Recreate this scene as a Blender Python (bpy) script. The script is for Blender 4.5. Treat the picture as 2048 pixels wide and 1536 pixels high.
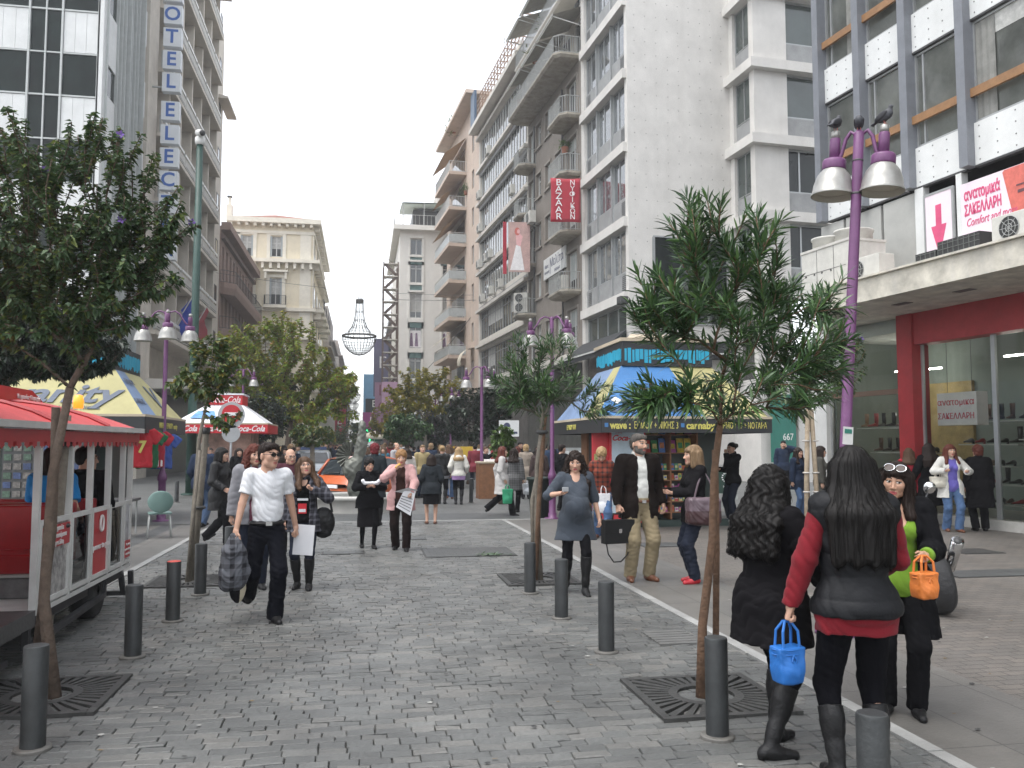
import bpy, bmesh, math, random
import numpy as np
from mathutils import Vector, Matrix, Euler
for _o in list(bpy.data.objects): bpy.data.objects.remove(_o)
SC = bpy.context.scene; COL = SC.collection
R = math.radians
rnd = random.Random(7)
# ---------------------------------------------------------------- camera
F, CX, CY, HZ, VPX, EYE = 1700., 1024., 768., 888., 725., 1.7
PITCH = math.atan((HZ-CY)/F); YAW = math.atan((CX-VPX)/F*math.cos(PITCH))
_cd = bpy.data.cameras.new('camera'); CAM = bpy.data.objects.new('camera', _cd); COL.objects.link(CAM)
_cd.sensor_fit = 'HORIZONTAL'; _cd.sensor_width = 36; _cd.lens = F/2048*36
_cd.clip_start = .05; _cd.clip_end = 3000
CAM.location = (0, 0, EYE); CAM.rotation_euler = (math.pi/2+PITCH, 0, -YAW)
SC.camera = CAM
# ---------------------------------------------------------------- light
W = bpy.data.worlds.new('World'); SC.world = W; W.use_nodes = True
_n = W.node_tree.nodes; _l = W.node_tree.links
_sky = _n.new('ShaderNodeTexSky'); _sky.sky_type = 'NISHITA'; _sky.sun_disc = False
SUN_EL, SUN_AZ = 70., 245.
_sky.sun_elevation = R(SUN_EL); _sky.sun_rotation = R(SUN_AZ)
_sky.air_density = 1.0; _sky.dust_density = 2.0; _sky.ozone_density = 1.0; _sky.altitude = 0
_hs = _n.new('ShaderNodeHueSaturation'); _hs.inputs['Saturation'].default_value = .22
_l.new(_sky.outputs[0], _hs.inputs['Color']); _l.new(_hs.outputs[0], _n['Background'].inputs['Color'])
_n['Background'].inputs['Strength'].default_value = .15
_sd = bpy.data.lights.new('sun', 'SUN'); _sd.energy = .5; _sd.angle = R(40); _sd.color = (1, .97, .92)
SUN = bpy.data.objects.new('sun', _sd); COL.objects.link(SUN)
SUN.rotation_euler = (R(90-SUN_EL), 0, R(180-SUN_AZ))
SC.view_settings.view_transform = 'Standard'; SC.view_settings.look = 'None'
SC.view_settings.exposure = 1.68; SC.view_settings.gamma = 1
SC.render.engine = 'CYCLES'
SC.cycles.max_bounces = 6; SC.cycles.diffuse_bounces = 3; SC.cycles.glossy_bounces = 3
SC.cycles.transmission_bounces = 4; SC.cycles.transparent_max_bounces = 6
# ---------------------------------------------------------------- helpers
_c, _s = math.cos(YAW), math.sin(YAW)
FWD = Vector((_s*math.cos(PITCH), _c*math.cos(PITCH), math.sin(PITCH))); RGT = Vector((_c, -_s, 0)); UPV = RGT.cross(FWD)
def ray(px, py): return FWD+RGT*((px-CX)/F)-UPV*((py-CY)/F)
def G(px, py, z=0.):                       # measured photo point -> where it stands on the ground
    d = ray(px, py); t = (z-EYE)/d.z; p = d*t; return Vector((p.x, p.y, z))
def at(px, py, Y):
    d = ray(px, py); p = d*(Y/d.y); return Vector((p.x, p.y, p.z+EYE))
def atX(px, py, X):
    d = ray(px, py); p = d*(X/d.x); return Vector((p.x, p.y, p.z+EYE))

MATS = {}
def M(name, col=(.5, .5, .5), rough=.6, var=.12, scale=3., bump=0., bscale=60., metal=0., spec=.5, streak=0., streakcol=None, emit=0., coat=0., ior=None, sheen=0.):
    if name in MATS: return MATS[name]
    m = bpy.data.materials.new(name); m.use_nodes = True; MATS[name] = m
    nt = m.node_tree; N = nt.nodes; L = nt.links; b = N['Principled BSDF']
    b.inputs['Roughness'].default_value = rough; b.inputs['Metallic'].default_value = metal
    b.inputs['Specular IOR Level'].default_value = spec
    if ior: b.inputs['IOR'].default_value = ior
    if coat: b.inputs['Coat Weight'].default_value = coat; b.inputs['Coat Roughness'].default_value = .05
    if sheen: b.inputs['Sheen Weight'].default_value = sheen
    c4 = (*col, 1)
    b.inputs['Base Color'].default_value = c4
    tc = N.new('ShaderNodeTexCoord')
    out = None
    if var > 0:
        nz = N.new('ShaderNodeTexNoise'); nz.inputs['Scale'].default_value = scale; nz.inputs['Detail'].default_value = 6; nz.inputs['Roughness'].default_value = .65
        L.new(tc.outputs['Object'], nz.inputs['Vector'])
        mr = N.new('ShaderNodeMapRange'); mr.inputs[1].default_value = .3; mr.inputs[2].default_value = .7
        mr.inputs[3].default_value = 1-var; mr.inputs[4].default_value = 1+var; L.new(nz.outputs[0], mr.inputs[0])
        vm = N.new('ShaderNodeVectorMath'); vm.operation = 'SCALE'; vm.inputs[0].default_value = col; L.new(mr.outputs[0], vm.inputs['Scale'])
        out = vm.outputs[0]
    if streak > 0:
        mp = N.new('ShaderNodeMapping'); mp.inputs['Scale'].default_value = (1.6, 1.6, .12); L.new(tc.outputs['Object'], mp.inputs[0])
        n2 = N.new('ShaderNodeTexNoise'); n2.inputs['Scale'].default_value = 1.; n2.inputs['Detail'].default_value = 5; L.new(mp.outputs[0], n2.inputs['Vector'])
        r2 = N.new('ShaderNodeMapRange'); r2.inputs[1].default_value = .52; r2.inputs[2].default_value = .75; r2.inputs[3].default_value = 0; r2.inputs[4].default_value = streak
        L.new(n2.outputs[0], r2.inputs[0])
        mx = N.new('ShaderNodeMix'); mx.data_type = 'RGBA'; L.new(r2.outputs[0], mx.inputs[0])
        if out: L.new(out, mx.inputs[6])
        else: mx.inputs[6].default_value = c4
        sc = streakcol or tuple(x*.45 for x in col); mx.inputs[7].default_value = (*sc, 1); out = mx.outputs[2]
    if out: L.new(out, b.inputs['Base Color'])
    if bump > 0:
        nb = N.new('ShaderNodeTexNoise'); nb.inputs['Scale'].default_value = bscale; nb.inputs['Detail'].default_value = 5; L.new(tc.outputs['Object'], nb.inputs['Vector'])
        bp = N.new('ShaderNodeBump'); bp.inputs['Strength'].default_value = bump; bp.inputs['Distance'].default_value = .02
        L.new(nb.outputs[0], bp.inputs['Height']); L.new(bp.outputs[0], b.inputs['Normal'])
    if emit:
        b.inputs['Emission Color'].default_value = c4; b.inputs['Emission Strength'].default_value = emit
    return m
def glass(name, col=(.03, .035, .035), rough=.04, ior=1.6, var=.3):
    return M(name, col, rough, var, .6, ior=ior, spec=.6)
def clear_glass(name, tint=(.9, .95, .93), refl=1.5):
    if name in MATS: return MATS[name]
    m = bpy.data.materials.new(name); m.use_nodes = True; MATS[name] = m
    N = m.node_tree.nodes; L = m.node_tree.links; N.remove(N['Principled BSDF'])
    t = N.new('ShaderNodeBsdfTransparent'); t.inputs[0].default_value = (*tint, 1)
    g = N.new('ShaderNodeBsdfGlossy'); g.inputs['Roughness'].default_value = .02
    fr = N.new('ShaderNodeFresnel'); fr.inputs[0].default_value = refl
    mx = N.new('ShaderNodeMixShader'); L.new(fr.outputs[0], mx.inputs[0]); L.new(t.outputs[0], mx.inputs[1]); L.new(g.outputs[0], mx.inputs[2])
    L.new(mx.outputs[0], N['Material Output'].inputs[0]); return m

class MB:
    def __init__(s): s.v = []; s.f = []; s.mi = []; s.mats = []; s.cur = 0; s.sm = []; s.smooth = False; s.mx = None
    def use(s, m, smooth=None):
        if m not in s.mats: s.mats.append(m)
        s.cur = s.mats.index(m)
        if smooth is not None: s.smooth = smooth
        return s
    def add(s, vs, fs):
        o = len(s.v)
        if s.mx is not None: vs = [tuple(s.mx @ Vector(v)) for v in vs]
        s.v += [tuple(v) for v in vs]
        for f in fs: s.f.append([i+o for i in f]); s.mi.append(s.cur); s.sm.append(s.smooth)
        return s
    def quad(s, a, b, c, d): return s.add([a, b, c, d], [(0, 1, 2, 3)])
    def box(s, x0, x1, y0, y1, z0, z1):
        return s.add([(x0, y0, z0), (x1, y0, z0), (x1, y1, z0), (x0, y1, z0), (x0, y0, z1), (x1, y0, z1), (x1, y1, z1), (x0, y1, z1)],
                     [(3, 2, 1, 0), (4, 5, 6, 7), (0, 1, 5, 4), (1, 2, 6, 5), (2, 3, 7, 6), (3, 0, 4, 7)])
    def bar(s, a, b, w, h=None, up=(0, 0, 1)):           # rectangular bar from a to b
        a = Vector(a); b = Vector(b); h = h or w; d = (b-a).normalized(); u = Vector(up)
        if abs(d.dot(u)) > .99: u = Vector((0, 1, 0))
        x = d.cross(u).normalized()*w/2; z = x.cross(d).normalized()*h/2
        vs = [a-x-z, a+x-z, a+x+z, a-x+z, b-x-z, b+x-z, b+x+z, b-x+z]
        return s.add(vs, [(0, 1, 2, 3), (7, 6, 5, 4), (1, 0, 4, 5), (2, 1, 5, 6), (3, 2, 6, 7), (0, 3, 7, 4)])
    def tube(s, pts, r, n=8, cap=True):                  # swept tube; r number or list
        P = [Vector(p) for p in pts]; k = len(P); rs = r if isinstance(r, (list, tuple)) else [r]*k
        vs = []; px = None
        for i in range(k):
            d = (P[min(i+1, k-1)]-P[max(i-1, 0)]).normalized()
            if px is None: px = d.cross(Vector((0, 0, 1)) if abs(d.z) < .95 else Vector((0, 1, 0))).normalized()
            px = (px-d*px.dot(d)).normalized(); py = d.cross(px)
            for j in range(n):
                a = 2*math.pi*j/n; vs.append(P[i]+(px*math.cos(a)+py*math.sin(a))*rs[i])
        fs = [(i*n+j, i*n+(j+1) % n, (i+1)*n+(j+1) % n, (i+1)*n+j) for i in range(k-1) for j in range(n)]
        if cap: fs += [tuple(range(n-1, -1, -1)), tuple((k-1)*n+j for j in range(n))]
        return s.add(vs, fs)
    def lathe(s, prof, n=20, c=(0, 0, 0), cap=True):     # prof [(r,z)]
        vs = [(c[0]+r*math.cos(2*math.pi*j/n), c[1]+r*math.sin(2*math.pi*j/n), c[2]+z) for r, z in prof for j in range(n)]
        k = len(prof)
        fs = [(i*n+j, i*n+(j+1) % n, (i+1)*n+(j+1) % n, (i+1)*n+j) for i in range(k-1) for j in range(n)]
        if cap: fs += [tuple(range(n-1, -1, -1)), tuple((k-1)*n+j for j in range(n))]
        return s.add(vs, fs)
    def prism(s, poly, z0, z1):                          # poly [(x,y)] ccw
        n = len(poly); vs = [(x, y, z0) for x, y in poly]+[(x, y, z1) for x, y in poly]
        fs = [(i, (i+1) % n, n+(i+1) % n, n+i) for i in range(n)]+[tuple(range(n-1, -1, -1)), tuple(range(n, 2*n))]
        return s.add(vs, fs)
    def wall(s, x0, x1, z0, z1, holes, y=0., depth=.25):  # front sheet with reveals; -y is outside
        xs = sorted({x0, x1, *[h[0] for h in holes], *[h[1] for h in holes]}); zs = sorted({z0, z1, *[h[2] for h in holes], *[h[3] for h in holes]})
        xs = [x for x in xs if x0-1e-6 <= x <= x1+1e-6]; zs = [z for z in zs if z0-1e-6 <= z <= z1+1e-6]
        for i in range(len(zs)-1):
            zc = (zs[i]+zs[i+1])/2; run = None
            for j in range(len(xs)-1):
                xc = (xs[j]+xs[j+1])/2
                hole = any(h[0] < xc < h[1] and h[2] < zc < h[3] for h in holes)
                if not hole and run is None: run = xs[j]
                if run is not None and (hole or j == len(xs)-2):
                    e = xs[j] if hole else xs[j+1]
                    s.quad((run, y, zs[i]), (e, y, zs[i]), (e, y, zs[i+1]), (run, y, zs[i+1])); run = None
        for a, b, c, d in holes:
            s.quad((a, y, c), (b, y, c), (b, y+depth, c), (a, y+depth, c)); s.quad((a, y, d), (a, y+depth, d), (b, y+depth, d), (b, y, d))
            s.quad((a, y, c), (a, y+depth, c), (a, y+depth, d), (a, y, d)); s.quad((b, y, c), (b, y, d), (b, y+depth, d), (b, y+depth, c))
        return s
    def mesh(s, name):
        me = bpy.data.meshes.new(name); me.from_pydata(s.v, [], s.f)
        for m in s.mats: me.materials.append(m)
        me.polygons.foreach_set('material_index', s.mi); me.polygons.foreach_set('use_smooth', s.sm); me.update(); return me
    def build(s, name, parent=None, loc=None, rot=None):
        return link(name, s.mesh(name), parent, loc, rot)
def link(name, me, parent=None, loc=None, rot=None):
    o = bpy.data.objects.new(name, me); COL.objects.link(o)
    if parent: o.parent = parent
    if loc is not None: o.location = loc
    if rot is not None: o.rotation_euler = rot
    return o
def tag(o, label=None, cat=None, group=None, kind=None):
    if label: o['label'] = label
    if cat: o['category'] = cat
    if group: o['group'] = group
    if kind: o['kind'] = kind
    return o
def root(name, loc, label, cat, group=None, rz=0.):
    o = bpy.data.objects.new(name, None); COL.objects.link(o); o.location = loc; o.rotation_euler = (0, 0, rz); o.empty_display_size = .1
    return tag(o, label, cat, group)
def copy_tree(o, parent=None):
    c = o.copy(); COL.objects.link(c); c.parent = parent
    for ch in o.children: copy_tree(ch, c)
    return c
def bx(name, m, parent, x0, x1, y0, y1, z0, z1): return MB().use(m).box(x0, x1, y0, y1, z0, z1).build(name, parent)
def bevel(o, w, n=2):
    md = o.modifiers.new('bevel', 'BEVEL'); md.width = w; md.segments = n; md.limit_method = 'ANGLE'; return o
FONT = None
def text(s, size, m, parent=None, loc=(0, 0, 0), rot=(math.pi/2, 0, 0), ext=.004, align='CENTER', sx=1., shear=0., bold=0., name='lettering', sp=1., fit=None):
    cu = bpy.data.curves.new('t', 'FONT'); cu.body = s; cu.size = size; cu.extrude = ext; cu.align_x = align; cu.align_y = 'CENTER'; cu.shear = shear; cu.offset = bold; cu.resolution_u = 3; cu.space_character = sp
    o = bpy.data.objects.new('t', cu); me = o.to_mesh().copy(); me.name = name; o.to_mesh_clear(); bpy.data.objects.remove(o); bpy.data.curves.remove(cu)
    if fit:
        xs = [v.co.x for v in me.vertices]; sx = fit/max(1e-3, max(xs)-min(xs))
    me.materials.clear(); me.materials.append(m); ob = link(name, me, parent, loc, rot); ob.scale = (sx, 1, 1); return ob
# ---------------------------------------------------------------- implicit surfaces (bodies, clothes, hair, bags)
class SDF:
    """list of primitives, joined smoothly on a grid and meshed with surface nets"""
    def __init__(s): s.p = []
    def cone(s, a, b, ra, rb=None, k=.02, op='+', cut=None):
        s.p.append(('c', np.array(a, float), np.array(b, float), ra, ra if rb is None else rb, k, op, cut)); return s
    def ell(s, c, r, k=.02, op='+', rot=None, cut=None):
        s.p.append(('e', np.array(c, float), np.array(r, float), rot, None, k, op, cut)); return s
    def box(s, c, r, rd=.01, k=.01, op='+', rot=None, cut=None):
        s.p.append(('b', np.array(c, float), np.array(r, float), rot, rd, k, op, cut)); return s
    def xf(s, m):
        """apply a 4x4 to every primitive (rigid)"""
        A = np.array(m.to_3x3()); t = np.array(m.translation); q = []
        for p in s.p:
            if p[0] == 'c': n = ('c', A@p[1]+t, A@p[2]+t, p[3], p[4])
            else: n = (p[0], A@p[1]+t, p[2], A if p[3] is None else A@p[3], p[4])
            cut = None if p[7] is None else [(A@np.array(c, float)+t, A@np.array(v, float)) for c, v in p[7]]
            q.append((*n, p[5], p[6], cut))
        s.p = q; return s
    def bounds(s):
        lo = []; hi = []
        for p in s.p:
            if p[6] != '+': continue
            if p[0] == 'c': lo += [np.minimum(p[1]-p[3], p[2]-p[4])]; hi += [np.maximum(p[1]+p[3], p[2]+p[4])]
            else:
                e = p[2] if p[3] is None else np.abs(p[3])@p[2]; e = e+(0 if p[0] == 'e' else p[4]); lo.append(p[1]-e); hi.append(p[1]+e)
        return np.min(lo, 0), np.max(hi, 0)
    def field(s, vox, pad=.03, noise=None):
        lo, hi = s.bounds(); lo = lo-pad-2*vox; hi = hi+pad+2*vox; n = np.ceil((hi-lo)/vox).astype(int)+1
        ax = [lo[i]+vox*np.arange(n[i]) for i in range(3)]; D = np.full(n, .5, np.float32)
        for p in s.p:
            if p[0] == 'c': a = np.minimum(p[1]-p[3], p[2]-p[4]); b = np.maximum(p[1]+p[3], p[2]+p[4])
            else:
                e = p[2] if p[3] is None else np.abs(p[3])@p[2]; e = e+(0 if p[0] == 'e' else p[4]); a = p[1]-e; b = p[1]+e
            m = p[5]+3*vox+.005; i0 = np.clip(((a-m-lo)/vox).astype(int), 0, n); i1 = np.clip(((b+m-lo)/vox).astype(int)+2, 0, n)
            if np.any(i1 <= i0): continue
            sl = tuple(slice(i0[i], i1[i]) for i in range(3)); X, Y, Z = np.meshgrid(*[ax[i][sl[i]] for i in range(3)], indexing='ij', sparse=True)
            if p[0] == 'c':
                ba = p[2]-p[1]; L2 = max(1e-9, ba@ba); px, py, pz = X-p[1][0], Y-p[1][1], Z-p[1][2]
                h = np.clip((px*ba[0]+py*ba[1]+pz*ba[2])/L2, 0, 1); d = np.sqrt((px-ba[0]*h)**2+(py-ba[1]*h)**2+(pz-ba[2]*h)**2)-(p[3]+(p[4]-p[3])*h)
            else:
                qx, qy, qz = X-p[1][0], Y-p[1][1], Z-p[1][2]
                if p[3] is not None:
                    A = p[3]; qx, qy, qz = A[0, 0]*qx+A[1, 0]*qy+A[2, 0]*qz, A[0, 1]*qx+A[1, 1]*qy+A[2, 1]*qz, A[0, 2]*qx+A[1, 2]*qy+A[2, 2]*qz
                r = p[2]
                if p[0] == 'e':
                    k0 = np.sqrt((qx/r[0])**2+(qy/r[1])**2+(qz/r[2])**2); k1 = np.sqrt((qx/r[0]**2)**2+(qy/r[1]**2)**2+(qz/r[2]**2)**2)+1e-9; d = k0*(k0-1)/k1
                else:
                    ex, ey, ez = np.abs(qx)-r[0], np.abs(qy)-r[1], np.abs(qz)-r[2]
                    d = np.sqrt(np.maximum(ex, 0)**2+np.maximum(ey, 0)**2+np.maximum(ez, 0)**2)+np.minimum(np.maximum(np.maximum(ex, ey), ez), 0)-p[4]
            if p[7] is not None:
                for c, v in p[7]: v = v/np.linalg.norm(v); d = np.maximum(d, (X-c[0])*v[0]+(Y-c[1])*v[1]+(Z-c[2])*v[2])
            k = max(p[5], 1e-4); o = D[sl]
            if p[6] == '+': h = np.clip(.5+.5*(o-d)/k, 0, 1); D[sl] = o*(1-h)+d*h-k*h*(1-h)
            elif p[6] == '-': h = np.clip(.5-.5*(o+d)/k, 0, 1); D[sl] = o*(1-h)-d*h+k*h*(1-h)
            else: D[sl] = np.maximum(o, d)
        if noise is not None:
            X, Y, Z = np.meshgrid(*ax, indexing='ij', sparse=True); D = D+noise(X, Y, Z).astype(np.float32)
        return D, lo
    def mesh(s, vox, noise=None):
        D, lo = s.field(vox, noise=noise); return surface_nets(D, lo, vox)
def surface_nets(D, lo, vox):
    S = D < 0; nx, ny, nz = D.shape
    C = [(i, j, k) for i in (0, 1) for j in (0, 1) for k in (0, 1)]
    sub = lambda A, c: A[c[0]:nx-1+c[0], c[1]:ny-1+c[1], c[2]:nz-1+c[2]]
    cnt = sum(sub(S, c).astype(np.int8) for c in C); act = (cnt > 0) & (cnt < 8); idx = np.argwhere(act)
    if len(idx) == 0: return np.zeros((0, 3)), np.zeros((0, 4), int)
    vid = np.full(act.shape, -1, np.int32); vid[act] = np.arange(len(idx))
    g = {c: D[idx[:, 0]+c[0], idx[:, 1]+c[1], idx[:, 2]+c[2]] for c in C}
    acc = np.zeros((len(idx), 3)); w = np.zeros(len(idx))
    for a in C:
        for ax in range(3):
            if a[ax]: continue
            b = list(a); b[ax] = 1; b = tuple(b); da, db = g[a], g[b]; m = (da < 0) != (db < 0)
            t = np.where(m, da/np.where(da-db == 0, 1, da-db), 0); p = np.tile(np.array(a, float), (len(idx), 1)); p[:, ax] = t
            acc += p*m[:, None]; w += m
    V = (idx+acc/w[:, None])*vox+lo; Fs = []
    for ax in range(3):
        o = [0, 1, 2]; o.remove(ax); u, v = o
        sl0 = [slice(None)]*3; sl1 = [slice(None)]*3; sl0[ax] = slice(0, -1); sl1[ax] = slice(1, None)
        a = S[tuple(sl0)]; b = S[tuple(sl1)]; e = np.argwhere(a != b); fl = a[tuple(e.T)]
        ok = (e[:, u] > 0) & (e[:, v] > 0) & (e[:, u] < D.shape[u]-1) & (e[:, v] < D.shape[v]-1); e = e[ok]; fl = fl[ok]
        q = []
        for du, dv in ((1, 1), (0, 1), (0, 0), (1, 0)):
            c = e.copy(); c[:, u] -= du; c[:, v] -= dv; q.append(vid[c[:, 0], c[:, 1], c[:, 2]])
        q = np.stack(q, 1); flip = fl if ax != 1 else ~fl; q[~flip] = q[~flip][:, ::-1]; Fs.append(q)
    return V, np.concatenate(Fs)
def np_mesh(name, parts, mats, smooth=True):
    """parts: list of (V, F, material index or per-face array)"""
    V = np.concatenate([p[0] for p in parts]); off = 0; F_ = []; mi = []
    for v, f, m in parts:
        F_.append(f+off); off += len(v); mi.append(np.full(len(f), m, np.int32) if np.isscalar(m) else m)
    F_ = np.concatenate(F_); mi = np.concatenate(mi); k = F_.shape[1]
    me = bpy.data.meshes.new(name); me.vertices.add(len(V)); me.vertices.foreach_set('co', V.astype(np.float32).ravel())
    me.loops.add(F_.size); me.loops.foreach_set('vertex_index', F_.astype(np.int32).ravel())
    me.polygons.add(len(F_)); me.polygons.foreach_set('loop_start', np.arange(0, F_.size, k, dtype=np.int32)); me.polygons.foreach_set('material_index', mi.astype(np.int32))
    for m in mats: me.materials.append(m)
    me.update(calc_edges=True); me.polygons.foreach_set('use_smooth', np.full(len(F_), smooth)); return me
def sdf_obj(name, sdf, vox, m, parent=None, loc=None, rot=None, noise=None):
    V, f = sdf.mesh(vox, noise); return link(name, np_mesh(name, [(V, f, 0)], [m]), parent, loc, rot)
def folds(amp, fx=9., fz=6., seed=0., diag=.6):
    """cloth folds: travelling ripples with pinched creases, in metres"""
    def n(X, Y, Z):
        w = np.sin(X*fx+seed)+np.sin(Y*fx*1.2+seed*2)
        q = Z*fz+diag*fx*(X*np.cos(seed)+Y*np.sin(seed)); a = np.sin(q*3.1+2*w)
        q2 = Z*fz*.55-diag*fx*1.3*(X*np.sin(seed+1)-Y*np.cos(seed)); b = 1-2*np.abs(np.sin(q2*3.7+1.6*w+np.sin(Z*19+seed)))**.7
        c = np.sin((X+Y)*fx*2.6+Z*fz*2.3+seed*3+w)
        q3 = Z*fz*1.7+diag*fx*2.2*(X*np.cos(seed*2)+Y*np.sin(seed*2)); d = 1-2*np.abs(np.sin(q3*3.3+2.2*w+c))**.6
        return amp*(a*.45+b*.6+c*.3+d*.55)
    return n
def strands(amp, f=150., zf=9.):
    def n(X, Y, Z): return amp*(np.sin(X*f+2.2*np.sin(Z*zf)+np.sin(Y*60))*np.sin(Y*f*.9+1.7*np.sin(Z*zf*1.3)+1)+.6*np.sin(X*f*.37+Y*f*.31+2*np.sin(Z*zf*.7)))
    return n
def curls(amp, f=70.):
    def n(X, Y, Z): return amp*(np.sin(X*f+1.5*np.sin(Z*f*.6))*np.sin(Z*f*.8+1.3*np.sin(Y*f*.7))+.7*np.sin(Y*f*1.1+Z*f*.5)*np.sin(X*f*.45))
    return n
def cloth(name, col, rough=.85, var=.1, **k): return M(name, tuple(c*(.55 if max(col) < .03 else 1) for c in col), rough, var, 7, bump=.25, bscale=220, sheen=.06 if max(col) > .06 else 0., spec=.08 if max(col) < .06 else .25, **k)
def rotm(rx=0, ry=0, rz=0): return np.array(Euler((R(rx), R(ry), R(rz)), 'YXZ').to_matrix())
# ---------------------------------------------------------------- ground
def paver_mat(name, c1, c2, mortar, bw, bh, rough=.6, bump=.5, msize=.012, offs=.5, rot=0., dirt=.25):
    m = bpy.data.materials.new(name); m.use_nodes = True; nt = m.node_tree; N = nt.nodes; L = nt.links; b = N['Principled BSDF']
    tc = N.new('ShaderNodeTexCoord'); mp = N.new('ShaderNodeMapping'); mp.inputs['Rotation'].default_value = (0, 0, rot); L.new(tc.outputs['Object'], mp.inputs[0])
    n0 = N.new('ShaderNodeTexNoise'); n0.inputs['Scale'].default_value = 9; L.new(mp.outputs[0], n0.inputs['Vector'])
    ad = N.new('ShaderNodeVectorMath'); ad.operation = 'MULTIPLY_ADD'; ad.inputs[1].default_value = (.012, .012, 0); L.new(n0.outputs['Color'], ad.inputs[0]); L.new(mp.outputs[0], ad.inputs[2])
    br = N.new('ShaderNodeTexBrick'); br.offset = offs; br.inputs['Scale'].default_value = 1; br.inputs['Brick Width'].default_value = bw; br.inputs['Row Height'].default_value = bh
    br.inputs['Mortar Size'].default_value = msize; br.inputs['Mortar Smooth'].default_value = .3; br.inputs['Bias'].default_value = 0
    br.inputs['Color1'].default_value = (*c1, 1); br.inputs['Color2'].default_value = (*c2, 1); br.inputs['Mortar'].default_value = (*mortar, 1); L.new(ad.outputs[0], br.inputs['Vector'])
    nz = N.new('ShaderNodeTexNoise'); nz.inputs['Scale'].default_value = .7; nz.inputs['Detail'].default_value = 8; nz.inputs['Roughness'].default_value = .7; L.new(tc.outputs['Object'], nz.inputs['Vector'])
    mr = N.new('ShaderNodeMapRange'); mr.inputs[1].default_value = .3; mr.inputs[2].default_value = .7; mr.inputs[3].default_value = 1-dirt; mr.inputs[4].default_value = 1+dirt; L.new(nz.outputs[0], mr.inputs[0])
    vm = N.new('ShaderNodeVectorMath'); vm.operation = 'SCALE'; L.new(br.outputs['Color'], vm.inputs[0]); L.new(mr.outputs[0], vm.inputs['Scale']); L.new(vm.outputs[0], b.inputs['Base Color'])
    n3 = N.new('ShaderNodeTexNoise'); n3.inputs['Scale'].default_value = 45; n3.inputs['Detail'].default_value = 4; L.new(tc.outputs['Object'], n3.inputs['Vector'])
    mm = N.new('ShaderNodeMath'); mm.operation = 'MULTIPLY_ADD'; mm.inputs[1].default_value = -1.0; L.new(br.outputs['Fac'], mm.inputs[0]); L.new(n3.outputs[0], mm.inputs[2])
    bp = N.new('ShaderNodeBump'); bp.inputs['Strength'].default_value = bump; bp.inputs['Distance'].default_value = .01; L.new(mm.outputs[0], bp.inputs['Height']); L.new(bp.outputs[0], b.inputs['Normal'])
    b.inputs['Roughness'].default_value = rough; MATS[name] = m; return m
def sheet(name, m, x0, x1, y0, y1, z):
    return tag(MB().use(m).quad((x0, y0, z), (x1, y0, z), (x1, y1, z), (x0, y1, z)).build(name), kind='structure')
ASPH = M('joint_dirt', (.065, .065, .06), .9, .3, 8)
sheet('ground', M('far_paving', (.1, .1, .095), .7, .25, .6), -1500, 1500, -60, 1500, -.035)
PAVE = paver_mat('brown_pavers', (.135, .12, .105), (.105, .097, .088), (.055, .052, .048), .21, .105, .58, .5, .006)
SLAB = paver_mat('grey_slabs', (.125, .119, .108), (.108, .104, .097), (.06, .058, .054), .6, 1.1, .55, .35, .006, 0.)
SLAB2 = paver_mat('crossing_slabs', (.11, .112, .108), (.092, .095, .092), (.05, .05, .05), .4, .2, .5, .4, .008)
DARKS = paver_mat('dark_slabs', (.07, .073, .073), (.058, .061, .061), (.035, .035, .035), .4, .4, .5, .4, .008)
KERB = M('white_kerb', (.27, .27, .26), .6, .25, 2, .3, 30)
Y0, YE = -6., 19.
sheet('pavement_right', PAVE, 4.35, 40, Y0, YE, 0.); sheet('pavement_right_edge', SLAB, 3.2, 4.35, Y0, YE, 0.)
sheet('pavement_left', SLAB, -40, -4.1, Y0, YE, 0.); sheet('pavement_left_edge', DARKS, -4.1, -3.75, Y0, YE, 0.); sheet('pavement_left_band', SLAB, -3.75, -3.1, Y0, YE, 0.)
for x0, x1 in ((3.1, 3.2), (-3.1, -3.)):
    mb = MB().use(KERB); y = Y0
    while y < YE-.05:
        l = min(rnd.uniform(.8, 1.), YE-y); z = .006+rnd.uniform(-.003, .003); mb.box(x0+rnd.uniform(0, .008), x1, y+.004, y+l-.004, -.03, z); y += l
    tag(mb.build('kerb_strip'), kind='structure')
sheet('plaza', SLAB2, -40, 40, 19.12, 60, 0.)
tag(MB().use(KERB).box(-3.1, 4.6, 19.0, 19.12, -.03, .004).build('kerb_strip'), kind='structure')
sheet('crossing_band', DARKS, -3.2, 3.6, 19.4, 20.9, .004)
sheet('pavement_right_band', SLAB, 4.4, 12, 20.2, 21.4, .004)
sheet('street', SLAB, -5.4, 6., 60, 420, 0.)
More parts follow.
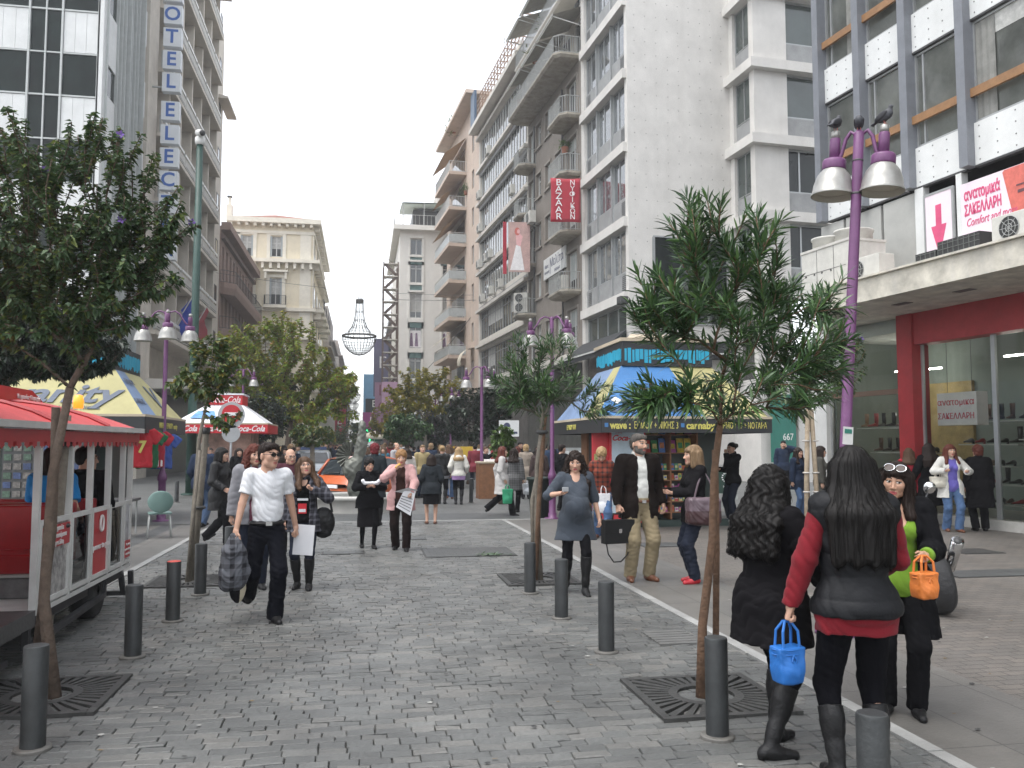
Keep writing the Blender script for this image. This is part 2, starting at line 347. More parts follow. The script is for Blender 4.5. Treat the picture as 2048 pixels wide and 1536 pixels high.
# cobbled road: every sett a little block of its own in one sheet
def setts():
    m = bpy.data.materials.new('granite_setts'); m.use_nodes = True; N = m.node_tree.nodes; L = m.node_tree.links; b = N['Principled BSDF']
    ge = N.new('ShaderNodeNewGeometry'); tc = N.new('ShaderNodeTexCoord')
    nz = N.new('ShaderNodeTexNoise'); nz.inputs['Scale'].default_value = 1.1; nz.inputs['Detail'].default_value = 7; L.new(tc.outputs['Object'], nz.inputs['Vector'])
    n2 = N.new('ShaderNodeTexNoise'); n2.inputs['Scale'].default_value = 38; n2.inputs['Detail'].default_value = 6; n2.inputs['Roughness'].default_value = .7; L.new(tc.outputs['Object'], n2.inputs['Vector'])
    cr = N.new('ShaderNodeValToRGB'); e = cr.color_ramp.elements; e[0].color = (.08, .082, .079, 1); e[1].color = (.125, .128, .122, 1)
    e.new(.5).color = (.1, .103, .099, 1); e.new(.96).color = (.128, .125, .116, 1)
    L.new(ge.outputs['Random Per Island'], cr.inputs[0])
    a = N.new('ShaderNodeMath'); a.operation = 'MULTIPLY'; L.new(nz.outputs[0], a.inputs[0]); L.new(n2.outputs[0], a.inputs[1])
    mr = N.new('ShaderNodeMapRange'); mr.inputs[1].default_value = .1; mr.inputs[2].default_value = .42; mr.inputs[3].default_value = .6; mr.inputs[4].default_value = 1.5; L.new(a.outputs[0], mr.inputs[0])
    vm = N.new('ShaderNodeVectorMath'); vm.operation = 'SCALE'; L.new(cr.outputs[0], vm.inputs[0]); L.new(mr.outputs[0], vm.inputs['Scale']); L.new(vm.outputs[0], b.inputs['Base Color'])
    r2 = N.new('ShaderNodeMapRange'); r2.inputs[3].default_value = .3; r2.inputs[4].default_value = .62; L.new(n2.outputs[0], r2.inputs[0]); L.new(r2.outputs[0], b.inputs['Roughness'])
    bp = N.new('ShaderNodeBump'); bp.inputs['Strength'].default_value = .55; bp.inputs['Distance'].default_value = .012; L.new(n2.outputs[0], bp.inputs['Height']); L.new(bp.outputs[0], b.inputs['Normal'])
    b.inputs['Specular IOR Level'].default_value = .5
    rr = random.Random(3); vs = []; fs = []; y = Y0+3
    while y < YE-.08:
        h = rr.uniform(.088, .1); x = -2.99+rr.uniform(-.2, 0)
        while x < 3.09:
            w = rr.uniform(.14, .215)
            a0, a1 = max(x, -2.99), min(x+w, 3.09)
            if a1-a0 > .03:
                g = rr.uniform(.001, .0026); b0, b1 = y+g+rr.uniform(0, .002), y+h-g-rr.uniform(0, .002); a0 += g; a1 -= g
                z = rr.uniform(-.003, .003); tx, ty = rr.uniform(-.004, .004), rr.uniform(-.0035, .0035); c = rr.uniform(.003, .006); o = len(vs)
                j = lambda: rr.uniform(-.003, .003)
                q = [(a0+j(), b0+j()), (a1+j(), b0+j()), (a1+j(), b1+j()), (a0+j(), b1+j())]
                mx, my = (a0+a1)/2, (b0+b1)/2
                k = max(.2, 1-2*c/(a1-a0)); k2 = max(.3, 1-2*c/(b1-b0))
                zz = [z-tx-ty, z+tx-ty, z+tx+ty, z-tx+ty]
                vs += [(p[0], p[1], -.03) for p in q]+[(p[0], p[1], zz[i]-.006) for i, p in enumerate(q)]+[(mx+(p[0]-mx)*k, my+(p[1]-my)*k2, zz[i]) for i, p in enumerate(q)]
                for i in range(4):
                    n = (i+1) % 4; fs += [(o+i, o+n, o+4+n, o+4+i), (o+4+i, o+4+n, o+8+n, o+8+i)]
                fs.append((o+8, o+9, o+10, o+11))
            x += w
        y += h
    me = bpy.data.meshes.new('road'); me.from_pydata(vs, [], fs); me.materials.append(m); me.update()
    tag(link('road', me), kind='structure')
    sheet('road_bed', ASPH, -3., 3.1, Y0, YE, -.02)
setts()
IRON = M('cast_iron', (.05, .05, .048), .55, .35, 9, .3, 50, .3)
def cover(name, x0, x1, y0, y1, m, label, z=.012):
    r = root(name, ((x0+x1)/2, (y0+y1)/2, 0), label, 'manhole cover'); w, d = (x1-x0)/2, (y1-y0)/2
    bx('cover_frame', IRON, r, -w, w, -d, d, -.02, z-.004); bx('lid', m, r, -w+.025, w-.025, -d+.025, d-.025, z-.01, z); return r
_lid = paver_mat('lid_stone', (.075, .078, .076), (.06, .063, .061), (.03, .03, .03), .2, .1, .45)
cover('manhole_cover', .95, 2.35, 12.9, 14., _lid, 'large rectangular paved access cover flush in the cobbles near leaf sprig')
cover('manhole_cover', -.6, .05, 13.5, 13.9, _lid, 'small narrow access cover in the cobbles behind the two ladies eating')
cover('manhole_cover', .55, 1.15, 15.3, 15.7, _lid, 'small square access cover in cobbles under lady in black skirt')
_p = G(1945, 1103); cover('manhole_cover', _p.x-.35, _p.x+.35, _p.y-.3, _p.y+.3, IRON, 'dark iron cover in brown pavers behind the motorcycle wheel')
_p = G(1985, 1147); cover('manhole_cover', _p.x-.7, _p.x+.9, _p.y-.28, _p.y+.28, DARKS, 'dark stone slab strip in brown pavers right of the motorcycle')
_p = G(1330, 1090); cover('manhole_cover', _p.x-.45, _p.x+.25, _p.y-.3, _p.y+.3, DARKS, 'grey slab in pavement behind the bearded man holding a briefcase')
_r = root('storm_drain', (2.7, 7.25, 0), 'light stone storm drain with long slots beside the white kerb strip', 'drain')
_m = MB().use(M('drain_stone', (.11, .11, .105), .6, .2, 5, .3))
for k in range(6): _m.box(-.2, .2, -.26+k*.088, -.26+k*.088+.07, -.02, .014)
_m.build('slotted_slab', _r); bx('drain_frame', IRON, _r, -.22, .22, -.28, .27, -.03, -.004)
def tree_grate(x, y, rz, s, label):
    r = root('tree_grate', (x, y, 0), label, 'tree grate', 'cast iron tree grates in the cobbles', rz); mb = MB().use(IRON); n = 36
    def sq(a, k): c, q = math.cos(a), math.sin(a); t = k*s/max(abs(c), abs(q)); return c*t, q*t
    for i in range(n):
        a0, a1 = 2*math.pi*(i+.22)/n, 2*math.pi*(i+.78)/n; vs = []
        for z in (-.02, .02): vs += [(.21*math.cos(a0), .21*math.sin(a0), z), (*sq(a0, .9), z), (*sq(a1, .9), z), (.21*math.cos(a1), .21*math.sin(a1), z)]
        mb.add(vs, [(4, 5, 6, 7), (0, 1, 5, 4), (1, 2, 6, 5), (2, 3, 7, 6), (3, 0, 4, 7)])
    for q in range(4):
        mb.mx = Matrix.Rotation(q*math.pi/2, 4, 'Z'); mb.box(-s, s*.9, -s, -s*.89, -.02, .022)
    mb.mx = None
    k = 32; pr = [(.19, -.02), (.19, .022), (.25, .022), (.25, -.02)]; mb.lathe(pr, k, cap=False); mb.build('grate_plate', r)
    MB().use(M('tree_soil', (.05, .04, .03), 1, .5, 20, .6, 40)).prism([(-s*.97, -s*.97), (s*.97, -s*.97), (s*.97, s*.97), (-s*.97, s*.97)], -.03, -.012).build('soil', r)
    return r
tree_grate(-2.1, 6.3, 0, .46, 'tree grate with radial slots round the trunk beside the red train')
tree_grate(2.3, 5.55, 0, .46, 'tree grate with radial slots under the big oleander beside three women')
tree_grate(2.2, 10.6, 0, .46, 'tree grate under the slim oleander in front of the pregnant woman')
tree_grate(-2.1, 11.2, 0, .46, 'tree grate under the thin staked tree behind the bare-armed man')
BOLL = M('bollard_paint', (.034, .037, .038), .5, .35, 5, .15, 60, .2, streak=.35, streakcol=(.09, .085, .075))
def bollard(x, y, label, h=.575, top=None, lean=0., r0=.066, z=0.):
    r = root('bollard', (x, y, z), label, 'bollard', 'grey steel bollards along the cobbled road', rnd.uniform(0, 6)); r.rotation_euler[1] = lean
    mb = MB().use(BOLL, True); mb.lathe([(r0, .01), (r0, h-.012), (r0-.003, h-.004)], 24, cap=False); mb.smooth = False
    if top: mb.use(top)
    mb.lathe([(r0-.003, h-.004), (r0-.012, h)], 24); mb.build('bollard_tube', r)
    MB().use(M('bollard_base', (.11, .105, .095), .6, .3, 10, .2)).lathe([(r0*1.5, -.01), (r0*1.5, .014), (r0*1.4, .02), (r0, .021)], 24).build('base_plate', r); return r
for _p, _t in (((65, 1500), 'bollard by the trunk of the left front tree, lowest in the photo on that side'), ((265, 1315), 'bollard in front of the train rear wheel, dark flat top'),
               ((400, 1190), 'bollard beside the staked tree grate behind the walking man'), ((458, 1138), 'bollard half hidden behind the leg of the man in white tee'),
               ((1060, 1187), 'bollard in front of the slim oleander trunk'), ((1123, 1237), 'bollard just in front of the pregnant woman'), ((1213, 1305), 'bollard between pregnant woman and bearded man, white strip behind'),
               ((1435, 1475), 'bollard against the boot of the woman in black coat, by the big oleander'), ((1752, 1708), 'bollard cut off by lower edge, in front of woman in red sleeves')):
    _g = G(*_p); bollard(_g.x, _g.y, _t)
_g = G(345, 1243); bollard(_g.x, _g.y, 'bollard with a bright red painted top', top=M('red_top', (.55, .06, .04), .5, .3, 12))
_g = G(353, 1005); bollard(_g.x, _g.y, 'small distant bollard standing alone right of the green cafe chair', .62, r0=.06)
_g = G(942, 1006); bollard(_g.x, _g.y, 'leaning bollard behind the lady in black skirt', .72, lean=-.16, r0=.06)
# specks of litter, gum and dry leaves on the paving
_rs = random.Random(9); mb = MB()
for i in range(420):
    y = 3.5+_rs.random()**1.5*14; x = _rs.uniform(-4, 8); k = _rs.random(); s = _rs.uniform(.008, .018); z = .008
    mb.use(M('litter_pale', (.3, .3, .28), .8) if k < .35 else M('litter_dark', (.03, .03, .03), .8) if k < .75 else M('litter_leaf', (.16, .1, .03), .8)); n = 5 if k < .75 else 4; a0 = _rs.random()*6; e = 1 if k < .75 else .45
    mb.add([(x+s*1.3*math.cos(a0+2*math.pi*j/n), y+s*e*math.sin(a0+2*math.pi*j/n), z+_rs.uniform(0, .004)) for j in range(n)], [tuple(range(n))])
tag(mb.build('litter'), 'tiny scraps, gum spots and dry leaves scattered on the paving', 'litter', kind='stuff')
# ---------------------------------------------------------------- buildings
CONC = M('board_concrete', (.6, .582, .55), .8, .1, .9, .25, 14, streak=.14, streakcol=(.33, .31, .28))
CONC2 = M('grey_panel', (.27, .275, .275), .7, .16, 2.2, .15, 20)
STUC = M('taupe_stucco', (.215, .19, .165), .9, .12, 1.1, .3, 50, streak=.3, streakcol=(.14, .12, .105))
WHITEF = M('white_frame', (.55, .55, .53), .5, .1, 3)
ALU = M('alu_frame', (.36, .37, .37), .4, .1, 3, metal=.5)
DKF = M('dark_frame', (.05, .05, .05), .5)
GL = glass('window_glass'); GLG = glass('green_glass', (.045, .06, .055), .05); GLS = glass('sky_glass', (.09, .1, .105), .03, 1.9); GLD = glass('dark_glass', (.012, .016, .015), .06, 1.35, .5)
CURT = M('curtain', (.42, .42, .4), .9, .25, 9)
BLIND = M('blind', (.4, .43, .42), .8, .08, 1)
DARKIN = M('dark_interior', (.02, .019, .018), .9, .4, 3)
PEACH = M('peach_render', (.52, .42, .345), .85, .1, 1.2, .15, 40, streak=.15)
CREAM = M('cream_render', (.72, .65, .5), .85, .08, 1., .1, 40, streak=.12, streakcol=(.42, .36, .26))
CREAM2 = M('cream_trim', (.74, .7, .6), .8, .08, 2)
BEIGE = M('beige_stone', (.52, .475, .41), .75, .12, 1.4, .15, 25, streak=.15)
GREYC = M('grey_cream', (.56, .53, .48), .85, .08, .8, .12, 40, streak=.12)
RAIL = M('rail_paint', (.32, .33, .32), .5, .15, 4)
SLABM = M('balcony_slab', (.33, .3, .25), .85, .22, 2.5, .3, 20, streak=.5, streakcol=(.1, .085, .065))
def win(parent, x0, x1, z0, z1, y, gm, fm, v=(), h=(), fw=.05, fd=.06, name='window', fill=None, nopane=False):
    """window part (frame bars) with one pane as sub-part"""
    mb = MB().use(fm); f = fw
    mb.box(x0, x1, y-fd, y, z0, z0+f); mb.box(x0, x1, y-fd, y, z1-f, z1); mb.box(x0, x0+f, y-fd, y, z0+f, z1-f); mb.box(x1-f, x1, y-fd, y, z0+f, z1-f)
    for t in v:
        c = x0+(x1-x0)*t; mb.box(c-f/2, c+f/2, y-fd*.8, y, z0+f, z1-f)
    for t in h:
        c = z0+(z1-z0)*t; mb.box(x0+f, x1-f, y-fd*.7, y, c-f/2, c+f/2)
    w = mb.build(name, parent)
    if not nopane:
        p = MB().use(gm).quad((x0, y-.012, z0), (x1, y-.012, z0), (x1, y-.012, z1), (x0, y-.012, z1))
        if fill:                                       # curtain or roller blind behind the upper part
            m, t = fill; p.use(m).quad((x0+f, y-.02, z1-(z1-z0)*t), (x1-f, y-.02, z1-(z1-z0)*t), (x1-f, y-.02, z1-f), (x0+f, y-.02, z1-f))
        p.build('pane', w)
    return w
def railing(parent, pts, z, h=.95, step=.13, m=RAIL, r=.012, panel=None):
    mb = MB().use(m); pts = [Vector((*p, z)) for p in pts]
    for a, b in zip(pts, pts[1:]):
        n = max(1, int((b-a).length/step)); mb.bar(a+Vector((0, 0, h)), b+Vector((0, 0, h)), .05, .035); mb.bar(a+Vector((0, 0, .06)), b+Vector((0, 0, .06)), .03)
        if panel: mb.use(panel).bar(a+Vector((0, 0, h*.5)), b+Vector((0, 0, h*.5)), .015, h*.75); mb.use(m); n = max(1, int((b-a).length/1.2))
        for i in range(n+1):
            p = a.lerp(b, i/n); mb.box(p.x-r, p.x+r, p.y-r, p.y+r, p.z, p.z+h)
    return mb.build('railing', parent)
def balcony(parent, x0, x1, z, d=1.1, m=SLABM, rm=RAIL, th=.22, ch=.35, rail=True, step=.13, panel=None):
    mb = MB().use(m); c = ch
    top = [(x0, 0), (x0, -d+c), (x0+c, -d), (x1-c, -d), (x1, -d+c), (x1, 0)]; k = .12
    bot = [(x0+k, 0), (x0+k, -d+c+k*.5), (x0+c+k*.5, -d+k), (x1-c-k*.5, -d+k), (x1-k, -d+c+k*.5), (x1-k, 0)]
    if c == 0: top = [(x0, 0), (x0, -d), (x1, -d), (x1, 0)]; bot = top
    n = len(top); vs = [(x, y, z) for x, y in top]+[(x, y, z-th*.45) for x, y in top]+[(x, y, z-th) for x, y in bot]
    fs = [tuple(range(n))[::-1], tuple(range(2*n, 3*n))]
    for l in (0, 1):
        fs += [(l*n+i, l*n+(i+1) % n, (l+1)*n+(i+1) % n, (l+1)*n+i) for i in range(n)]
    mb.add(vs, [f[::-1] for f in fs]); b = mb.build('balcony', parent)
    if rail:
        e = .06; P = [(x0+e, -.02), (x0+e, -d+c+e*.5), (x0+c+e*.5, -d+e), (x1-c-e*.5, -d+e), (x1-e, -d+c+e*.5), (x1-e, -.02)] if c else [(x0+e, -.02), (x0+e, -d+e), (x1-e, -d+e), (x1-e, -.02)]
        railing(b, P, z, step=step, m=rm, panel=panel)
    return b
def shell(name, parent, m, w, d, h, front=None, depth=.3, top=True, x0=0., z0=0.):
    """walls of a block: front sheet with openings, plain back/sides, flat roof; local x along the street front, y inwards"""
    mb = MB().use(m); mb.wall(x0, x0+w, z0, h, front or [], 0, depth)
    mb.quad((x0, d, z0), (x0, 0, z0), (x0, 0, h), (x0, d, h)); mb.quad((x0+w, 0, z0), (x0+w, d, z0), (x0+w, d, h), (x0+w, 0, h)); mb.quad((x0+w, d, z0), (x0, d, z0), (x0, d, h), (x0+w, d, h))
    mb.quad((x0, 0, h), (x0+w, 0, h), (x0+w, d, h), (x0, d, h)); return mb.build(name, parent)
ACM = M('ac_casing', (.5, .49, .45), .6, .12, 4, streak=.2); ACD = M('ac_dark', (.03, .03, .03), .7); 
AC_N = 0
def ac_unit(loc, rz, label, w=.85, h=.62, d=.32, fans=1, group=None):
    r = root('air_conditioner', loc, label, 'air conditioner', group or 'air conditioner units on the facades', rz)
    bevel(bx('casing', ACM, r, -w/2, w/2, 0, d, 0, h), .015)
    mb = MB().use(ACD); g = MB().use(RAIL)
    for k in range(fans):
        cx, cz = (-w*.14, h*.5) if fans == 1 else (-w*.12, h*(.25+.5*k)); rr = h*(.4 if fans == 1 else .21)
        mb.add([(cx+rr*math.cos(a*.3927), -.006, cz+rr*math.sin(a*.3927)) for a in range(16)], [tuple(range(16))])
        for q in (.33, .66, 1.): g.tube([(cx+rr*q*math.cos(a*.3927), -.014, cz+rr*q*math.sin(a*.3927)) for a in range(17)], .006, 4, False)
        for a in range(8): g.bar((cx, -.014, cz), (cx+rr*math.cos(a*.785), -.014, cz+rr*math.sin(a*.785)), .008)
    mb.build('fan', r); g.build('fan_grille', r)
    br = MB().use(RAIL)
    for x in (-w*.35, w*.35): br.bar((x, 0, -.03), (x, d+.12, -.03), .03); br.bar((x, 0, -.03), (x, d+.12, -.3), .025)
    br.build('bracket', r); return r

# ---- A: shoe shop building, right front. local x runs towards the camera
RA = R(-90+7.75); PA = G(1886, 1048); _da = Vector((math.cos(RA), math.sin(RA), 0)); _na = Vector((-_da.y, _da.x, 0))
_oa = PA-_da*3.75                                     # far end of the facade
shop = root('shoe_shop_building', _oa, 'white panelled office block over a red framed shoe shop, grey fins and orange rails', 'building', rz=RA)
WP = M('white_panel', (.62, .63, .62), .55, .08, 1.5, streak=.2, streakcol=(.4, .4, .37)); FIN = M('grey_fin', (.17, .18, .2), .45, .12, 3); GLA = glass('reflection_toned_glass', (.1, .105, .095), .05, 1.6, .6); ORANGE = M('orange_rail', (.25, .13, .055), .5, .2, 6)  # shop block glass: pale blotches in the colour stand in for reflections
LA = 24.
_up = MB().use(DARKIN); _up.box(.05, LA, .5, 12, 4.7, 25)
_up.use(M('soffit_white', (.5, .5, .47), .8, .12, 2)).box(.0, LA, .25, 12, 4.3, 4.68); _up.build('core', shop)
fx = [0.25, 1.75, 3.25, 4.85, 6.6]+[6.6+1.7*i for i in range(1, 10)]
rivet = M('rivet', (.12, .12, .12), .5)
for i, x in enumerate(fx):
    bx('fin', FIN, shop, x-.11, x+.11, -.22, .06, 7.4, 25)
for k in range(5):
    z = 7.42+3.1*k
    for a, b in zip(fx, fx[1:]):
        mb = MB().use(WP); mb.box(a+.11, b-.11, -.02, .1, z, z+.88); mb.use(rivet)
        for t in (.08, .36, .64, .92):
            for q in (.1, .36, .64, .9):
                X = a+.11+(b-a-.22)*t; Z = z+.88*q; mb.box(X-.012, X+.012, -.028, -.02, Z-.012, Z+.012)
        mb.use(DKF).box(a+.11, b-.11, -.03, .1, z-.05, z-.012); mb.build('spandrel_panel', shop)
        if b < 14:
            win(shop, a+.11, b-.11, z+.9, z+3.04, .1, GLA, ALU, v=(.16,) if (k+int(a)) % 2 else (), fw=.045, fill=(CURT, rnd.uniform(.0, .95)) if rnd.random() < .4 else None)
            if rnd.random() < .75:
                c0, c1 = (a+.16, a+.16+(b-a-.3)*rnd.uniform(.25, .6)) if rnd.random() < .5 else (b-.16-(b-a-.3)*rnd.uniform(.25, .6), b-.16); n_ = int((c1-c0)/.09)+1; mb = MB().use(M('grey_curtain', (.2, .2, .185), .9, .25, 4)); [mb.quad((c0+(c1-c0)*i/n_, .06+.02*(i % 2), z+.95), (c0+(c1-c0)*(i+1)/n_, .06+.02*((i+1) % 2), z+.95), (c0+(c1-c0)*(i+1)/n_, .06+.02*((i+1) % 2), z+3.), (c0+(c1-c0)*i/n_, .06+.02*(i % 2), z+3.)) for i in range(n_)]; mb.build('curtain', shop)
            bx('window_rail', ORANGE, shop, a+.11, b-.11, -.09, -.02, z+1.42, z+1.6)
# first floor band above the canopy: grey panels, arrow poster and sign
mb = MB().use(M('grey_infill', (.36, .36, .34), .7, .1, 2)); 
for a, b in ((0., .9), (.95, 2.2), (2.25, 3.3)): mb.box(a+.02, b-.02, .02, .14, 5.05, 7.33)
mb.use(WP).box(3.3, 3.55, -.03, .14, 5.05, 7.38); mb.use(WP).box(4.45, 4.6, -.03, .14, 5.05, 7.38); mb.build('first_floor_panels', shop)
# canopy with cut far corner
FASC = M('peeling_fascia', (.5, .47, .4), .85, .3, 2.6, .3, 14, streak=.45, streakcol=(.36, .36, .38))
mb = MB().use(FASC); poly = [(0., 0.), (2.7, -2.25), (LA, -2.25), (LA, .2), (0, .2)]; mb.prism(poly, 4.6, 5.06)
mb.prism([(-.05, .05), (2.66, -2.33), (LA, -2.33), (LA, -2.2), (2.72, -2.2), (.05, .05)], 5.06, 5.1)
mb.use(DKF)
for x in (2.6, 4.2, 5.8, 7.4, 9.): mb.box(x-.2, x+.2, -1.4, -1.2, 4.592, 4.6)
mb.build('canopy', shop)
# shop front
REDP = M('shop_red', (.3, .022, .025), .5, .15, 4); SHOPG = clear_glass('shopfront_glass', (.86, .9, .87), 1.42)
mb = MB().use(M('white_column', (.55, .55, .53), .6, .08)); mb.box(-.35, .12, -.05, .35, 0, 4.6); mb.build('column', shop)
bx('column', REDP, shop, 2.75, 3.2, -.16, .3, .0, 4.6)
bx('shop_lintel', REDP, shop, 3.2, LA, -.1, .3, 3.9, 4.6)
bx('shop_plinth', M('marble_plinth', (.4, .39, .36), .4, .15, 4), shop, .12, LA, -.06, .32, -.02, .2)
INW = M('shop_wall', (.2, .225, .2), .7, .06, 2); SHELF = M('shop_shelf', (.34, .34, .3), .4)
mb = MB().use(INW); mb.box(.2, LA, 2.2, 2.3, 0, 4.3); mb.box(.12, .2, .2, 2.2, 0, 4.3); mb.use(M('shop_floor', (.25, .24, .22), .4)).box(.12, LA, .32, 2.2, .15, .22); mb.use(M('shop_yellow', (.28, .2, .08), .7, .3, 3)).box(.25, 2.6, 2.12, 2.2, .3, 3.2); mb.build('shop_interior', shop)
for a, b in ((.12, 2.75), (3.2, 5.1), (5.1, 7.8), (7.8, 10.5), (10.5, 16)):
    w = MB().use(ALU); w.box(a, a+.05, .08, .14, .2, 3.95 if a > 3 else 4.6); w.box(b-.05, b, .08, .14, .2, 3.95 if a > 3 else 4.6); w = w.build('shop_window', shop)
    MB().use(SHOPG).quad((a+.05, .11, .2), (b-.05, .11, .2), (b-.05, .11, 3.9 if a > 3 else 4.6), (a+.05, .11, 3.9 if a > 3 else 4.6)).build('pane', w)
bx('transom', M('brown_transom', (.12, .075, .05), .5), shop, .17, 2.7, .06, .16, 2.85, 2.97)
TUBE = M('shop_lamp', (1, .98, .9), .5, 0, emit=9.)
for x, y, z in ((1.2, 1.4, 3.5), (2., 1.6, 3.5), (4.6, 1.2, 3.55), (6.2, 1.5, 3.6), (1.6, 1.3, 2.6), (7.5, 1.4, 3.6), (9.5, 1.4, 3.6)):
    bx('ceiling_lamp', TUBE, shop, x-.22, x+.22, y-.04, y+.04, z, z+.03)
SHOEM = [M('shoe_black', (.018, .016, .015), .4), M('shoe_brown', (.07, .035, .02), .5), M('shoe_tan', (.2, .12, .07), .5), M('shoe_red', (.25, .03, .03), .4)]
def shoe_mesh(boot, m):
    mb = MB().use(m, True); s = [(-.12, .0, .035, .07), (-.08, .0, .04, .1), (-.02, .0, .04, .09), (.05, 0, .045, .06), (.12, 0, .04, .045), (.16, 0, .02, .03)]
    n = 8; vs = []
    for x, c, w, h in s:
        for j in range(n): a = math.pi*2*j/n; vs.append((x, w*math.cos(a), max(0, h*.5+h*.5*math.sin(a))))
    mb.add(vs, [(i*n+j, (i+1)*n+j, (i+1)*n+(j+1) % n, i*n+(j+1) % n) for i in range(5) for j in range(n)]+[tuple(range(n)), tuple(range(6*n-1, 5*n-1, -1))])
    if boot: mb.tube([(-.07, 0, .06), (-.075, 0, .2), (-.07, 0, .33)], [.045, .05, .055], 10)
    else: mb.box(-.125, -.09, -.02, .02, -.03, .02)
    return mb.mesh('shoe')
SM = [shoe_mesh(b, m) for b in (0, 1) for m in SHOEM]
def display_shelf(x0, x1, y, z, label, boots, n):
    r = root('display_shelf', (0, 0, 0), label, 'shelf', 'shop window shelves', RA); r.location = _oa+_da*x0+_na*y+Vector((0, 0, z))
    bx('shelf_board', SHELF, r, 0, x1-x0, 0, .3, -.025, 0)
    for i in range(n):
        o = link('shoe', SM[rnd.choice((0, 0, 1, 2, 3, 0)) + (4 if rnd.random() < boots else 0)], None, r.location+_da*((x1-x0)*(i+.5)/n)+_na*.15+Vector((0, 0, .03)), (0, 0, RA+rnd.uniform(-1.9, -1.2)))
        tag(o, 'dark shoe or boot standing in the shoe shop window', 'shoe', 'shoes on the shop window shelves')
for k, (x0, x1, z, b, n) in enumerate(((.5, 2.6, .5, .3, 7), (.5, 2.6, 1.0, 0., 8), (.5, 2.6, 1.5, .8, 7), (.5, 2.6, 2.1, .9, 7), (3.5, 5., .45, 0, 6), (3.5, 5., .85, .1, 6), (3.5, 5., 1.25, 0, 6), (3.5, 5., 1.7, .5, 5), (3.5, 5., 2.2, .9, 5), (5.2, 7.7, .45, 0, 9), (5.2, 7.7, .9, .1, 9), (5.2, 7.7, 1.35, .1, 9), (5.2, 7.7, 1.8, .6, 8), (5.2, 7.7, 2.3, .9, 7), (5.2, 7.7, 2.75, .0, 1))):
    display_shelf(x0, x1, .55+(k % 3)*.2, z, 'shoe shelf '+('left of the red column, ' if x0 < 1 else 'right beside the red column, ' if x0 < 4 else 'beyond the glass joint, ')+('%s from the floor' % ('first second third fourth fifth sixth'.split()[[0, 1, 2, 3, 0, 1, 2, 3, 4, 0, 1, 2, 3, 4, 5][k]])), b, n)
PINK = M('sign_pink', (.55, .07, .17), .5); PINKB = M('sign_pale', (.72, .62, .68), .5, .06, 1); SKINP = M('print_skin', (.75, .42, .42), .5, .1, 5); PRED = M('print_hair', (.55, .13, .1), .5, .2, 6)
def onA(x, y, z): return _oa+_da*x+_na*y+Vector((0, 0, z))
s = root('shop_sign', onA(4.6, -.06, 5.95), 'long pale pink sign with Greek lettering and a printed face, above the canopy', 'sign', rz=RA)
bx('sign_board', PINKB, s, 0, 3.6, 0, .08, -.7, 1.15)
text('ανατομικά', .32, PINK, s, (.52, -.004, .88), bold=.01, fit=.88); text('ΣΑΚΕΛΛΑΡΗ', .3, PINK, s, (.53, -.004, .56), bold=.01, fit=.9); text('Comfort and more', .24, PINK, s, (.72, -.004, .3), shear=.3, fit=1.2)
mb = MB().use(PRED); mb.add([(1.75, -.004, 1.1), (1.95, -.004, .3), (2.05, -.004, -.2), (2.3, -.004, -.4), (2.6, -.004, 1.14), (1.8, -.004, 1.14)], [(0, 1, 2, 3, 4, 5)])
mb.use(SKINP).add([(1.92+.62*(1-math.cos(a))*.5+.25+.42*math.cos(a), -.007, .45+.62*math.sin(a)) for a in [i*.5236 for i in range(12)]], [tuple(range(12))]); mb.use(PINK)
mb.box(2.3, 2.62, -.012, -.009, .05, .11); mb.use(M('print_dark', (.12, .05, .06), .5))
for x in (2.12, 2.62): mb.box(x, x+.22, -.012, -.009, .6, .66); mb.box(x-.03, x+.26, -.012, -.009, .74, .77)
FA = mb.build('printed_face', s); FA.location = (-.55, 0, 0); FA.scale = (.9, 1, 1)
s = root('arrow_sign', onA(3.6, -.05, 5.95), 'white poster with a big pink arrow pointing down, beside the pink shop sign', 'sign', rz=RA)
win(s, 0, .82, -.75, 1.2, .02, PINKB, ALU, name='poster_frame', nopane=True); bx('poster', PINKB, s, .05, .77, -.03, .05, -.7, 1.15)
MB().use(PINK).add([(.33, -.035, .9), (.33, -.035, .45), (.2, -.035, .45), (.41, -.035, -.25), (.62, -.035, .45), (.49, -.035, .45), (.49, -.035, .9)], [tuple(range(7))]).build('arrow', s)
s = root('hanging_sign', onA(3.45, .25, 2.45), 'white hanging board with red Greek lettering inside the shop window', 'sign', rz=RA)
bx('sign_board', M('sign_grey', (.5, .46, .44), .5, .1), s, 0, 1.05, 0, .3, -.35, .35)
REDL = M('red_letter', (.4, .03, .04), .5); text('ανατομικα', .2, REDL, s, (.5, -.004, .14)); text('ΣΑΚΕΛΛΑΡΗ', .18, REDL, s, (.5, -.004, -.16), sx=.9)
mb = MB().use(DKF)
for x in (.2, .85): mb.tube([(x, .1, .35), (x, .1, 1.45)], .006, 4)
mb.build('wire', s)
# window posters
for k, (x, z, w, h, c) in enumerate(((5.3, 2.55, .5, .6, (.4, .3, .18)), (6.1, 2.6, .6, .6, (.35, .3, .1)), (7., 2.5, .6, .75, (.5, .42, .12)))):
    tag(MB().use(M('poster_%d' % k, c, .5, .6, 5)).box(0, w, 0, .02, 0, h).build('wall_poster', None, onA(x, 1.9, z), (0, 0, RA)), ['brown shoe poster left of the other two high on shop wall', 'olive shoe poster between two others high on shop wall', 'yellow poster behind the red comfort lettering in shop window'][k], 'poster')
s = root('window_lettering', onA(5.9, .1, 2.3), 'red script lettering across the shop window glass', 'lettering', rz=RA); text('Comfort', .3, REDL, s, (.5, 0, .15), shear=.3, ext=.002); text('& more...', .26, REDL, s, (.95, 0, -.15), shear=.3, ext=.002)
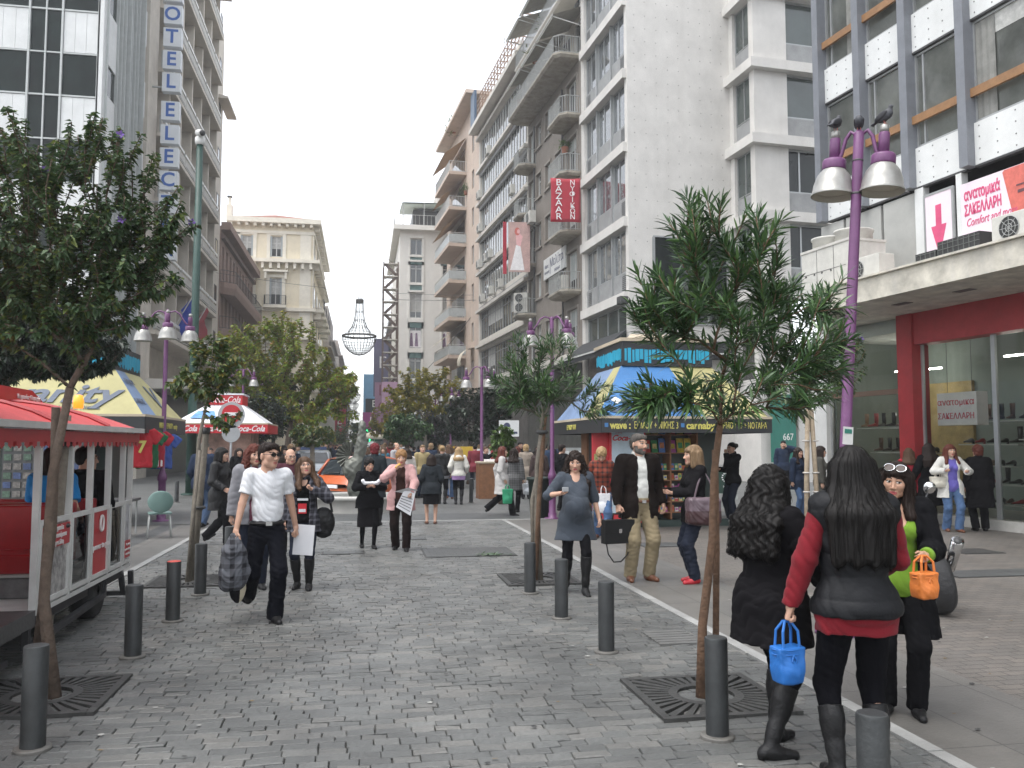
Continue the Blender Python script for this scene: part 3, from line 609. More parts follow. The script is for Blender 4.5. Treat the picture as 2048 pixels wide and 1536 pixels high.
# machines on the canopy
def chiller(x, label):
    r = root('rooftop_chiller', onA(x, -1.75, 5.1), label, 'air conditioner', rz=RA)
    mb = MB().use(ACM); mb.box(0, 1.9, 0, .95, .08, 1.1); mb.box(-.02, 1.92, -.02, .97, 1.1, 1.16); mb.box(0, 1.9, 0, .95, 0, .05); mb.build('casing', r)
    mb = MB().use(DKF); mb.box(.62, .63, -.006, 0, .1, 1.1); mb.box(1.28, 1.29, -.006, 0, .1, 1.1); mb.box(0, 1.9, -.005, 0, .55, .56)
    for x in (.15, .5, .8, 1.15): mb.box(x, x+.05, -.01, 0, .5, .54)
    mb.build('panel_seams', r)
    mb = MB().use(ACD)
    for i in range(5):
        for j in range(9): mb.box(-.008, 0, .1+i*.16, .21+i*.16, .15+j*.1, .215+j*.1)
    mb.build('intake_grid', r)
    for x in (.5, 1.4): r.scale = (.88, 1, .95); MB().use(ACM, True).lathe([(.42, 1.16), (.42, 1.38), (.45, 1.4), (.45, 1.44), (.4, 1.44), (.38, 1.2)], 24, (x, .48, 0)).build('fan_cowl', r)
    return r
chiller(1.55, 'large cream rooftop chiller with two round cowls at the far canopy end')
r = ac_unit(onA(3.75, -1.9, 5.13), RA, 'cream fan unit on the canopy beside the purple lamp pole', 1., .5, .4, group='air conditioners on the shop canopy')
def cond(x, w, h, label):
    r = root('condenser_unit', onA(x, -1.85, 5.13), label, 'air conditioner', 'air conditioners on the shop canopy', RA); bx('casing', ACD, r, 0, w, 0, .5, 0, h); mb = MB().use(M('coil_wire', (.13, .14, .13), .5))
    for i in range(int(w/.12)+1): mb.box(i*.12, i*.12+.008, -.012, 0, 0, h)
    for i in range(int(h/.1)+1): mb.box(0, w, -.012, 0, i*.1, i*.1+.008)
    mb.build('coil_guard', r)
cond(5.2, .5, .24, 'small black coil condenser on canopy left of the bigger black one'); cond(5.75, .95, .36, 'wide black coil condenser on canopy below the pink sign')
ac_unit(onA(7.5, -1.9, 5.13), RA, 'cream unit with dark grille on canopy at the photo edge', 1., .5, .4, group='air conditioners on the shop canopy')

# ---- B: board marked concrete block. local origin at its street corner
RB = math.atan2(-1, .08); PB = G(1262, 964); _db = Vector((math.cos(RB), math.sin(RB), 0)); _nb = Vector((-_db.y, _db.x, 0))
def onB(x, y, z): return PB+_db*x+_nb*y+Vector((0, 0, z))
conc = root('concrete_office_building', PB, 'pale board marked concrete block with ledges and grey window panels, behind the blue kiosk', 'building', rz=RB)
LB = 6.45; HB = 27.; fl = [8.2+3.5*k for k in range(6)]   # ledge undersides
holes = []
for z in fl:
    holes.append((-LB+.5, -.35, z+.45, z+3.5))
holes.append((-LB+.5, -.35, 4.9, 8.2)); holes.append((-LB+.5, -.35, .3, 4.2))
mb = MB().use(CONC); mb.wall(-LB, 0, 0, HB, holes, 0, .3)
# camera side: plain wall then return block
mb.quad((0, 0, 0), (0, 5.25, 0), (0, 5.25, HB), (0, 0, HB)); mb.quad((-LB, 12, 0), (-LB, 0, 0), (-LB, 0, HB), (-LB, 12, HB)); mb.quad((-LB, 0, HB), (0, 0, HB), (0, 12, HB), (-LB, 12, HB))
L2 = 2.2
h2 = [(.35, L2-.4, z+.45, z+3.5) for z in fl]
mb.mx = Matrix.Translation((0, 5.25, 0)); mb.wall(0, L2, 0, HB, h2+[(.35, L2-.4, 4.6, 8.2)], 0, .25)
mb.mx = Matrix.Translation((L2, 5.25, 0)) @ Matrix.Rotation(math.pi/2, 4, 'Z'); h3 = [(1.7, 7., z+.45, z+3.5) for z in fl]+[(1.7, 7, 4.6, 8.2), (.8, 1.9, .0, 3.), (2.6, 7., .2, 3.6)]; mb.wall(0, 8., 0, HB, h3, 0, .3)
mb.mx = None
wall_b = mb.build('wall', conc)
mb = MB().use(M('tie_hole', (.14, .13, .12), .9))       # formwork tie holes
for i in range(9):
    for k in range(26):
        if rnd.random() < .85: y = .35+i*.56+rnd.uniform(-.02, .02); z = 6.6+k*.62+(k//5)*.06; mb.box(0, .004, y-.018, y+.018, z-.018, z+.018)
mb.build('tie_holes', conc)
for z in fl:
    bx('ledge', CONC, conc, -LB+.25, -.1, -.2, .02, z, z+.45); MB().use(CONC).prism([(0, 4.95), (L2+.32, 4.95), (L2+.32, 13), (L2+.002, 13), (L2+.002, 5.24), (0, 5.24)], z, z+.45).build('ledge', conc)
bays = [(-LB+.5, -4.25), (-4.15, -2.25), (-2.15, -.35)]
for k, z in enumerate(fl):
    for i, (a, b) in enumerate(bays):
        win(conc, a, b, z+1.45, z+3.45, .2, GLS, ALU, v=(.4,), fw=.06)
        mb = MB().use(CONC2); mb.box(a, b, .1, .22, z+.45, z+1.45); mb.use(DKF)
        if i != 1:
            for q in range(9): mb.box(a+(.25 if i == 0 else 1.1), a+(.7 if i == 0 else 1.55), .09, .1, z+.55+q*.09, z+.59+q*.09)
        mb.build('vent_panel', conc)
    bx('mullion', ALU, conc, -4.25, -4.15, .02, .25, z+.45, z+3.5); bx('mullion', ALU, conc, -2.25, -2.15, .02, .25, z+.45, z+3.5)
    w = win(conc, .35, L2-.4, z+1.45, z+3.45, 5.45, GLG, ALU, v=(.5,)); bx('vent_panel', CONC2, conc, .35, L2-.4, 5.4, 5.5, z+.45, z+1.43)
    # camera-facing windows of the return block
    e = bpy.data.objects.new('window_bay', None); COL.objects.link(e); e.parent = conc; e.location = (L2, 5.25, 0); e.rotation_euler = (0, 0, math.pi/2)
    wb = MB().use(ALU); y = .22; wb.box(1.7, 7, y-.06, y, z+1.45, z+1.52); wb.box(1.7, 7, y-.06, y, z+3.4, z+3.5); wb.box(4.1, 4.18, y-.06, y, z+1.5, z+3.4); wb.box(1.7, 1.76, y-.06, y, z+1.5, z+3.4)
    if k < 2: wb.box(2.3, 2.38, y-.06, y, z+1.5, z+3.4)
    wb.use(GLG if k > 1 else GLD).quad((1.7, y-.02, z+1.5), (7, y-.02, z+1.5), (7, y-.02, z+3.4), (1.7, y-.02, z+3.4)); wb.use(CONC2).box(1.7, 7, .12, .26, z+.45, z+1.45); wb.use(DKF)
    for q in range(9): wb.box(3.6, 4., .11, .12, z+.55+q*.09, z+.59+q*.09)
    wb.build('window_unit', e)
win(conc, -LB+.5, -.35, 4.95, 8.15, .2, GLG, ALU, v=(.25, .5, .75), h=(.3,), fw=.07)
win(conc, -LB+.5, -.35, .3, 4.2, .2, GL, DKF, v=(.33, .66))
bx('posters', M('window_print', (.16, .14, .13), .6, .7, .9), conc, -LB+.55, -.4, .1, .13, 3.9, 6.2)
AWN = M('black_awning', (.022, .024, .026), .75, .25, 4)
mb = MB().use(AWN); mb.add([(-LB+.3, -.1, 6.9), (-.15, -.1, 6.9), (-.15, -1.3, 5.95), (-LB+.3, -1.3, 5.95), (-LB+.3, -.1, 6.82), (-.15, -.1, 6.82), (-.15, -1.3, 5.7), (-LB+.3, -1.3, 5.7)], [(0, 1, 2, 3)[::-1], (3, 2, 6, 7)[::-1], (4, 5, 6, 7), (0, 3, 7, 4)[::-1], (1, 5, 6, 2)[::-1]]); mb.use(WHITEF); mb.box(-LB+.3, -3.3, -1.34, -1.28, 5.93, 6.); mb.box(-3.2, -.15, -1.34, -1.28, 5.93, 6.)
mb.build('awning', conc)
mb = MB().use(AWN); mb.box(.02, .9, .8, 4.9, 5.6, 6.35); mb.use(WHITEF).box(.9, .95, .8, 4.9, 5.75, 5.82); mb.build('side_awning', conc)
e = root('big_window_bay', onB(.02, 1.2, 7.2), 'large dark side window in the concrete block behind the oleander', 'window', rz=RB+math.pi/2); win(e, 0, 3.8, 0, 4.1, .02, GLD, ALU, v=(.0, .72), fw=.08)
e['category'] = 'window'; e.parent = conc; e.location = (.02, 1.2, 7.2); e.rotation_euler = (0, 0, math.pi/2); del e['category']; del e['label']; e.name = 'side_window'
GRD = M('green_hoarding', (.02, .16, .12), .6, .1, 2)
s = root('phone_banner', onB(L2+.2, 5.6, .9), 'tall green banner with white digits on the concrete wall behind the oleander trunk', 'banner', rz=RB+math.pi/2); bx('banner_cloth', GRD, s, 0, 1.25, -.04, 0, 0, 3.); text('667', .42, M('white_letter', (.75, .75, .72), .5), s, (.85, -.045, 1.1), sx=.85)
for k, y in enumerate((.12, .62)):
    r = root('flood_lamp', onB(.12, y, 5.95), 'white tube floodlight on the concrete corner, %s one' % ('street side' if k == 0 else 'inner'), 'floodlight', rz=RB); MB().use(WHITEF, True).tube([(0, -.1, 0), (.5, -.35, -.05)], [.09, .13], 10).build('lamp_tube', r); bx('bracket', RAIL, r, -.1, .05, -.1, .1, -.05, .05)
r = root('spot_lamp', onB(.05, -.1, 8.), 'small black spotlight at the concrete corner under the first ledge', 'floodlight', rz=RB); bevel(bx('lamp_head', DKF, r, -.1, .35, -.5, -.1, 0, .35), .03); bx('bracket', RAIL, r, -.05, .05, -.15, .1, -.1, .02)

# ---- C: taupe apartment block with balconies, beyond B
LC = 10.6
apt = root('taupe_apartment_building', onB(-LB, 0, 0), 'taupe stucco apartment block with chamfered balconies and red bazaar banner', 'building', rz=RB)
sl = [9.9, 13.1, 16.3, 19.5]; ho = []; wn = []
for z in [6.7]+sl:
    for a, b, dr in ((-10.3, -9.2, 1), (-8.6, -7.5, 0), (-6.6, -5.5, 0), (-4.6, -3.4, 0), (-2.4, -.7, 1)):
        q = (a, b, z+(.05 if dr else .85), z+2.35); ho.append(q); wn.append((*q, dr))
shell('wall', apt, STUC, LC, 12, 23., ho, .22, x0=-LC)
TRIM = M('taupe_trim', (.26, .235, .205), .85, .1, 2)
for a, b, c, d, dr in wn:
    win(apt, a, b, c, d, .2, GLS if rnd.random() < .5 else GL, WHITEF, v=(.5,), h=(.72,) if not dr else (), fw=.07, fill=(BLIND if rnd.random() < .5 else CURT, rnd.uniform(.25, .9)) if rnd.random() < .6 else None)
    mb = MB().use(TRIM); mb.box(a-.12, b+.12, -.07, .02, d, d+.12); mb.box(a-.12, a, -.05, .02, c-.1, d); mb.box(b, b+.12, -.05, .02, c-.1, d)
    if not dr: mb.box(a-.16, b+.16, -.1, .02, c-.12, c)
    mb.build('window_surround', apt)
for z in sl:
    balcony(apt, -10.7, -8.7, z); balcony(apt, -3., -.1, z)
balcony(apt, -LC, -.1, 22.8, 1.45)
mb = MB().use(DKF); mb.tube([(-3.1, -.08, 5), (-3.1, -.08, 22)], .05, 6); mb.tube([(-8.9, -.08, 5), (-8.9, -.08, 22)], .05, 6); mb.build('drainpipe', apt)
# set back attic storeys with striped awnings
shell('attic', apt, GREYC, LC, 9, 26.2, [(-9.8+2.5*i, -8+2.5*i, 23.2, 25.4) for i in range(4)], .2, x0=-LC, z0=22.8).location = (0, .4, 0)
for i in range(4): win(apt, -9.8+2.5*i, -8+2.5*i, 23.2, 25.4, .55, GLS, WHITEF, v=(.5,))
balcony(apt, -LC, -.1, 26.2, 1.0, GREYC); shell('penthouse', apt, GREYC, LC, 8, 29.2, [(-9.8+2.5*i, -8+2.5*i, 26.6, 28.8) for i in range(4)], .2, x0=-LC, z0=26.2).location = (0, 1.2, 0)
for i in range(4): win(apt, -9.8+2.5*i, -8+2.5*i, 26.6, 28.8, 1.35, GLS, WHITEF, v=(.5,))
STRP = M('awning_cloth', (.3, .29, .25), .85, .15, 3)
for z, d in ((25.7, 1.5), (28.9, 1.6)):
    for x in (-10.2, -6.8, -3.4):
        mb = MB().use(STRP); a, b = x, x+3.1; mb.add([(a, .45, z), (b, .45, z), (b, -d, z-.8), (a, -d, z-.8), (b, -d, z-1.), (a, -d, z-1.)], [(0, 3, 2, 1), (3, 5, 4, 2)]); mb.use(WHITEF).bar((a, -d, z-.82), (b, -d, z-.82), .06); mb.bar((a+.1, .4, z-1.2), (a+.1, -d, z-.85), .04); mb.bar((b-.1, .4, z-1.2), (b-.1, -d, z-.85), .04); mb.build('awning', apt)
mb = MB().use(M('roof_tin', (.12, .13, .14), .5)); mb.add([(-8, 0, 29.3), (-.1, 0, 29.3), (-.1, 4, 31.5), (-8, 4, 31.5)], [(0, 1, 2, 3)]); mb.build('roof_sheet', apt)
# ground floor of C and D
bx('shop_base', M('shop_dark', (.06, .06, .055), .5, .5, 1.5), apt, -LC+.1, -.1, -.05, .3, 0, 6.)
bx('shop_cornice', GREYC, apt, -LC, 0, -.9, .2, 6., 6.4)
RED = M('banner_red', (.36, .012, .03), .75, .12, 2, sheen=.3); WL = M('banner_white', (.78, .76, .76), .7)
s = root('bazaar_banner', onB(-LB-1.2, -1.16, 14.7), 'big red cloth banner with white BAZAAR lettering hanging below a balcony', 'banner', rz=R(-6))
s.location = at(1131, 400, 42.3); s.scale = (.72,)*3
mb = MB().use(RED); nx_, nz_ = 10, 10; vs = []
for j in range(nz_+1):
    for i in range(nx_+1): u = i/nx_; v = j/nz_; vs.append((-1.1+2.2*u+.05*math.sin(v*3)*(1-u), .04*math.sin(u*7+v*2)*(.3+.7*(1-v)), -1.62+3.24*v-.06*math.sin(u*math.pi)*(v > .9)))
mb.smooth = True; mb.add(vs, [(j*(nx_+1)+i, j*(nx_+1)+i+1, (j+1)*(nx_+1)+i+1, (j+1)*(nx_+1)+i) for j in range(nz_) for i in range(nx_)]); ob = mb.build('cloth', s); sf = ob.modifiers.new('solid', 'SOLIDIFY'); sf.thickness = .012
for i, ch in enumerate('BAZAAR'): text(ch, .66, WL, s, (-.5, -.08, 1.25-.5*i), sx=1.15, ext=.01)
for i, ch in enumerate('ΝΥΦΙΚΩΝ'): text(ch, .5, WL, s, (.5, -.08, 1.25-.42*i), sx=1.1, ext=.01)
s = root('shop_board', onB(-LB-4.6, -.12, 12.2), 'white board sign with dark Greek lettering between balconies on taupe wall', 'sign', rz=RB); bx('sign_board', WP, s, -2.1, 2.1, 0, .08, -.62, .62); NAVY = M('navy_letter', (.05, .06, .12), .5); text('Μελίτα', .75, NAVY, s, (.45, -.004, .15)); text('φόρεμα', .28, NAVY, s, (.6, -.004, -.38)); text('Νίκος', .3, NAVY, s, (-1.45, -.004, .1)); text('Βιτσαράς', .22, NAVY, s, (-1.4, -.004, -.25)); text('|', .9, NAVY, s, (-.75, -.004, 0))
s = root('bridal_poster', at(1036, 490, 51.5), 'pink poster of a woman in white dress with red edge, hung between two balconies', 'poster', rz=R(-4))
PKM = M('poster_pink', (.5, .33, .3), .6, .2, 2)
mb = MB().use(RED).box(-.95, -.72, -.02, .02, -1.85, 1.45); mb.build('red_edge', s)
mb = MB().use(PKM).box(-.6, .75, -.02, .02, -1.7, 1.45); mb.use(SKINP).add([(-.1, -.03, 0.), (.15, -.03, -.1), (.3, -.03, .55), (.1, -.03, .75), (-.15, -.03, .7)], [(0, 1, 2, 3, 4)]); mb.use(PRED).add([(-.05+.17*math.cos(a), -.035, .85+.26*math.sin(a)) for a in [k*.6283 for k in range(10)]], [tuple(range(10))]); mb.use(SKINP).add([(.03+.1*math.cos(a), -.04, .85+.14*math.sin(a)) for a in [k*.6283 for k in range(10)]], [tuple(range(10))]); mb.use(WL).add([(-.12, -.03, 0), (.16, -.03, -.1), (.4, -.03, -1.6), (-.5, -.03, -1.6)], [(0, 3, 2, 1)]); mb.build('print', s)

# ---- D: ribbon window block
LD = 15.2; rD = onB(-LB-LC, 0, 0)
rib = root('ribbon_window_building', rD, 'white office block with long ribbons of reflecting windows and roof pergola', 'building', rz=RB)
zs = [9.6, 12.7, 15.6, 18.5, 21.3, 24.1]
shell('wall', rib, GREYC, LD, 12, 27.4, [(-LD+.5, -.3, z+.5, z+2.75) for z in zs]+[(-LD+.5, -.3, 6.7, 9.2)], .25, x0=-LD)
for k, z in enumerate([6.7]+zs):
    old = k < 2
    for i in range(6):
        a = -LD+.5+(LD-.8)*i/6; b = a+(LD-.8)/6
        win(rib, a, b, z+.5 if k else 6.75, z+2.75 if k else 9.2, .2, GL if old else GLS, CONC2 if old else WHITEF, v=(.33, .66), h=(.78,) if old else (), fw=.06, fill=(CURT, .6) if old and rnd.random() < .5 else None)
    bx('sill_band', CONC2 if not old else GREYC, rib, -LD+.4, -.2, -.06, .1, z-.35, z+.12); bx('ledge', GREYC, rib, -LD, 0, -.3, .02, z-.1+(2.86), z+2.98)
bx('cornice', GREYC, rib, -LD, 0, -.9, .3, 27.4, 27.75); bx('roof_rail', GREYC, rib, -LD, 0, -.5, -.4, 28.2, 28.5)
mb = MB().use(M('pergola_wood', (.26, .17, .12), .7, .2, 4))
for i in range(15): mb.bar((-LD+i*1.05, -.2, 28), (-LD+i*1.05, -.2, 30.6), .07); mb.bar((-LD+i*1.05, -.2, 30.6), (-LD+i*1.05, 3.5, 30.6), .07)
for z in (28.5, 28.9, 29.3, 29.7, 30.1, 30.55): mb.bar((-LD, -.2, z), (-.2, -.2, z), .05)
mb.build('pergola', rib)
bx('roof_panel', M('blue_panel', (.05, .09, .15), .5), rib, -LD-.2, -LD+1.3, -.7, -.5, 28., 30.8); bx('roof_hut', GREYC, rib, -LD+1, -LD+4, 2, 6, 27.4, 30)
mb = MB().use(RAIL)
for x, h in ((-LD+.6, 36), (-LD+3, 34.2), (-LD-.6, 33), (-LD-2.4, 31)): mb.tube([(x, 2, 28), (x, 2, h)], .03, 5); mb.box(x-.2, x+.2, 1.97, 2.03, h-.3, h-.26); mb.box(x-.2, x+.2, 1.97, 2.03, h-.6, h-.56)
mb.build('antennas', rib)
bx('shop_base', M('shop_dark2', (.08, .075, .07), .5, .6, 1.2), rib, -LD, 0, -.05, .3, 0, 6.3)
_g = 'air conditioner units on the ribbon window facade'
for k, (x, z) in enumerate(((-13.6, 15.9), (-11.2, 15.9), (-9.8, 15.9), (-13.4, 18.8), (-13.6, 21.6), (-10.4, 24.2), (-12.4, 12.9), (-9.4, 13.), (-6.5, 13.), (-3., 18.9))):
    c = onB(-LB-LC+x, -.5, z); ac_unit(c, RB, 'small air conditioner on bracket on the ribbon window facade', group=_g)
for k, (x, z) in enumerate(((-9., 15.4), (-8., 15.4), (-1.6, 10.1))):
    ac_unit(onB(-LB+x, -.75, z), RB, ['far one of two condensers bracketed on the taupe wall', 'near one of two condensers bracketed on the taupe wall', 'grey condenser on lowest balcony of taupe block'][k], .95, .75, .4, group='condensers on the taupe wall')
ac_unit(onB(-LB-9.2, -.9, 10.), RB+.9, 'tall condenser with two fans on lowest balcony of taupe block', .95, 1.25, .4, 2)
# plants on balconies
# ---- E: peach block with deep balconies
LE = 15.; rE = onB(-LB-LC-LD, 0, 0)
pea = root('peach_apartment_building', rE, 'narrow peach apartment block with stacked deep balconies', 'building', rz=RB)
zs = [6.3, 9.5, 12.85, 16.2, 19.5, 22.8, 26.0]
shell('wall', pea, PEACH, LE, 12, 31., [(-2.9, -2., z+.9, z+2.5) for z in zs], .2, x0=-LE)
for z in zs:
    win(pea, -2.9, -2., z+.9, z+2.5, .18, GL, WHITEF, v=(.5,)); b = balcony(pea, -13, -5.2, z, 1.6, PEACH, WHITEF, .28, 0, panel=M('rail_glass', (.4, .43, .43), .3) if z < 20 else None)
    bx('balcony_door', GL, pea, -12, -6, -.02, .1, z+.1, z+2.4)
bx('roof_slab', PEACH, pea, -LE, .2, -1.2, 3, 31., 31.3)
AW2 = M('cream_awning', (.55, .5, .4), .8, .1, 3); AW3 = M('orange_awning', (.36, .26, .17), .8, .1, 3)
for z, m, x0, x1 in ((12.2, AW2, -12.6, -9.2), (12.2, AW2, -8.9, -5.5), (22.2, AW3, -12, -5.5), (28.9, AW3, -12.4, -5.4), (25.4, AW3, -12, -7)):
    MB().use(m).add([(x0, -.05, z+.3), (x1, -.05, z+.3), (x1, -2., z-1.3), (x0, -2., z-1.3)], [(0, 3, 2, 1), (0, 1, 2, 3)]).build('awning', pea)
mb = MB().use(AW2, True)
for i in range(7): a = i*math.pi/12; b = (i+1)*math.pi/12; mb.quad((-3.2, -1.2*math.sin(a), 8.6+1.2*math.cos(a)-1.2*0), (-1.6, -1.2*math.sin(a), 8.6+1.2*math.cos(a)), (-1.6, -1.2*math.sin(b), 8.6+1.2*math.cos(b)), (-3.2, -1.2*math.sin(b), 8.6+1.2*math.cos(b)))
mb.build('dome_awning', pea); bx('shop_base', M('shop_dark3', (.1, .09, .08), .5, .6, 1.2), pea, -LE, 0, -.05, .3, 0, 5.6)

GREYF = M('corner_render', (.74, .72, .67), .85, .06, .8, .12, 40, streak=.1)  # lightened wall tone; distance haze is put into this colour
# ---- F: grey cream block facing the camera across the narrow street
gry = root('grey_corner_building', (3.6, 88, 0), 'pale grey corner block with teal panels under windows and glazed roof terrace', 'building')
TEAL = M('teal_panel', (.13, .22, .21), .7, .1, 2)
wz = [(21.4, 23.1), (18.45, 20.6), (14.75, 17.4), (11.6, 14.25), (8.4, 11.1), (5., 7.8)]
shell('wall', gry, GREYF, 9., 24, 24.2, [(x, x+1.25, a, b) for a, b in wz for x in (1.05, 4.45)], .25)
for k, (a, b) in enumerate(wz):
    for x in (1.05, 4.45):
        win(gry, x, x+1.25, a, b, .2, GL, WHITEF, v=(.5,), h=(.7,) if k else (), fw=.08, fill=(CURT, .75) if k == 2 else None)
        mb = MB().use(TEAL).box(x, x+1.25, -.02, .03, a-1., a-.25); mb.use(GREYF).box(x-.18, x-.0, -.12, .03, a-1.1, b+.2); mb.box(x+1.25, x+1.43, -.12, .03, a-1.1, b+.2); mb.box(x-.18, x+1.43, -.16, .03, b+.05, b+.25); mb.box(x-.18, x+1.43, -.16, .03, a-.25, a-.05); mb.build('window_surround', gry)
    if k == 3:
        for j, x in enumerate((1.05, 4.45)):
            mb = MB().use(WL).box(x+.08, x+1.17, .1, .13, a+.1, b-.8); mb.use(M('dress_print', (.2, .2, .1) if j else (.2, .13, .2), .6, .5, 4))
            for q in (.2, .72): mb.add([(x+q-.08, .09, b-1.05), (x+q+.1, .09, b-1.05), (x+q+.2, .09, a+.2), (x+q-.16, .09, a+.2)], [(0, 3, 2, 1)])
            mb.build('window_poster', gry); text('ΓΟΥΝΕΣ', .36, REDL, gry, (x+.62, .1, b-.35), sx=.8)
bx('cornice', GREYF, gry, -.7, 9, -.8, .0, 23.9, 24.35); bx('cornice_side', GREYF, gry, -.7, 0, .0, 24, 23.9, 24.35)
railing(gry, [(-.55, 20), (-.55, -.65), (9, -.65)], 24.35, 1.1, .4, WHITEF)
mb = MB().use(M('pale_tent', (.55, .62, .56), .6)); mb.add([(.2, .2, 27), (9, .2, 27.2), (9, 8, 28.3), (.2, 8, 28)], [(0, 1, 2, 3)]); mb.add([(.2, .2, 26.85), (9, .2, 27.05), (9, 8, 28.1), (.2, 8, 27.8)], [(3, 2, 1, 0)]); mb.use(DKF).box(1.5, 9, 3, 9, 24.3, 27); mb.use(RAIL)
for x in (.3, 2.5, 5, 7.5): mb.bar((x, .3, 24.3), (x, .3, 27), .1)
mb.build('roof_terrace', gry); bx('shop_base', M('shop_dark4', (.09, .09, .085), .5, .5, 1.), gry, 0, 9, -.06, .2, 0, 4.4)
ac_unit((9.5, 87.5, 11.), 0, 'white air conditioner on the pale grey corner block', 1.2, .9, .5)
# zigzag fire escape on its street side
fe = root('fire_escape', (2.6, 90, 0), 'rusty zigzag fire escape on side of the grey corner block', 'fire escape'); RUST = M('rust_steel', (.12, .085, .07), .7, .3, 3)
mb = MB().use(RUST)
for x in (-.6, .9):
    for y in (0, 3.2): mb.bar((x, y, 5), (x, y, 21), .14)
mb.build('posts', fe)
for k in range(11):
    z = 6+k*1.35; mb = MB().use(RUST); a, b = (-.5, .8) if k % 2 else (.8, -.5); mb.bar((a, .1, z), (b, .1, z+1.3), .1, .3); mb.use(GREYC).box(-.6, .9, -.1, 1.2, z+1.25, z+1.33); mb.use(RUST).bar((a, -.05, z+.9), (b, -.05, z+2.1), .05); mb.build('stair_flight', fe)
bx('sign_panel', M('mauve_sign', (.4, .25, .36), .6, .2, 1), fe, -.7, .95, -.2, -.1, 5.2, 8.2)

# ---- left side: office block, hotel, brown block, cream block
off = root('glass_office_building', (-11, 37., 0), 'white panel and dark glass office block above the hibiscus crown', 'building')
ST = M('steel_mullion', (.42, .44, .43), .45, .1, 4); DGL = glass('dark_tinted_glass', (.008, .014, .012), .05, 1.22, .6)
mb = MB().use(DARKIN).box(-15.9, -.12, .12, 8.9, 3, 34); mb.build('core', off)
cols = [(-1.5, -.08, 1)]; x = -1.5
for i in range(9): w = 1.27 if i % 2 == 0 else 1.55; cols.append((x-w, x, i % 2)); x -= w
for a, b, big in cols:
    mb = MB().use(ST); mb.box(b-.04, b+.04, -.1, .1, 4, 34)
    if not big: c = (a+b)/2; mb.box(c-.03, c+.03, -.07, .1, 4, 34)
    mb.build('mullion', off)
    for k in range(8):
        z = 3.3+3.66*k
        p = MB().use(DGL).quad((a+.04, .02, z+1.85), (b-.04, .02, z+1.85), (b-.04, .02, z+3.62), (a+.04, .02, z+3.62)); p.use(ST).box(a, b, -.06, .1, z+1.78, z+1.85); p.box(a, b, -.06, .1, z+3.6, z+3.66)
        if not big: p.use(DGL).quad((a+.04, .02, z), (b-.04, .02, z), (b-.04, .02, z+1.78), (a+.04, .02, z+1.78))
        else:
            p.use(WP)
            for i in range(3): p.box(a+.05+(b-a-.1)*i/3+.005, a+.05+(b-a-.1)*(i+1)/3-.005, -.03, .1, z+.03, z+1.76)
        p.build('window_bay', off)
e = bpy.data.objects.new('side_facade', None); COL.objects.link(e); e.parent = off; e.rotation_euler = (0, 0, math.pi/2)
mb = MB().use(WP).box(-.1, .35, -.12, .1, 3, 34); mb.build('corner_panel', e)
sx_ = [.35, 2., 3.4, 4.2, 5.8, 7.]
for i, (a, b) in enumerate(zip(sx_, sx_[1:])):
    if i in (1, 3):
        mb = MB().use(ST); [mb.box(a+t-.03, a+t+.03, -.14-.06*q, .1, 3, 34) for q, t in enumerate((.05, .4, .75, b-a-.05))]; mb.use(DGL).quad((a, .0, 3), (b, .0, 3), (b, .0, 34), (a, .0, 34))
    else:
        mb = MB().use(DGL).quad((a, .0, 3), (b, .0, 3), (b, .0, 34), (a, .0, 34)); mb.use(WP)
        for k in range(8): z = 3.3+3.66*k+(1.83 if i == 2 else 0); mb.box(a+.02, b-.02, -.06, .1, z, z+(2.3 if i == 0 else 1.8))
        mb.use(ST).box(a-.05, a+.05, -.2, .1, 3, 34)
    mb.build('side_bay', e)
bx('side_wall', WP, off, -15, -.2, 7.2, 9, 0, 34)

hot = root('hotel_building', (-11, 44.3, 0), 'beige stone hotel with balcony strips and fins behind the letter sign', 'building', rz=math.pi/2)
# local x = +Y along street, local -y faces the street
HH = 33.5; LH = 23.
mb = MB().use(BEIGE).box(-.1, 1.8, -.15, 1.3, 0, HH); mb.box(20., LH, -.0, 1.3, 0, HH); mb.box(-.1, LH, 1.31, 12, 0, HH); mb.build('wall', hot)
PAN = M('balcony_panel', (.43, .42, .39), .7, .1, 2); WR = M('white_rail', (.7, .7, .68), .5, .05)
fz = [7.6+3.48*k for k in range(8)]
for k, z in enumerate(fz):
    mb = MB().use(BEIGE); mb.box(1.8, 20, -.42, 1.31, z-.22, z); s_ = mb.build('floor_slab', hot)
    for i in range(6):
        a = 1.8+18.2/6*i; b = a+18.2/6
        bx('fin', BEIGE, hot, b-.12, b+.12, -.12, 1.31, z, z+3.26)
        win(hot, a+.3, b-.6, z+.1, z+2.75, 1.3, GL, WHITEF, v=(.5,), fw=.07, fill=(CURT, rnd.uniform(.3, 1)) if rnd.random() < .6 else None)
        mb = MB().use(PAN); mb.box(a+.04, b-.04, -.4, -.3, z+.1, z+.62); mb.use(DKF).box(a+.3, b-.3, -.405, -.4, z+.17, z+.22); mb.use(WR).box(a+.15, b-.2, -.4, -.33, z+.8, z+.95); mb.use(RAIL).box(a-.03, a+.03, -.37, -.3, z, z+.9); mb.build('balcony_panel', hot)
    for q in (0,): win(hot, 21.1, 22., z+.9, z+2.5, -.0, GL, DKF, fw=.06, fd=.03)
bx('roof_slab', BEIGE, hot, 1.6, 20.4, -.9, 3, 35.0, 35.3); bx('top_wall', BEIGE, hot, 1.8, 20, .6, 1.3, 33.4, 35.)
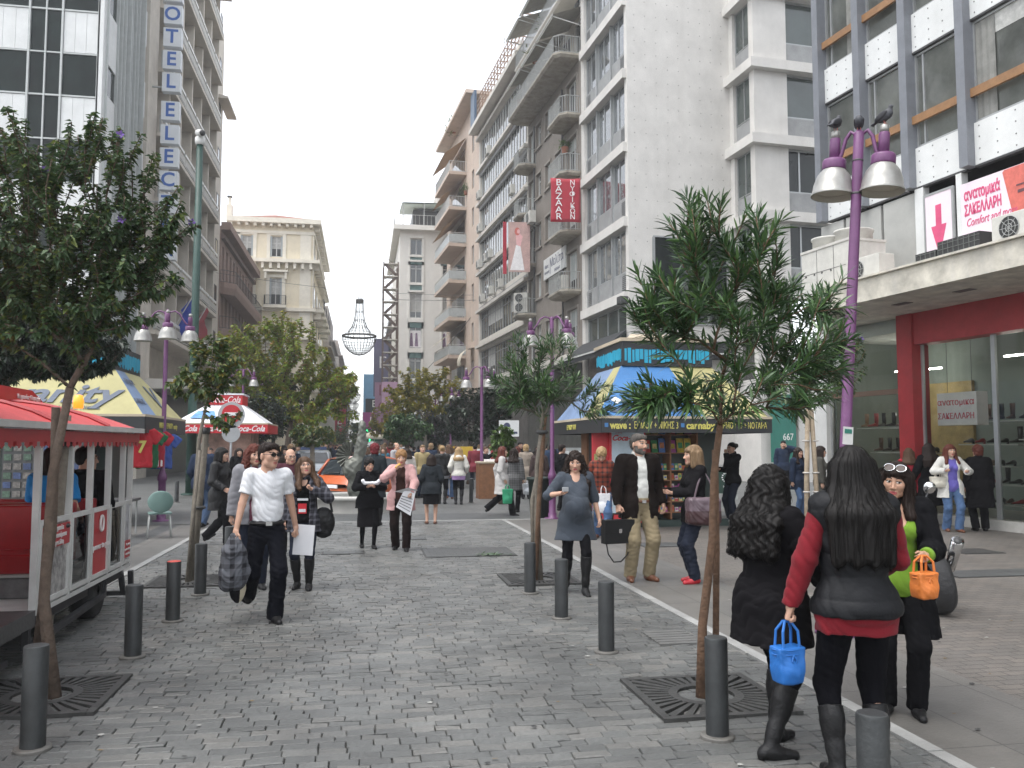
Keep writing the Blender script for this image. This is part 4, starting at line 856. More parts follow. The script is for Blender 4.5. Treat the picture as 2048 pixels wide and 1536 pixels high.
mb = MB().use(BEIGE); mb.add([(20.6, .0, 27.6), (25., .0, 27.6), (25., -.75, 27.6), (20.6, -.75, 27.6), (20.6, 0, 27.9), (25, 0, 27.9), (25, -.75, 27.75), (20.6, -.75, 27.75)], [(0, 1, 2, 3), (4, 7, 6, 5), (3, 2, 6, 7), (0, 3, 7, 4), (1, 5, 6, 2)]); mb.build('eave', hot)
bx('penthouse', GLG, hot, 17, 20.5, -.3, 2, 35.3, 38.5)
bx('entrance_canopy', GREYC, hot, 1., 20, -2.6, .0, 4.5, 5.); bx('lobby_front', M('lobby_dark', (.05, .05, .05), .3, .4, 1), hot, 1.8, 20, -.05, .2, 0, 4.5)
HB_ = M('hotel_blue', (.03, .1, .35), .45); HBOX = M('hotel_box', (.58, .6, .62), .5, .05, 2)
sg = root('hotel_sign', (-9.9, 45., 0), 'vertical hotel sign of white boxes with blue letters reading down the facade', 'sign')
for ch, y in zip('HOTELELECTRA', (-14, 31, 76, 121, 166, 223, 270, 316, 362, 408, 455, 501)):
    d = at(342, y, 44.85).z
    b = bx('letter_box', HBOX, sg, -.42, .46, -.3, .12, d-.5, d+.48); text(ch, 1.0, HB_, b, (0, -.305, d), bold=.02, ext=.006)
mb = MB().use(RAIL)
for z in (14, 20, 26): mb.bar((-1.1, 0, z), (-.4, 0, z), .08)
mb.build('sign_bracket', sg)
for k, (px, py, c, lab) in enumerate(((378, 622, (.02, .05, .35), 'dark blue flag on angled pole on the hotel facade'), (404, 645, (.3, .05, .06), 'red and blue flag on angled pole at the far hotel end'))):
    p = atX(px, py, -10.2); f = root('flag', p, lab, 'flag'); MB().use(WHITEF).tube([(-.9, 0, -1.2), (.3, -.2, 1.)], .035, 6).build('flag_pole', f)
    mb = MB().use(M('flag_%d' % k, c, .8, .2, 3), True); vs = [(.3-.25*j+.12*math.sin(i*1.4), -.2+.05*j+.1*math.sin(i*1.9+j), 1.-.32*j-.30*i) for j in range(4) for i in range(7)]
    mb.add(vs, [(j*7+i, j*7+i+1, (j+1)*7+i+1, (j+1)*7+i) for j in range(3) for i in range(6)]); mb.build('flag_cloth', f)

brn = root('brown_office_building', (-11, 67.8, 0), 'brown pink block with long balconies between the hotel and the cream house', 'building', rz=math.pi/2)
BRN = M('brown_render', (.25, .175, .145), .85, .1, 1, .1, 30, streak=.15); BRD = M('brown_dark', (.13, .09, .075), .8, .15, 2)
zb = [7.0, 10.6, 14.2]
shell('wall', brn, BRN, 19.6, 12, 18.6, [(.8+1.9*i, 1.8+1.9*i, z+.4, z+3.) for z in zb for i in range(10)], .3)
for z in zb:
    for i in range(10): win(brn, .8+1.9*i, 1.8+1.9*i, z+.4, z+3., .25, GL, BRD, v=(.5,), h=(.7,), fw=.07)
    balcony(brn, .1, 19, z, 1.1, BRN, DKF, .9, .8, step=.4)
bx('cornice', BRN, brn, 0, 19.6, -.7, 0, 18.3, 18.9); bx('cornice_low', BRD, brn, 0, 19.6, -.3, 0, 17.6, 17.9)

crm = root('cream_neoclassical_building', (-13.6, 88, 0), 'cream neoclassical corner house with terracotta tiled roof and shutters', 'building')
LG = 8.4; z0s = [(20.35+.35, 22.3+.35+.15, .3), (14.6+1.2, 18.5, .0), (7.2, 10.8, 0)]
hs = []
for a, b in ((20.65, 22.75), (15.75, 18.45), (8.2, 11.2)):
    for x in (1.25, 4.15): hs.append((x, x+1.2, a, b))
SH = M('grey_shutter', (.34, .37, .38), .6, .08, 20)
shell('wall', crm, CREAM, LG, 24, 24., hs, .25)
for a, b, c, d in hs:
    win(crm, a, b, c, d, .2, GL, WHITEF, v=(.5,), h=(.68,), fw=.09, fill=(CURT, .6))
    mb = MB().use(SH); mb.box(a, a+.17, -.06, .1, c, d); mb.box(b-.17, b, -.06, .1, c, d); mb.build('shutter', crm)
    mb = MB().use(CREAM2); mb.box(a-.35, a-.02, -.09, .0, c-.2, d+.1); mb.box(b+.02, b+.35, -.09, .0, c-.2, d+.1); mb.box(a-.4, b+.4, -.1, 0, d+.1, d+.35)
    if c < 20: mb.box(a-.6, b+.6, -.5, 0, d+.6, d+.8); mb.box(a-.5, a-.28, -.4, 0, d-.1, d+.6); mb.box(b+.28, b+.5, -.4, 0, d-.1, d+.6)
    mb.build('window_surround', crm)
    if 15 < c < 17: bb = balcony(crm, a-.5, b+.5, c-.1, .8, CREAM2, DKF, .3, 0, step=.1)
for nm, z, h, d in (('cornice', 24., .5, .75), ('belt_cornice', 20., .35, .7), ('belt', 15.1, .35, .3), ('frieze', 23., .3, .15), ('low_belt', 12.2, .4, .4)):
    mb = MB().use(CREAM2).box(-.1, LG+d, -d, .0, z, z+h); mb.box(LG, LG+d, .0, 24, z, z+h)
    if nm == 'belt_cornice' or nm == 'cornice':
        n = 11
        for i in range(n): x = .3+(LG-.5)*i/(n-1); mb.box(x-.14, x+.14, -d*.8, 0, z-(.6 if nm == 'belt_cornice' else .3), z)
        for i in range(14): y = .5+i*1.6; mb.box(LG, LG+d*.8, y-.14, y+.14, z-.5, z)
    mb.build(nm, crm)
for x in (.1, LG-1.3, LG-.02): MB().use(CREAM2).box(x, x+1.1 if x < LG-.5 else x+.06, -.1, 1.1, 12.6, 23.).build('pilaster', crm)
TERR = paver_mat('terracotta_tiles', (.33, .14, .09), (.25, .1, .07), (.1, .05, .035), .22, .3, .8, .8, .02)
mb = MB().use(TERR); zr = 24.5; mb.add([(-.1, -.5, zr), (LG+.5, -.5, zr), (LG+.5, 24, zr), (-.1, 24, zr), (LG*.5, 4, zr+1.5), (LG*.5, 20, zr+1.5)], [(0, 1, 4), (1, 2, 5, 4), (2, 3, 5), (3, 0, 4, 5)]); mb.build('roof', crm)
mb = MB().use(CREAM2).box(-.2, .35, -.2, .6, 24.5, 25.8); mb.box(-.05, .2, .0, .3, 25.8, 26.6); mb.use(DKF).box(-.15, .3, -.1, .4, 26.6, 26.72); mb.build('chimney', crm)
for z, n in ((15.6, 4), (8., 4)):
    for i in range(n):
        e = MB().use(CREAM2).box(LG, LG+1.1, 1.2+i*5.2, 4+i*5.2, z-.35, z); e.box(LG, LG+.8, 1.5+i*5.2, 1.9+i*5.2, z-1, z-.35); e.box(LG, LG+.8, 3.3+i*5.2, 3.7+i*5.2, z-1, z-.35); e.use(DKF)
        for q in range(22): e.box(LG+1.05, LG+1.08, 1.25+i*5.2+q*.125, 1.28+i*5.2+q*.125, z, z+1)
        e.box(LG+1.04, LG+1.1, 1.2+i*5.2, 4+i*5.2, z+1, z+1.05)
        for q in range(8): e.box(LG+.1+q*.125, LG+.13+q*.125, 1.22+i*5.2, 1.25+i*5.2, z, z+1)
        e.build('side_balcony', crm)
        for zz in (z, z+5):
            MB().use(GL).box(LG, LG+.03, 2+i*5.2, 3.2+i*5.2, zz+.1, zz+2.9).build('side_window', crm)

# ---- the far street: rows of narrow blocks closing in on the horizon
FCOL = [(.45, .4, .33), (.36, .33, .3), (.5, .47, .42), (.3, .25, .22), (.42, .38, .36), (.48, .4, .3)]
def far_block(name, x, y, d, w, h, side, mi, label, balc=True):
    m = M('far_render_%d' % mi, FCOL[mi % 6], .85, .12, .5, streak=.2); r = root(name, (x, y, 0), label, 'building', rz=math.pi/2 if side < 0 else -math.pi/2)
    if side > 0: r.location.y = y+d
    nb = max(2, int(d/3.2)); hs = []; nf = int((h-4.5)/3.2)
    for k in range(nf):
        for i in range(nb): c = d*(i+.5)/nb; hs.append((c-.7, c+.7, 5+3.2*k, 7.+3.2*k))
    shell('wall', r, m, d, w, h, hs, .2)
    for a, b, c, e in hs: MB().use(GL).quad((a, .18, c), (b, .18, c), (b, .18, e), (a, .18, e)).use(WHITEF).box((a+b)/2-.05, (a+b)/2+.05, .1, .17, c, e).build('window', r)
    if balc:
        for k in range(nf): MB().use(m).box(.5, d-.5, -1., 0, 4.7+3.2*k, 4.9+3.2*k).use(RAIL).box(.5, d-.5, -1., -.96, 5.6+3.2*k, 5.68+3.2*k).box(.5, d-.5, -.99, -.97, 5.1+3.2*k, 5.3+3.2*k).build('balcony', r)
    bx('shop_front', M('far_shop_%d' % (mi % 3), [(.08, .07, .06), (.2, .06, .05), (.06, .08, .12)][mi % 3], .5, .6, .8), r, 0, d, -.06, .2, 0, 4.2)
    bx('roof_hut', m, r, d*.3, d*.7, 2, w-2, h, h+2.6); return r
_nm = 'far left terrace block on the shopping street, '
_ds = ['directly behind the cream house', 'second behind the cream house', 'third behind the cream house', 'fourth behind the cream house', 'fifth behind the cream house', 'farthest on that side']
y = 112.5
for i, (d, h) in enumerate(((20, 19), (24, 23), (28, 20), (36, 24), (50, 21), (70, 24))):
    far_block('terrace_block', -5.2-(i % 2)*.3, y, d, 14, h, -1, i, _nm+_ds[i]); y += d+.4
_nm = 'far right terrace block on the shopping street, '; _ds = ['directly behind the fire escape', 'second behind the fire escape', 'third behind the fire escape', 'fourth behind the fire escape', 'fifth behind the fire escape', 'farthest on that side']
y = 112.5
for i, (d, h) in enumerate(((16, 18.5), (26, 26), (26, 22), (36, 24), (50, 20), (70, 23))):
    far_block('terrace_block', 4.4+(i % 2)*.4, y, d, 14, h, 1, i+2, _nm+_ds[i]); y += d+.4
blk = far_block('tall_back_building', 9.5, 113, 20, 18, 36, 1, 2, 'tall pale block rising behind the grey corner block', False)
# projecting shop signs down the far street
def proj_sign(x, y, z, w, h, col, txt, label, tcol=(.75, .75, .72), vert=True, size=None):
    s = root('projecting_sign', (x, y, z), label, 'sign', 'projecting shop signs in the far street'); bx('sign_board', M('sg_%d%d' % (int(y), int(z)), col, .5, .1, 1), s, -w/2, w/2, 0, .3, -h/2, h/2); bx('bracket', RAIL, s, (w/2 if x > 0 else -w/2-.6), (w/2+.6 if x > 0 else -w/2), .1, .2, -.05, .05)
    tm = M('sgt_%d%d' % (int(y), int(z)), tcol, .5, 0)
    if txt:
        if vert:
            n = len(txt)
            for i, ch in enumerate(txt): text(ch, size or h/n*.95, tm, s, (0, -.01, h/2-h*(i+.5)/n))
        else: text(txt, size or h*.6, tm, s, (0, -.01, 0), sx=.9)
    return s
def ps(px, py, Y, w, h, *a, **k): p = at(px, py, Y); return proj_sign(p.x, Y, p.z, w, h, *a, **k)
ps(762, 735, 112, 1.9, 7.6, (.1, .095, .17), '', 'tall dark violet sign tower beside the fire escape foot'); p = at(764, 730, 112); text('E', 2.2, M('sg_e', (.7, .7, .7)), COL.objects.get('projecting_sign'), (.2, -.01, .6))
ps(766, 697, 113, 2., 2.4, (.03, .05, .07), '', 'dark blue black box sign on top of the violet sign tower')
ps(748, 840, 105, 2.1, 5.2, (.01, .012, .02), 'EPHO', 'narrow black vertical sign with white letters low in the far street')
ps(764, 842, 95, 4.2, 1.9, (.32, .05, .22), 'PAMC', 'magenta horizontal sign with white letters low right of the black one', vert=False)
ps(742, 800, 150, 2.6, 9., (.15, .35, .55), '', 'pale blue tall sign farther down the street on the right')
ps(768, 815, 94, 2., 5.5, (.35, .2, .3), 'DOL', 'mauve upright sign above the magenta one', tcol=(.2, .05, .1))
ps(661, 825, 120, 3.2, 7., (.5, .12, .16), 'LIP', 'tall red and pink sign on the left of the far street')
ps(675, 812, 135, 3., 8., (.05, .06, .12), '', 'dark navy upright sign left far street behind red one')
ps(679, 860, 118, 1.7, 6.5, (.45, .03, .07), 'LEUK', 'slim crimson vertical sign low on the left of the far street')
ps(645, 840, 108, 3., 5.5, (.5, .45, .45), '', 'pale sign with blue stripes left of the red sign')
ps(733, 856, 105, 3.2, 1.2, (.04, .05, .05), 'BODEGA', 'small dark board in front of the beige wall at end of street', vert=False)
g_ = root('pharmacy_cross', at(736, 870, 104), 'glowing green pharmacy cross low in the far street', 'sign'); GC = M('green_glow', (.02, .9, .3), .5, 0, emit=3.); mb = MB().use(GC).box(-.75, .75, 0, .15, -.25, .25); mb.box(-.25, .25, 0.002, .148, -.75, .75); mb.build('cross', g_); bx('bracket', RAIL, g_, .75, 3.4, .05, .1, -.04, .04)
# ---------------------------------------------------------------- street furniture, kiosks, vehicles
PURP = M('lamp_purple', (.125, .04, .12), .42, .15, 8, .1, 60); BELL = M('lamp_bell', (.3, .295, .275), .34, .15, 6, metal=.5); BELLI = M('lamp_inside', (.5, .48, .4), .5)
def lamp(px, py, top, arms, label, lean=0., rz=0., ar_=.5):
    p = G(px, py); d = (p.y*math.cos(YAW)+p.x*math.sin(YAW)); H = EYE+(HZ-top)/F*d
    r = root('street_lamp', p, label, 'street lamp', 'purple street lamps', rz); r.rotation_euler = (0, lean, rz); k = H/4.65
    mb = MB().use(PURP, True); mb.lathe([(.19, -.01), (.19, .02), (.1, .03), (.1, .12), (.082, .14), (.082, .88), (.1, .9), (.1, .99), (.088, 1.02), (.05, 1.13), (.047, H-.45), (.047, H-.03), (.03, H)], 18); mb.use(DKF).lathe([(.05, H-.62), (.05, H-.6)], 16); mb.lathe([(.05, H-.3), (.05, H-.285)], 16); mb.build('lamp_pole', r)
    for a in arms:
        c, q = math.cos(R(a)), math.sin(R(a)); P = [(x*ar_*2, z) for x, z in ((0, H-.12), (.07, H-.03), (.17, H), (.27, H-.06), (.35, H-.2), (.42, H-.29), (.5, H-.3))]
        ar = MB().use(PURP, True); ar.tube([(x*c, x*q, z) for x, z in P], .019, 8); ar = ar.build('arm', r); hx, hy, hz = ar_*c, ar_*q, H-(.24 if ar_ > .3 else .15)
        hd = MB().use(PURP, True); hd.lathe([(.05, hz-.12), (.05, hz+.1), (.046, hz+.11)], 14, (hx, hy, 0)); hd.lathe([(.105, hz-.2), (.11, hz-.19), (.11, hz-.12), (.1, hz-.1)], 18, (hx, hy, 0)); hd.use(BELL).lathe([(.04, hz+.11), (.04, hz+.18), (.02, hz+.19)], 10, (hx, hy, 0)); hd = hd.build('lamp_head', r)
        sh = MB().use(BELL, True); prof = [(.105, hz-.2), (.15, hz-.26), (.178, hz-.34), (.192, hz-.43), (.2, hz-.44), (.2, hz-.455)]; sh.lathe(prof, 24, (hx, hy, 0), cap=False); sh.use(BELLI).lathe([(x-.006, z) for x, z in prof[::-1]], 24, (hx, hy, 0), cap=False); sh.add([(hx+.17*math.cos(i*.3927), hy+.17*math.sin(i*.3927), hz-.4) for i in range(16)], [tuple(range(16))]); sh.build('lamp_shade', hd)
    return r, H
LR, LRH = lamp(1674, 1268, 240, (-35, 130), 'tall leaning purple street lamp with two bells and pigeons, right front', .078, ar_=.22)
lamp(1105, 1037, 632, (175, 20, -60), 'purple street lamp behind the pregnant woman beside the green bin')
lamp(963, 995, 733, (180, -70, 30), 'purple street lamp tied to a brown wooden box, behind woman in grey coat')
lamp(901, 955, 775, (150, -90, 30), 'purple street lamp before the dark round trees, left of the one with the box')
lamp(870, 943, 795, (170, -70), 'slim far purple street lamp left of the dark round trees')
lamp(322, 1042, 620, (178, -75, 5), 'purple street lamp with three bells beside hanging football shirts')
lamp(482, 975, 738, (180, -30), 'purple street lamp half hidden by the thin yellowing tree'); lamp(524, 960, 764, (-90,), 'purple street lamp with one visible bell before the broad autumn tree')
lamp(818, 935, 800, (-80, 60), 'far purple street lamp behind the low grey green oleander')
st = tag(MB().use(WHITEF).box(-.05, .05, -.003, 0, -.08, .08).use(GRD).box(-.035, .035, -.006, -.003, .02, .06).build('sticker', None, (0, 0, 0)), 'small white and green sticker on the leaning purple lamp pole', 'sticker'); st.parent = LR; st.location = (-.01, -.052, 1.78); del st['category']; del st['label']
# pigeons
PIG = M('pigeon_grey', (.05, .052, .06), .6, .5, 30); PIGW = M('pigeon_dark', (.018, .018, .022), .6, .3, 20)
def pigeon(p, rz, label, pitch=25, headback=False):
    r = root('pigeon', p, label, 'pigeon', 'pigeons on the lamp', rz); r.scale = (.75,)*3; s = SDF(); A = rotm(pitch, 0, 0)
    s.ell((0, 0, .1), (.052, .1, .06), .02, rot=A); s.ell((0, .05, .125), (.045, .055, .055), .03); h = (0, .085 if not headback else .03, .2 if not headback else .165); s.cone((0, .06, .14), h, .034, .024, .02); s.ell(h, (.024, .03, .024), .01); s.cone((h[0], h[1]+.025, h[2]), (h[0], h[1]+.045, h[2]-.006), .008, .003, .004)
    s.box((0, -.125, .055), (.02, .05, .004), .006, .02, rot=A); V, f = s.mesh(.006); link('body', np_mesh('body', [(V, f, 0)], [PIG]), r)
    s = SDF()
    for q in (-1, 1): s.ell((q*.042, -.025, .105), (.018, .1, .042), .01, rot=A@rotm(0, 0, -q*6))
    V, f = s.mesh(.006); link('wings', np_mesh('wings', [(V, f, 0)], [PIGW]), r)
    mb = MB().use(M('pigeon_leg', (.35, .1, .08), .6))
    for q in (-.018, .018): mb.tube([(q, .0, .05), (q, .01, .0)], .005, 5); mb.tube([(q, -.01, .004), (q, .03, .003)], .004, 4)
    mb.build('legs', r)
_m = Matrix.LocRotScale(LR.location, LR.rotation_euler, None)
pigeon(_m @ Vector((0, 0, LRH)), R(150), 'dark pigeon preening on top of the leaning lamp pole', 15, True)
for a, lab, z in ((-35, 'pigeon with white wing patch on the nearer right bell of the leaning lamp', 205), (130, 'dark pigeon on the farther left bell of the leaning lamp', -60)):
    pigeon(_m @ Vector((.22*math.cos(R(a)), .22*math.sin(R(a)), LRH+.04)), R(z), lab)
# ---- green pole with camera, road sign
p = G(380, 990); r = root('camera_pole', p, 'tall dark green steel pole with a white security camera on top', 'pole'); GRN = M('pole_green', (.014, .05, .038), .5, .2, 3)
t = at(400, 290, p.y)-p
MB().use(GRN, True).tube([(0, 0, 0), (t.x*.5, 0, t.z*.5), (t.x, 0, t.z)], [.16, .13, .11], 14).lathe([(.3, 0), (.3, .05), (.21, .06)], 14).build('pole', r); MB().use(WHITEF, True).lathe([(.15, t.z), (.17, t.z+.1), (.17, t.z+.25), (.1, t.z+.3)], 14, (t.x, 0, 0)).tube([(t.x-.05, -.05, t.z+.4), (t.x+.12, -.3, t.z+.32)], [.13, .11], 10).use(ACD).tube([(t.x+.12, -.3, t.z+.32), (t.x+.13, -.32, t.z+.315)], .1, 10).build('security_camera', r)
p = at(463, 828, 25); r = root('no_entry_sign', (p.x, 25, 0), 'no entry road sign with a grey round sign back below it', 'sign'); z = p.z
REDS = M('sign_red', (.5, .02, .03), .4); SGREY = M('sign_back', (.35, .36, .37), .5, .1)
mb = MB().use(SGREY, True).tube([(0, .03, 0), (0, .03, z+.3)], .032, 8); mb.build('post', r)
def disc(m, rr, y0, y1, z, n=28): return MB().use(m).prism([(rr*math.cos(2*math.pi*i/n), rr*math.sin(2*math.pi*i/n)) for i in range(n)], 0, y1-y0)
for nm, m, rr, y, zz in (('sign_face', REDS, .26, -.02, z), ('sign_rim', SGREY, .37, .0, z-.03), ('lower_sign', SGREY, .25, .0, z-.55)): o = disc(m, rr, 0, .016, 0).build(nm, r); o.rotation_euler = (math.pi/2, 0, 0); o.location = (0, y, zz)
bx('white_bar', WL, r, -.18, .18, -.045, -.037, z-.045, z+.045)
# ---- kiosks
KB, KY, KP = M('awning_blue', (.045, .16, .37), .65, .16, 1.5, .35, 2.5, streak=.22), M('awning_yellow', (.35, .32, .145), .65, .16, 1.5, .35, 2.5, streak=.25), M('awning_pale_blue', (.14, .21, .34), .65, .16, 1.5, .35, 2.5, streak=.22)
FAS = M('awning_fascia', (.022, .024, .026), .5, .15, 3); CYAN = M('sign_cyan', (.02, .33, .5), .5, .1, 3); SLATE = M('slate_print', (.07, .09, .13), .6); YEL = M('print_yellow', (.55, .5, .12), .5)
KWOOD = M('kiosk_wood', (.2, .09, .04), .6, .25, 8); KGRN = M('kiosk_green', (.015, .03, .026), .4, .2, 3); TANR = M('awning_tan', (.45, .38, .28), .7, .1, 2)
def awning(par, x0, x1, y0, y1, zb, ix, iy, zt, strips, fh=.28, fm=FAS):
    """hipped awning on a kiosk. strips: for front/left/right lists of (t0,t1,material)"""
    T = [(x0+ix, y0+iy), (x1-ix, y0+iy), (x1-ix, y1-iy), (x0+ix, y1-iy)]; Bt = [(x0, y0), (x1, y0), (x1, y1), (x0, y1)]
    for k, nm in enumerate(('front', 'right', 'back', 'left')):
        a0, a1 = Bt[k], Bt[(k+1) % 4]; b0, b1 = T[k], T[(k+1) % 4]; L = lambda p, q, t, z: (p[0]+(q[0]-p[0])*t, p[1]+(q[1]-p[1])*t, z); mb = MB()
        for t0, t1, m, *s in strips.get(nm, [(0, 1, KB)]):
            s0, s1 = s or (t0, t1); mb.use(m).quad(L(a0, a1, t0, zb), L(a0, a1, t1, zb), L(b0, b1, s1, zt), L(b0, b1, s0, zt))
        mb.build('awning_slope', par)
    mb = MB().use(fm); mb.box(x0-.02, x1+.02, y0-.03, y0, zb-fh, zb+.0); mb.box(x0-.02, x1+.02, y1, y1+.03, zb-fh, zb); mb.box(x0-.03, x0, y0, y1, zb-fh, zb); mb.box(x1, x1+.03, y0, y1, zb-fh, zb); mb.use(TANR); mb.box(x0-.03, x1+.03, y0-.04, y0+.02, zb, zb+.05); mb.box(x0-.04, x0+.02, y0, y1, zb, zb+.05); mb.box(x1-.02, x1+.04, y0, y1, zb, zb+.05); mb.build('awning_fascia', par)
    MB().use(TANR).add([(x0+ix, y0+iy, zt), (x1-ix, y0+iy, zt), (x1-ix, y1-iy, zt), (x0+ix, y1-iy, zt)], [(0, 1, 2, 3)]).build('awning_top', par); return math.atan2(zt-zb, iy)
def graffiti(mb, x0, x1, z0, z1, y, seed):
    q = random.Random(seed); x = x0
    while x < x1: w = q.uniform(.03, .1); mb.box(x, min(x+w, x1), y-.006, y, z0+q.uniform(0, .3)*(z1-z0), z1-q.uniform(0, .12)*(z1-z0)); x += w+q.uniform(.008, .03)
kx0, kx1, ky0, ky1 = 4.6, 8.1, 16., 20.2
kr = root('wave_kiosk', (0, 0, 0), 'newsstand kiosk with blue and yellow hipped awning and black lettered fascia, right', 'kiosk')
mb = MB().use(KGRN); mb.box(5.2, 7.5, 17.3, 19.3, .12, 2.3); mb.box(4.9, 7.55, 16.85, 19.4, 0, .14); mb.build('cabin', kr)
sl = awning(kr, kx0, kx1, ky0, ky1, 2.2, .75, 1.15, 3.34, {'front': [(0, .6, KB, 0, .52), (.6, 1, KY, .52, 1)], 'left': [(0, .35, KP), (.35, .62, KP, .35, .7), (.62, .9, KY, .7, .96), (.9, 1, KB, .96, 1)]})
sb = MB().use(FAS); sb.box(kx0+.75, kx1-.75, ky0+1.1, ky1-1.1, 3.34, 3.86); sb.use(CYAN); graffiti(sb, kx0+.8, kx1-.8, 3.4, 3.72, ky0+1.095, 3); sb.use(TANR); sb.box(kx0+.7, kx1-.7, ky0+1.05, ky1-1.05, 3.86, 3.93); sb.add([(kx0+.9, ky0+1.3, 3.93), (kx1-.9, ky0+1.3, 3.93), (kx1-1.2, ky0+1.9, 4.12), (kx0+1.2, ky0+1.9, 4.12)], [(0, 1, 2, 3)])
sb.mx = Matrix.Translation((kx0+.745, 0, 0)) @ Matrix.Rotation(-math.pi/2, 4, 'Z'); sb.use(CYAN); graffiti(sb, -(ky1-1.15), -(ky0+1.15), 3.4, 3.72, 0, 5); sb.mx = None; sb.build('roof_sign', kr)
def ft(s, sz, m, x, **k): text(s, sz, m, kr, (x, ky0-.036, 2.06), align='LEFT', **k)
ft('wave :', .2, YEL, 4.74, bold=.006, fit=.42); ft('ΕΡΜΟΥ + ΝΙΚΗΣ 3', .19, YEL, 5.22, fit=.9); ft('carnaby', .2, YEL, 6.3, bold=.006, fit=.6); ft(': ΕΡΜΟΥ 19 + ΝΟΤΑΡΑ', .17, YEL, 6.95, fit=1.05)
for x in (4.63, 6.19): bx('blue_square', KB, kr, x, x+.07, ky0-.036, ky0-.03, 2.03, 2.11)
def slope_text(s, sz, x, t, m=SLATE, **k): text(s, sz, m, kr, (x, ky0+1.15*t-.012, 2.2+1.14*t+.012), (sl, 0, 0), **k)
slope_text('fenchurch', .17, 5.45, .47); slope_text('FUSE', .2, 5.35, .3, sx=1.3, bold=.004); slope_text('Ben Sherman', .13, 6.15, .29, shear=.3); slope_text('Gibón', .2, 5.05, .14, bold=.006); slope_text('supremebeing', .13, 6., .14); slope_text('◆', .22, 4.98, .31, WL)
text('ΕΡΜΟΥ ΚΑΙ', .15, YEL, kr, (kx0-.036, 18.4, 2.06), (math.pi/2, 0, -math.pi/2))
# front bay: fridge poster then shelves
mb = MB().use(REDS); mb.box(4.95, 5.72, 16.75, 17.3, .1, 2.05); mb.build('drinks_fridge', kr)
mb = MB().use(M('poster_ice', (.45, .55, .62), .4, .2, 2)).box(5.0, 5.68, 16.735, 16.75, .3, 1.98); mb.use(WL).lathe([(.12, 1.15), (.13, 1.4), (.12, 1.42)], 12, (5.28, 16.74, 0)); mb.build('fridge_poster', kr); text('Coca-Cola', .16, REDS, kr, (5.34, 16.73, 1.82), shear=.4, bold=.005); text('Enjoy', .07, REDS, kr, (5.15, 16.73, 1.94), shear=.3)
mb = MB().use(KWOOD); mb.box(5.72, 5.76, 16.85, 17.3, .15, 2.1); mb.box(6.28, 6.31, 16.85, 17.3, .15, 2.1); mb.box(6.86, 6.9, 16.85, 17.3, .15, 2.1)
SZ = (.3, .52, .74, .96, 1.16, 1.52, 1.9)
for z in SZ: mb.box(5.76, 6.86, 16.86, 17.3, z-.02, z)
mb.build('display_shelves', kr)
GC_ = [(.5, .06, .05), (.5, .38, .04), (.06, .15, .4), (.55, .52, .48), (.05, .25, .1), (.45, .15, .04), (.35, .05, .25), (.6, .5, .2)]
GMM = [M('packet_%d' % i, c, .4, .5, 14) for i, c in enumerate(GC_)]
PK = {}
def goods(x0, x1, y, z, h0, h1, n, label, cat, group, tilt=.12, w=None):
    for i in range(n):
        x = x0+(x1-x0)*(i+.5)/n; c = rnd.randrange(8); k = (c, round(rnd.choice((h0, h1)), 2), cat)
        if k not in PK: mb = MB().use(GMM[c]); ww = w or (x1-x0)/n*.42; mb.box(-ww, ww, -.015, .015, 0, k[1]); mb.use(GMM[(c+3) % 8]).box(-ww*.7, ww*.7, -.018, -.015, k[1]*.3, k[1]*.7); PK[k] = mb.mesh(cat.replace(' ', '_'))
        o = link(cat.replace(' ', '_'), PK[k], None, (x, y+rnd.uniform(-.02, .02), z+.002), (-tilt, 0, rnd.uniform(-.15, .15))); tag(o, label, cat, group)
for i, z in enumerate(SZ):
    if i < 5: goods(5.79, 6.26, 16.98, z, .09, .13, 6, 'bright snack packet on the wooden shelves of the blue kiosk', 'snack packet', 'snack packets on the blue kiosk shelves'); goods(6.33, 6.84, 16.98, z, .09, .13, 6, 'bright snack packet on the wooden shelves of the blue kiosk', 'snack packet', 'snack packets on the blue kiosk shelves')
    else: goods(5.79, 6.26, 17.05, z, .26, .3, 3, 'magazine standing on the upper shelves of the blue kiosk', 'magazine', 'magazines on the blue kiosk shelves', .2); goods(6.33, 6.84, 17.05, z, .26, .3, 3, 'magazine standing on the upper shelves of the blue kiosk', 'magazine', 'magazines on the blue kiosk shelves', .2)
# street side of the cabin: painted panels and hatch
mb = MB().use(M('mural_orange', (.32, .12, .05), .6, .6, 3)).box(5.0, 5.2, 17.2, 17.9, .3, 2.05); mb.use(M('mural_yellow', (.4, .28, .08), .6, .7, 4)).box(5.02, 5.2, 17.95, 18.15, .3, 2.05); mb.use(DARKIN).box(5.1, 5.2, 18.15, 18.9, .9, 1.95); mb.use(M('mural_red', (.42, .03, .03), .5, .3, 2)).box(4.92, 5.2, 16.9, 17.2, .2, 2.1); mb.use(KWOOD).box(5.05, 5.2, 18.9, 19.4, .3, 2.05); mb.build('painted_side', kr)
mb = MB().use(M('mural_red2', (.48, .03, .04), .45, .2, 2)).box(4.62, 4.97, 16.86, 16.9, .25, 2.05); mb.use(M('print_green', (.3, .32, .12), .5, .7, 14)).box(4.66, 4.9, 16.85, 16.86, .9, 1.5); mb.use(YEL).box(4.72, 4.84, 16.845, 16.86, .7, .95); mb.use(WL).box(4.64, 4.95, 16.85, 16.86, .3, .5); mb.build('printed_panel', kr)
